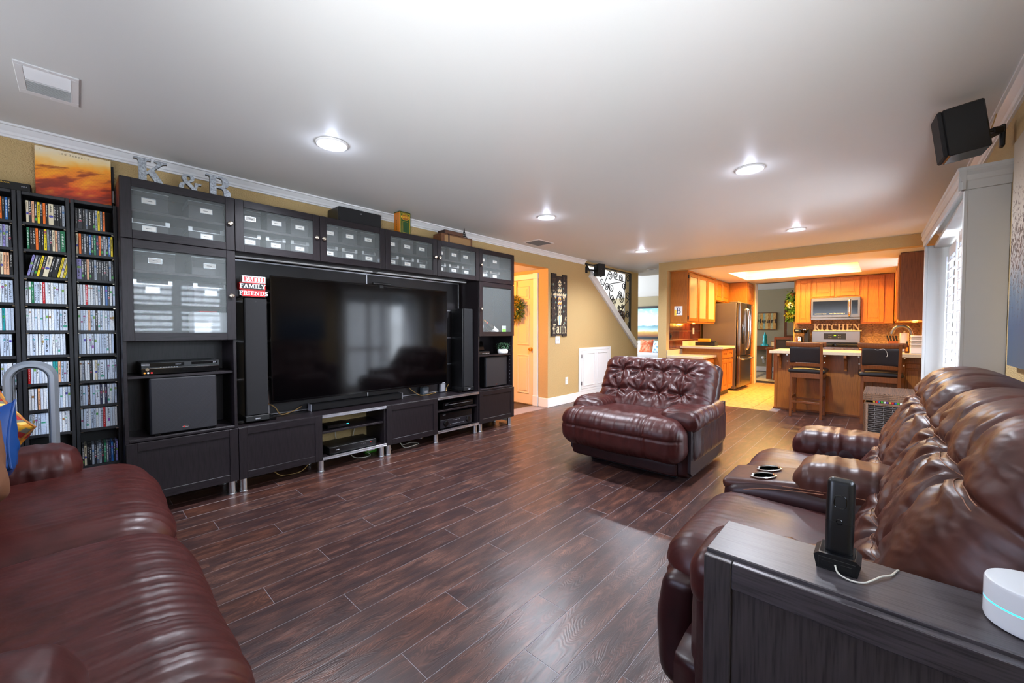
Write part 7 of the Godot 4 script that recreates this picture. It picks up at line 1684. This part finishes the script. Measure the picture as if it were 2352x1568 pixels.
func build_kitchen_objects():
	var t = thing("kitchen_sign", "cream wooden KITCHEN letters standing on the range back", "sign", v3(-0.70, 1.1955, -10.36)); var o = text(t, "lettering", "KITCHEN", 0.128, 0.02, M.cream, v3(0, 0.088, 0), Vector3.ZERO, "Droid Serif", true)
	var bb: AABB = o.mesh.get_aabb(); o.scale = v3(0.735 / bb.size.x, 1.0, 1.0); o.position.y = 0.02 - bb.position.y; lb(t, "base_bar", M.cream, v3(0.01, 0.011, 0), v3(0.76, 0.021, 0.025), 0.002)
	t = thing("coffee_maker", "black coffee maker with steel carafe on the back counter", "coffee maker", v3(-1.225, 0.915, -10.15)); lb(t, "base", M.satin_black, v3(0, 0.02, 0), v3(0.24, 0.04, 0.22), 0.006); lb(t, "tower", M.satin_black, v3(0.08, 0.17, -0.02), v3(0.085, 0.30, 0.2), 0.01); lb(t, "head", M.satin_black, v3(-0.02, 0.29, 0), v3(0.23, 0.09, 0.2), 0.02); put(t, "carafe", lathe([[0, 0], [0.055, 0], [0.065, 0.03], [0.06, 0.11], [0.045, 0.13], [0, 0.13]], 24, 50.0), M.chrome, v3(-0.055, 0.041, 0.02)); put(t, "brew_basket", lathe([[0, -0.03], [0.045, -0.02], [0.058, 0.03], [0.06, 0.055], [0, 0.06]], 24, 50.0), M.gloss_black, v3(0.035, 0.265, 0.09)); put(t, "chrome_band", lathe([[0.061, 0.0], [0.063, 0.0], [0.063, 0.012], [0.061, 0.012]], 24), M.chrome, v3(0.035, 0.312, 0.09)); lb(t, "badge", M.grey_print, v3(-0.08, 0.30, 0.101), v3(0.05, 0.008, 0.002), 0.0)
	# sink side of the bar
	t = thing("kitchen_faucet", "tall arched brushed steel faucet behind the bar", "faucet", v3(0.285, 0.91, -7.7)); put(t, "spout", tube(smoothed([v3(0, 0.0, 0), v3(0.0, 0.20, 0), v3(-0.015, 0.30, 0), v3(-0.06, 0.352, 0), v3(-0.11, 0.362, 0), v3(-0.165, 0.338, 0), v3(-0.195, 0.28, 0)], 8), 0.017, 12), M.steel); put(t, "spray_head", tube([v3(-0.185, 0.305, 0), v3(-0.205, 0.25, 0)], 0.021, 12), M.steel); put(t, "foot", lathe([[0, 0.0005], [0.028, 0.0005], [0.028, 0.01], [0.018, 0.03], [0, 0.03]], 20), M.steel); put(t, "lever", tube([v3(0.015, 0.06, 0), v3(0.05, 0.09, 0.03)], 0.006, 8), M.steel)
	t = thing("knife_block", "wooden knife block with black handled knives behind the bar", "knife block", v3(0.105, 0.912, -7.86)); lb(t, "block", mat("knife_oak", Color(0.70, 0.36, 0.12), 0.45), v3(0, 0.075, 0), v3(0.10, 0.15, 0.08), 0.004)
	for k in 8: lb(t, "knife_handle", M.screw_black, v3(-0.045 + (k % 4) * 0.03 - 0.012, 0.185, 0.022 - 0.04 * (k / 4)), v3(0.016, 0.085, 0.014), 0.003, v3(0.15, 0, 0.2))
	t = thing("paper_towel", "white paper towel roll standing behind the bar", "paper towel", v3(0.215, 0.912, -7.86)); put(t, "roll", lathe([[0.018, 0.01], [0.046, 0.01], [0.046, 0.265], [0.018, 0.265]], 28), M.card_white); put(t, "holder", lathe([[0, 0.0], [0.06, 0.0], [0.06, 0.008], [0.012, 0.01], [0.008, 0.29], [0, 0.295]], 24), M.steel)
	t = thing("soap_bottle", "small amber soap bottle beside the stacked trays", "bottle", v3(0.235, 0.911, -7.52)); put(t, "bottle", lathe([[0, 0], [0.022, 0], [0.023, 0.01], [0.023, 0.09], [0.01, 0.11], [0.008, 0.125], [0, 0.125]], 20, 40.0), mat("amber_glass", Color(0.35, 0.12, 0.03), 0.2)); put(t, "pump", lathe([[0, 0.125], [0.011, 0.125], [0.011, 0.14], [0.004, 0.145], [0.004, 0.165], [0, 0.165]], 14), M.screw_black); lb(t, "label", M.amber_print, v3(0, 0.05, 0.0232), v3(0.025, 0.05, 0.001), 0.0)
	for k in 7:
		t = thing("storage_tray", "%s of the pale stacked trays at the bar's right end" % ["lowest, deepest", "second from bottom", "third from bottom", "middle-high fifth", "third from top", "second from top", "topmost"][k], "tray", v3(0.345, 0.9105 + (0.0 if k == 0 else 0.085 + (k - 1) * 0.0255), -7.45), "stacked trays on the bar"); var hh := 0.083 if k == 0 else 0.021
		lb(t, "tray", M.plastic_white if k % 2 == 0 else mat("tray_grey", Color(0.72, 0.70, 0.66), 0.4), v3(0, hh * 0.5, 0), v3(0.16, hh, 0.16), 0.004); lb(t, "rim", M.clear_plastic if k % 2 else M.plastic_white, v3(0, hh + 0.001, 0), v3(0.17, 0.003, 0.17), 0.001)
	# wicker basket with magazines
	t = thing("wicker_basket", "dark woven wicker hamper with thick lid beside the right stool", "basket", v3(0.10, 0, -5.13)); var bw := 0.41; var bd := 0.52; var bh := 0.545
	var weave := []
	for j in 30:
		var y := 0.02 + j * 0.0178
		var ring := []
		for sgm in [[v3(-bw / 2, y, bd / 2), v3(bw / 2, y, bd / 2), 14], [v3(bw / 2, y, bd / 2), v3(bw / 2, y, -bd / 2), 16], [v3(bw / 2, y, -bd / 2), v3(-bw / 2, y, -bd / 2), 14], [v3(-bw / 2, y, -bd / 2), v3(-bw / 2, y, bd / 2), 16]]:
			var nn: Vector3 = (sgm[1] - sgm[0]).normalized().cross(Vector3.UP)
			for k in sgm[2]: ring.append(sgm[0].lerp(sgm[1], k / float(sgm[2])) + nn * (0.007 * (1 if (k + j) % 2 == 0 else -1)) + v3(0, 0.0015 * sin(k * 3.1 + j), 0))
		weave.append([tube(ring, 0.0078, 5, true)])
	meta(put(t, "weave", join(weave), M.wicker_dark), "", "", "", "stuff")
	for c in [[-1, -1], [1, -1], [1, 1], [-1, 1]]: put(t, "corner_post", tube([v3(c[0] * bw / 2, 0.001, c[1] * bd / 2), v3(c[0] * bw / 2, bh, c[1] * bd / 2)], 0.017, 10), M.wicker)
	for k in 6: put(t, "stake", tube([v3(-bw / 2 + (k + 1) * bw / 7, 0.005, bd / 2), v3(-bw / 2 + (k + 1) * bw / 7, bh, bd / 2)], 0.006, 6), M.wicker_dark)
	put(t, "rim", tube([v3(-bw / 2, bh, -bd / 2), v3(bw / 2, bh, -bd / 2), v3(bw / 2, bh, bd / 2), v3(-bw / 2, bh, bd / 2)], 0.014, 8, true), M.wicker)
	lb(t, "liner", M.matte_black, v3(0, 0.27, 0), v3(bw - 0.03, 0.52, bd - 0.03), 0.004)
	lb(t, "handle_hole", M.screw_black, v3(0.05, 0.47, bd / 2 + 0.008), v3(0.11, 0.04, 0.006), 0.002)
	var lidm := []
	for j in 22:
		var ring2 := []
		for k in 30: ring2.append(v3(-bw / 2 - 0.012 + (bw + 0.024) * k / 29.0, 0.641 + 0.004 * (1 if (k + j) % 2 == 0 else -1), -bd / 2 - 0.01 + (bd + 0.02) * (j + 0.5) / 22.0))
		lidm.append([tube(ring2, 0.011, 5)])
	for j in 4:
		var y := 0.585 + j * 0.016
		lidm.append([tube([v3(-bw / 2 - 0.014, y, -bd / 2 - 0.012), v3(bw / 2 + 0.014, y, -bd / 2 - 0.012), v3(bw / 2 + 0.014, y, bd / 2 + 0.012), v3(-bw / 2 - 0.014, y, bd / 2 + 0.012)], 0.0085, 6, true)])
	meta(put(t, "lid_weave", join(lidm), M.wicker), "", "", "", "stuff")
	lb(t, "lid_board", M.wicker_dark, v3(0, 0.615, 0), v3(bw + 0.01, 0.04, bd + 0.006), 0.003)
	for k in 18:
		var mg = thing("magazine", "thin %s magazine edge, %s from the left under the hamper lid" % [["yellow", "red", "blue", "green", "white", "purple"][k % 6], ORD[k] if k < 17 else "last"], "magazine", v3(0.10 - bw / 2 + 0.055 + k * 0.0175, 0.531, -5.13 + bd / 2 - 0.02), "magazines in the wicker hamper")
		lb(mg, "cover", [M.leaf_yellow, M.red_print, mat("mag_sea", Color(0.1, 0.35, 0.6), 0.5), M.green_box, M.card_white, mat("mag_violet", Color(0.35, 0.15, 0.5), 0.5)][k % 6], v3(0, 0.0225, 0.0), v3(0.014, 0.044, 0.02), 0.001)
	# dining room beyond
	t = thing("wood_sign", "weathered plank wall board reading Heart in the dining room", "wall board", v3(-2.565, 1.486, -13.985)); var hp = image_mat("heart_print", heart_board(), 0.8)
	for k in 6: put(t, "plank", box(v3(0.0765, 0.49, 0.02), 0.002, Rect2(k / 6.0, 0, 1 / 6.0, 1)), hp, v3(-0.1925 + k * 0.077, 0, 0))
	var hl = text(t, "lettering", "Heart", 0.125, 0.003, mat("burnt_print", Color(0.20, 0.13, 0.07), 0.7), v3(0, 0.01, 0.0115), Vector3.ZERO, "Droid Sans", true); hl.scale = v3(1.12, 1, 1)
	for a in [[v3(0, 0.25, 0.002), v3(0.49, 0.018, 0.028)], [v3(0, -0.25, 0.002), v3(0.49, 0.018, 0.028)], [v3(-0.24, 0, 0.002), v3(0.018, 0.5, 0.028)], [v3(0.24, 0, 0.002), v3(0.018, 0.5, 0.028)]]: lb(t, "frame", M.stool_wood, a[0], a[1], 0.002)
	t = thing("console_table", "narrow dark wood console table under the Heart board", "table", v3(-2.75, 0, -13.75)); lb(t, "top", M.stool_wood, v3(0, 0.70, 0), v3(1.1, 0.11, 0.36), 0.004)
	for x in [-0.5, 0.5]:
		for z in [-0.14, 0.14]: lb(t, "leg", M.stool_wood, v3(x, 0.323, z), v3(0.06, 0.644, 0.06), 0.003)
	t = thing("table_figurine", "turquoise seated figurine on the console table", "figurine", v3(-2.56, 0.7555, -13.75)); put(t, "body", lathe([[0, 0], [0.085, 0.0], [0.085, 0.05], [0.05, 0.08], [0.062, 0.15], [0.04, 0.22], [0.055, 0.26], [0.045, 0.32], [0.02, 0.35], [0.018, 0.40], [0, 0.41]], 24, 50.0), M.aqua); lb(t, "plinth", M.aqua, v3(0, 0.02, 0), v3(0.19, 0.04, 0.15), 0.004)
	t = thing("photo_frame", "small framed photo standing on the dining table", "photo frame", v3(-2.06, 0.795, -12.05), "", 0.3); lb(t, "frame", M.stool_wood, v3(0, 0.07, 0), v3(0.11, 0.14, 0.02), 0.003, v3(-0.2, 0, 0)); lb(t, "photo", M.card_white, v3(0.0, 0.071, 0.0105), v3(0.08, 0.11, 0.002), 0.0, v3(-0.2, 0, 0))
	t = thing("night_light", "small white globe night light low on the dining wall", "lamp", v3(-2.62, 0.40, -13.93)); put(t, "globe", lathe([[0, -0.055], [0.045, -0.03], [0.06, 0.0], [0.045, 0.035], [0, 0.055]], 20, 80.0), M.ceramic); lb(t, "plug", M.clear_plastic, v3(0, -0.11, -0.03), v3(0.06, 0.12, 0.07), 0.01)
	t = thing("wall_mirror", "tall dark framed mirror on the dining room's far wall", "mirror", v3(-1.72, 1.54, -13.98)); lb(t, "glass", M.chrome, v3(0, 0, 0.0), v3(0.70, 0.94, 0.01), 0.0)
	for a in [[v3(-0.37, 0, 0.01), v3(0.07, 1.08, 0.04)], [v3(0.37, 0, 0.01), v3(0.07, 1.08, 0.04)], [v3(0, 0.505, 0.01), v3(0.67, 0.07, 0.04)], [v3(0, -0.505, 0.01), v3(0.67, 0.07, 0.04)]]: lb(t, "frame", M.stool_wood, a[0], a[1], 0.004)
	t = thing("dining_table", "dark wood dining table beyond the kitchen passage", "table", v3(-1.45, 0, -12.2)); lb(t, "top", M.stool_wood, v3(0, 0.765, 0), v3(1.35, 0.05, 1.3), 0.006)
	for x in [-0.61, 0.61]:
		for z in [-0.58, 0.58]: lb(t, "leg", M.stool_wood, v3(x, 0.37, z), v3(0.11, 0.738, 0.11), 0.004)
	t = thing("dining_chair", "dark wood dining chair with black padded back beyond the bar", "chair", v3(-1.74, 0, -11.45)); lb(t, "seat", M.stool_leather, v3(0, 0.47, -0.15), v3(0.38, 0.06, 0.36), 0.01); lb(t, "back_pad", M.stool_leather, v3(0, 0.86, 0.06), v3(0.30, 0.26, 0.03), 0.008); lb(t, "top_rail", M.stool_wood, v3(0, 1.025, 0.06), v3(0.38, 0.06, 0.035), 0.004); lb(t, "back_rail", M.stool_wood, v3(0, 0.70, 0.06), v3(0.32, 0.05, 0.03), 0.004)
	for s in [-1, 1]:
		lb(t, "leg", M.stool_wood, v3(s * 0.17, 0.51, 0.06), v3(0.04, 1.02, 0.04), 0.003); lb(t, "leg", M.stool_wood, v3(s * 0.17, 0.22, -0.3), v3(0.04, 0.44, 0.04), 0.003)
	t = thing("dining_rug", "pale striped rug under the dining table", "rug", v3(-1.95, 0.0, -12.3)); lb(t, "pile", mat("rug_pale", Color(0.70, 0.64, 0.52), 0.95), v3(0, 0.005, 0), v3(2.2, 0.009, 2.3), 0.003)
	for k in 5: lb(t, "stripe", mat("rug_stripe", Color(0.48, 0.44, 0.38), 0.95), v3(-0.9 + k * 0.45, 0.0102, 0), v3(0.12, 0.002, 2.28), 0.0)
	t = thing("hanging_plant", "trailing green plant hanging by the oak cabinet in the passage", "plant", v3(-1.45, 2.02, -10.37)); lb(t, "hook", M.iron_black, v3(0, 0.04, -0.06), v3(0.01, 0.03, 0.06), 0.001); put(t, "pot", lathe([[0, -0.10], [0.04, -0.10], [0.055, -0.02], [0.0, -0.02]], 18), M.wicker)
	for k in 7: foliage(t, "vine", [M.leaf_green, M.leaf_green, M.leaf_olive][k % 3], v3(0.012 * sin(k * 2.1) - 0.02, -0.04 - k * 0.085, 0.0), v3(0.07, 0.07, 0.05), 80, 0.065, 300 + k, 1.4)
	t = thing("plant_blossom", "white blossoms tucked into the hanging plant", "flowers", v3(-1.475, 1.74, -10.29)); foliage(t, "petals", M.ceramic, Vector3.ZERO, v3(0.04, 0.05, 0.03), 40, 0.04, 410)
	# great room beyond: painting, sofa, cushions, basket-like wall piece on the stairs
	t = thing("framed_painting", "black framed seascape painting on the great room wall", "painting", v3(-6.2, 1.495, -13.985)); lb(t, "canvas", image_mat("sea_print", seascape(), 0.5), v3(0, 0, 0.01), v3(1.75, 1.03, 0.02), 0.0)
	for a in [[v3(0, 0.545, 0.012), v3(1.93, 0.085, 0.045)], [v3(0, -0.545, 0.012), v3(1.93, 0.085, 0.045)], [v3(-0.92, 0, 0.012), v3(0.09, 1.01, 0.045)], [v3(0.92, 0, 0.012), v3(0.09, 1.01, 0.045)]]: lb(t, "frame", M.iron_black, a[0], a[1], 0.006)
	t = thing("white_sofa", "white fabric sofa under the seascape painting", "sofa", v3(-6.0, 0, -13.45)); put(t, "seat", soft(v3(2.1, 0.25, 0.95), 0.07, Vector3i(24, 8, 14)), M.sofa_white, v3(0, 0.33, 0.05)); put(t, "backrest", soft(v3(2.1, 0.5, 0.25), 0.09, Vector3i(24, 10, 8)), M.sofa_white, v3(0, 0.60, -0.33)); lb(t, "base", M.sofa_white, v3(0, 0.13, 0), v3(2.0, 0.22, 0.85), 0.02)
	for s in [-1, 1]: put(t, "armrest", soft(v3(0.25, 0.55, 0.95), 0.09, Vector3i(8, 10, 14)), M.sofa_white, v3(s * 1.12, 0.36, 0.02)); lb(t, "leg", M.stool_wood, v3(s * 0.9, 0.011, 0.3), v3(0.06, 0.022, 0.06), 0.0)
	var coral = tri(mat("coral_print", Color(0.92, 0.62, 0.45), 0.8), noise(0.02, 2, FastNoiseLite.TYPE_SIMPLEX_SMOOTH, [[0.0, Color(1.0, 0.45, 0.3)], [0.45, Color(1, 0.72, 0.6)], [0.55, Color(1, 1, 1)], [1.0, Color(1, 1, 1)]], 128, 201), v3(2.5, 2.5, 2.5))
	var sea = tri(mat("blue_print", Color(0.85, 0.92, 0.95), 0.8), noise(0.02, 2, FastNoiseLite.TYPE_SIMPLEX_SMOOTH, [[0.0, Color(0.1, 0.4, 0.55)], [0.42, Color(0.35, 0.62, 0.72)], [0.52, Color(1, 1, 1)], [1.0, Color(1, 1, 1)]], 128, 202), v3(2.5, 2.5, 2.5))
	scatter_cushion("coral flowered pillow on the white sofa", coral, v3(-6.02, 0.67, -13.38), v3(0.48, 0.46, 0.15), v3(-0.25, 0.1, 0), 11)
	scatter_cushion("blue and white patterned pillow on the white sofa", sea, v3(-5.58, 0.66, -13.36), v3(0.46, 0.44, 0.15), v3(-0.25, -0.15, 0), 12)
	t = thing("carved_sculpture", "brown carved wooden horse head seen through the iron screen", "sculpture", v3(-4.75, 0, -9.2)); lb(t, "stand", M.stool_wood, v3(0, 0.60, 0), v3(0.3, 1.2, 0.3), 0.01)
	put(t, "carving", soft(v3(0.22, 0.50, 0.34), 0.10, Vector3i(14, 24, 18), func(p, n): return p + n * (fold.get_noise_3d(p.x * 90.0, p.y * 90.0, p.z * 90.0) * 0.05) + v3(0, 0, p.y * 0.35)), M.wicker, v3(0, 1.42, 0.0))
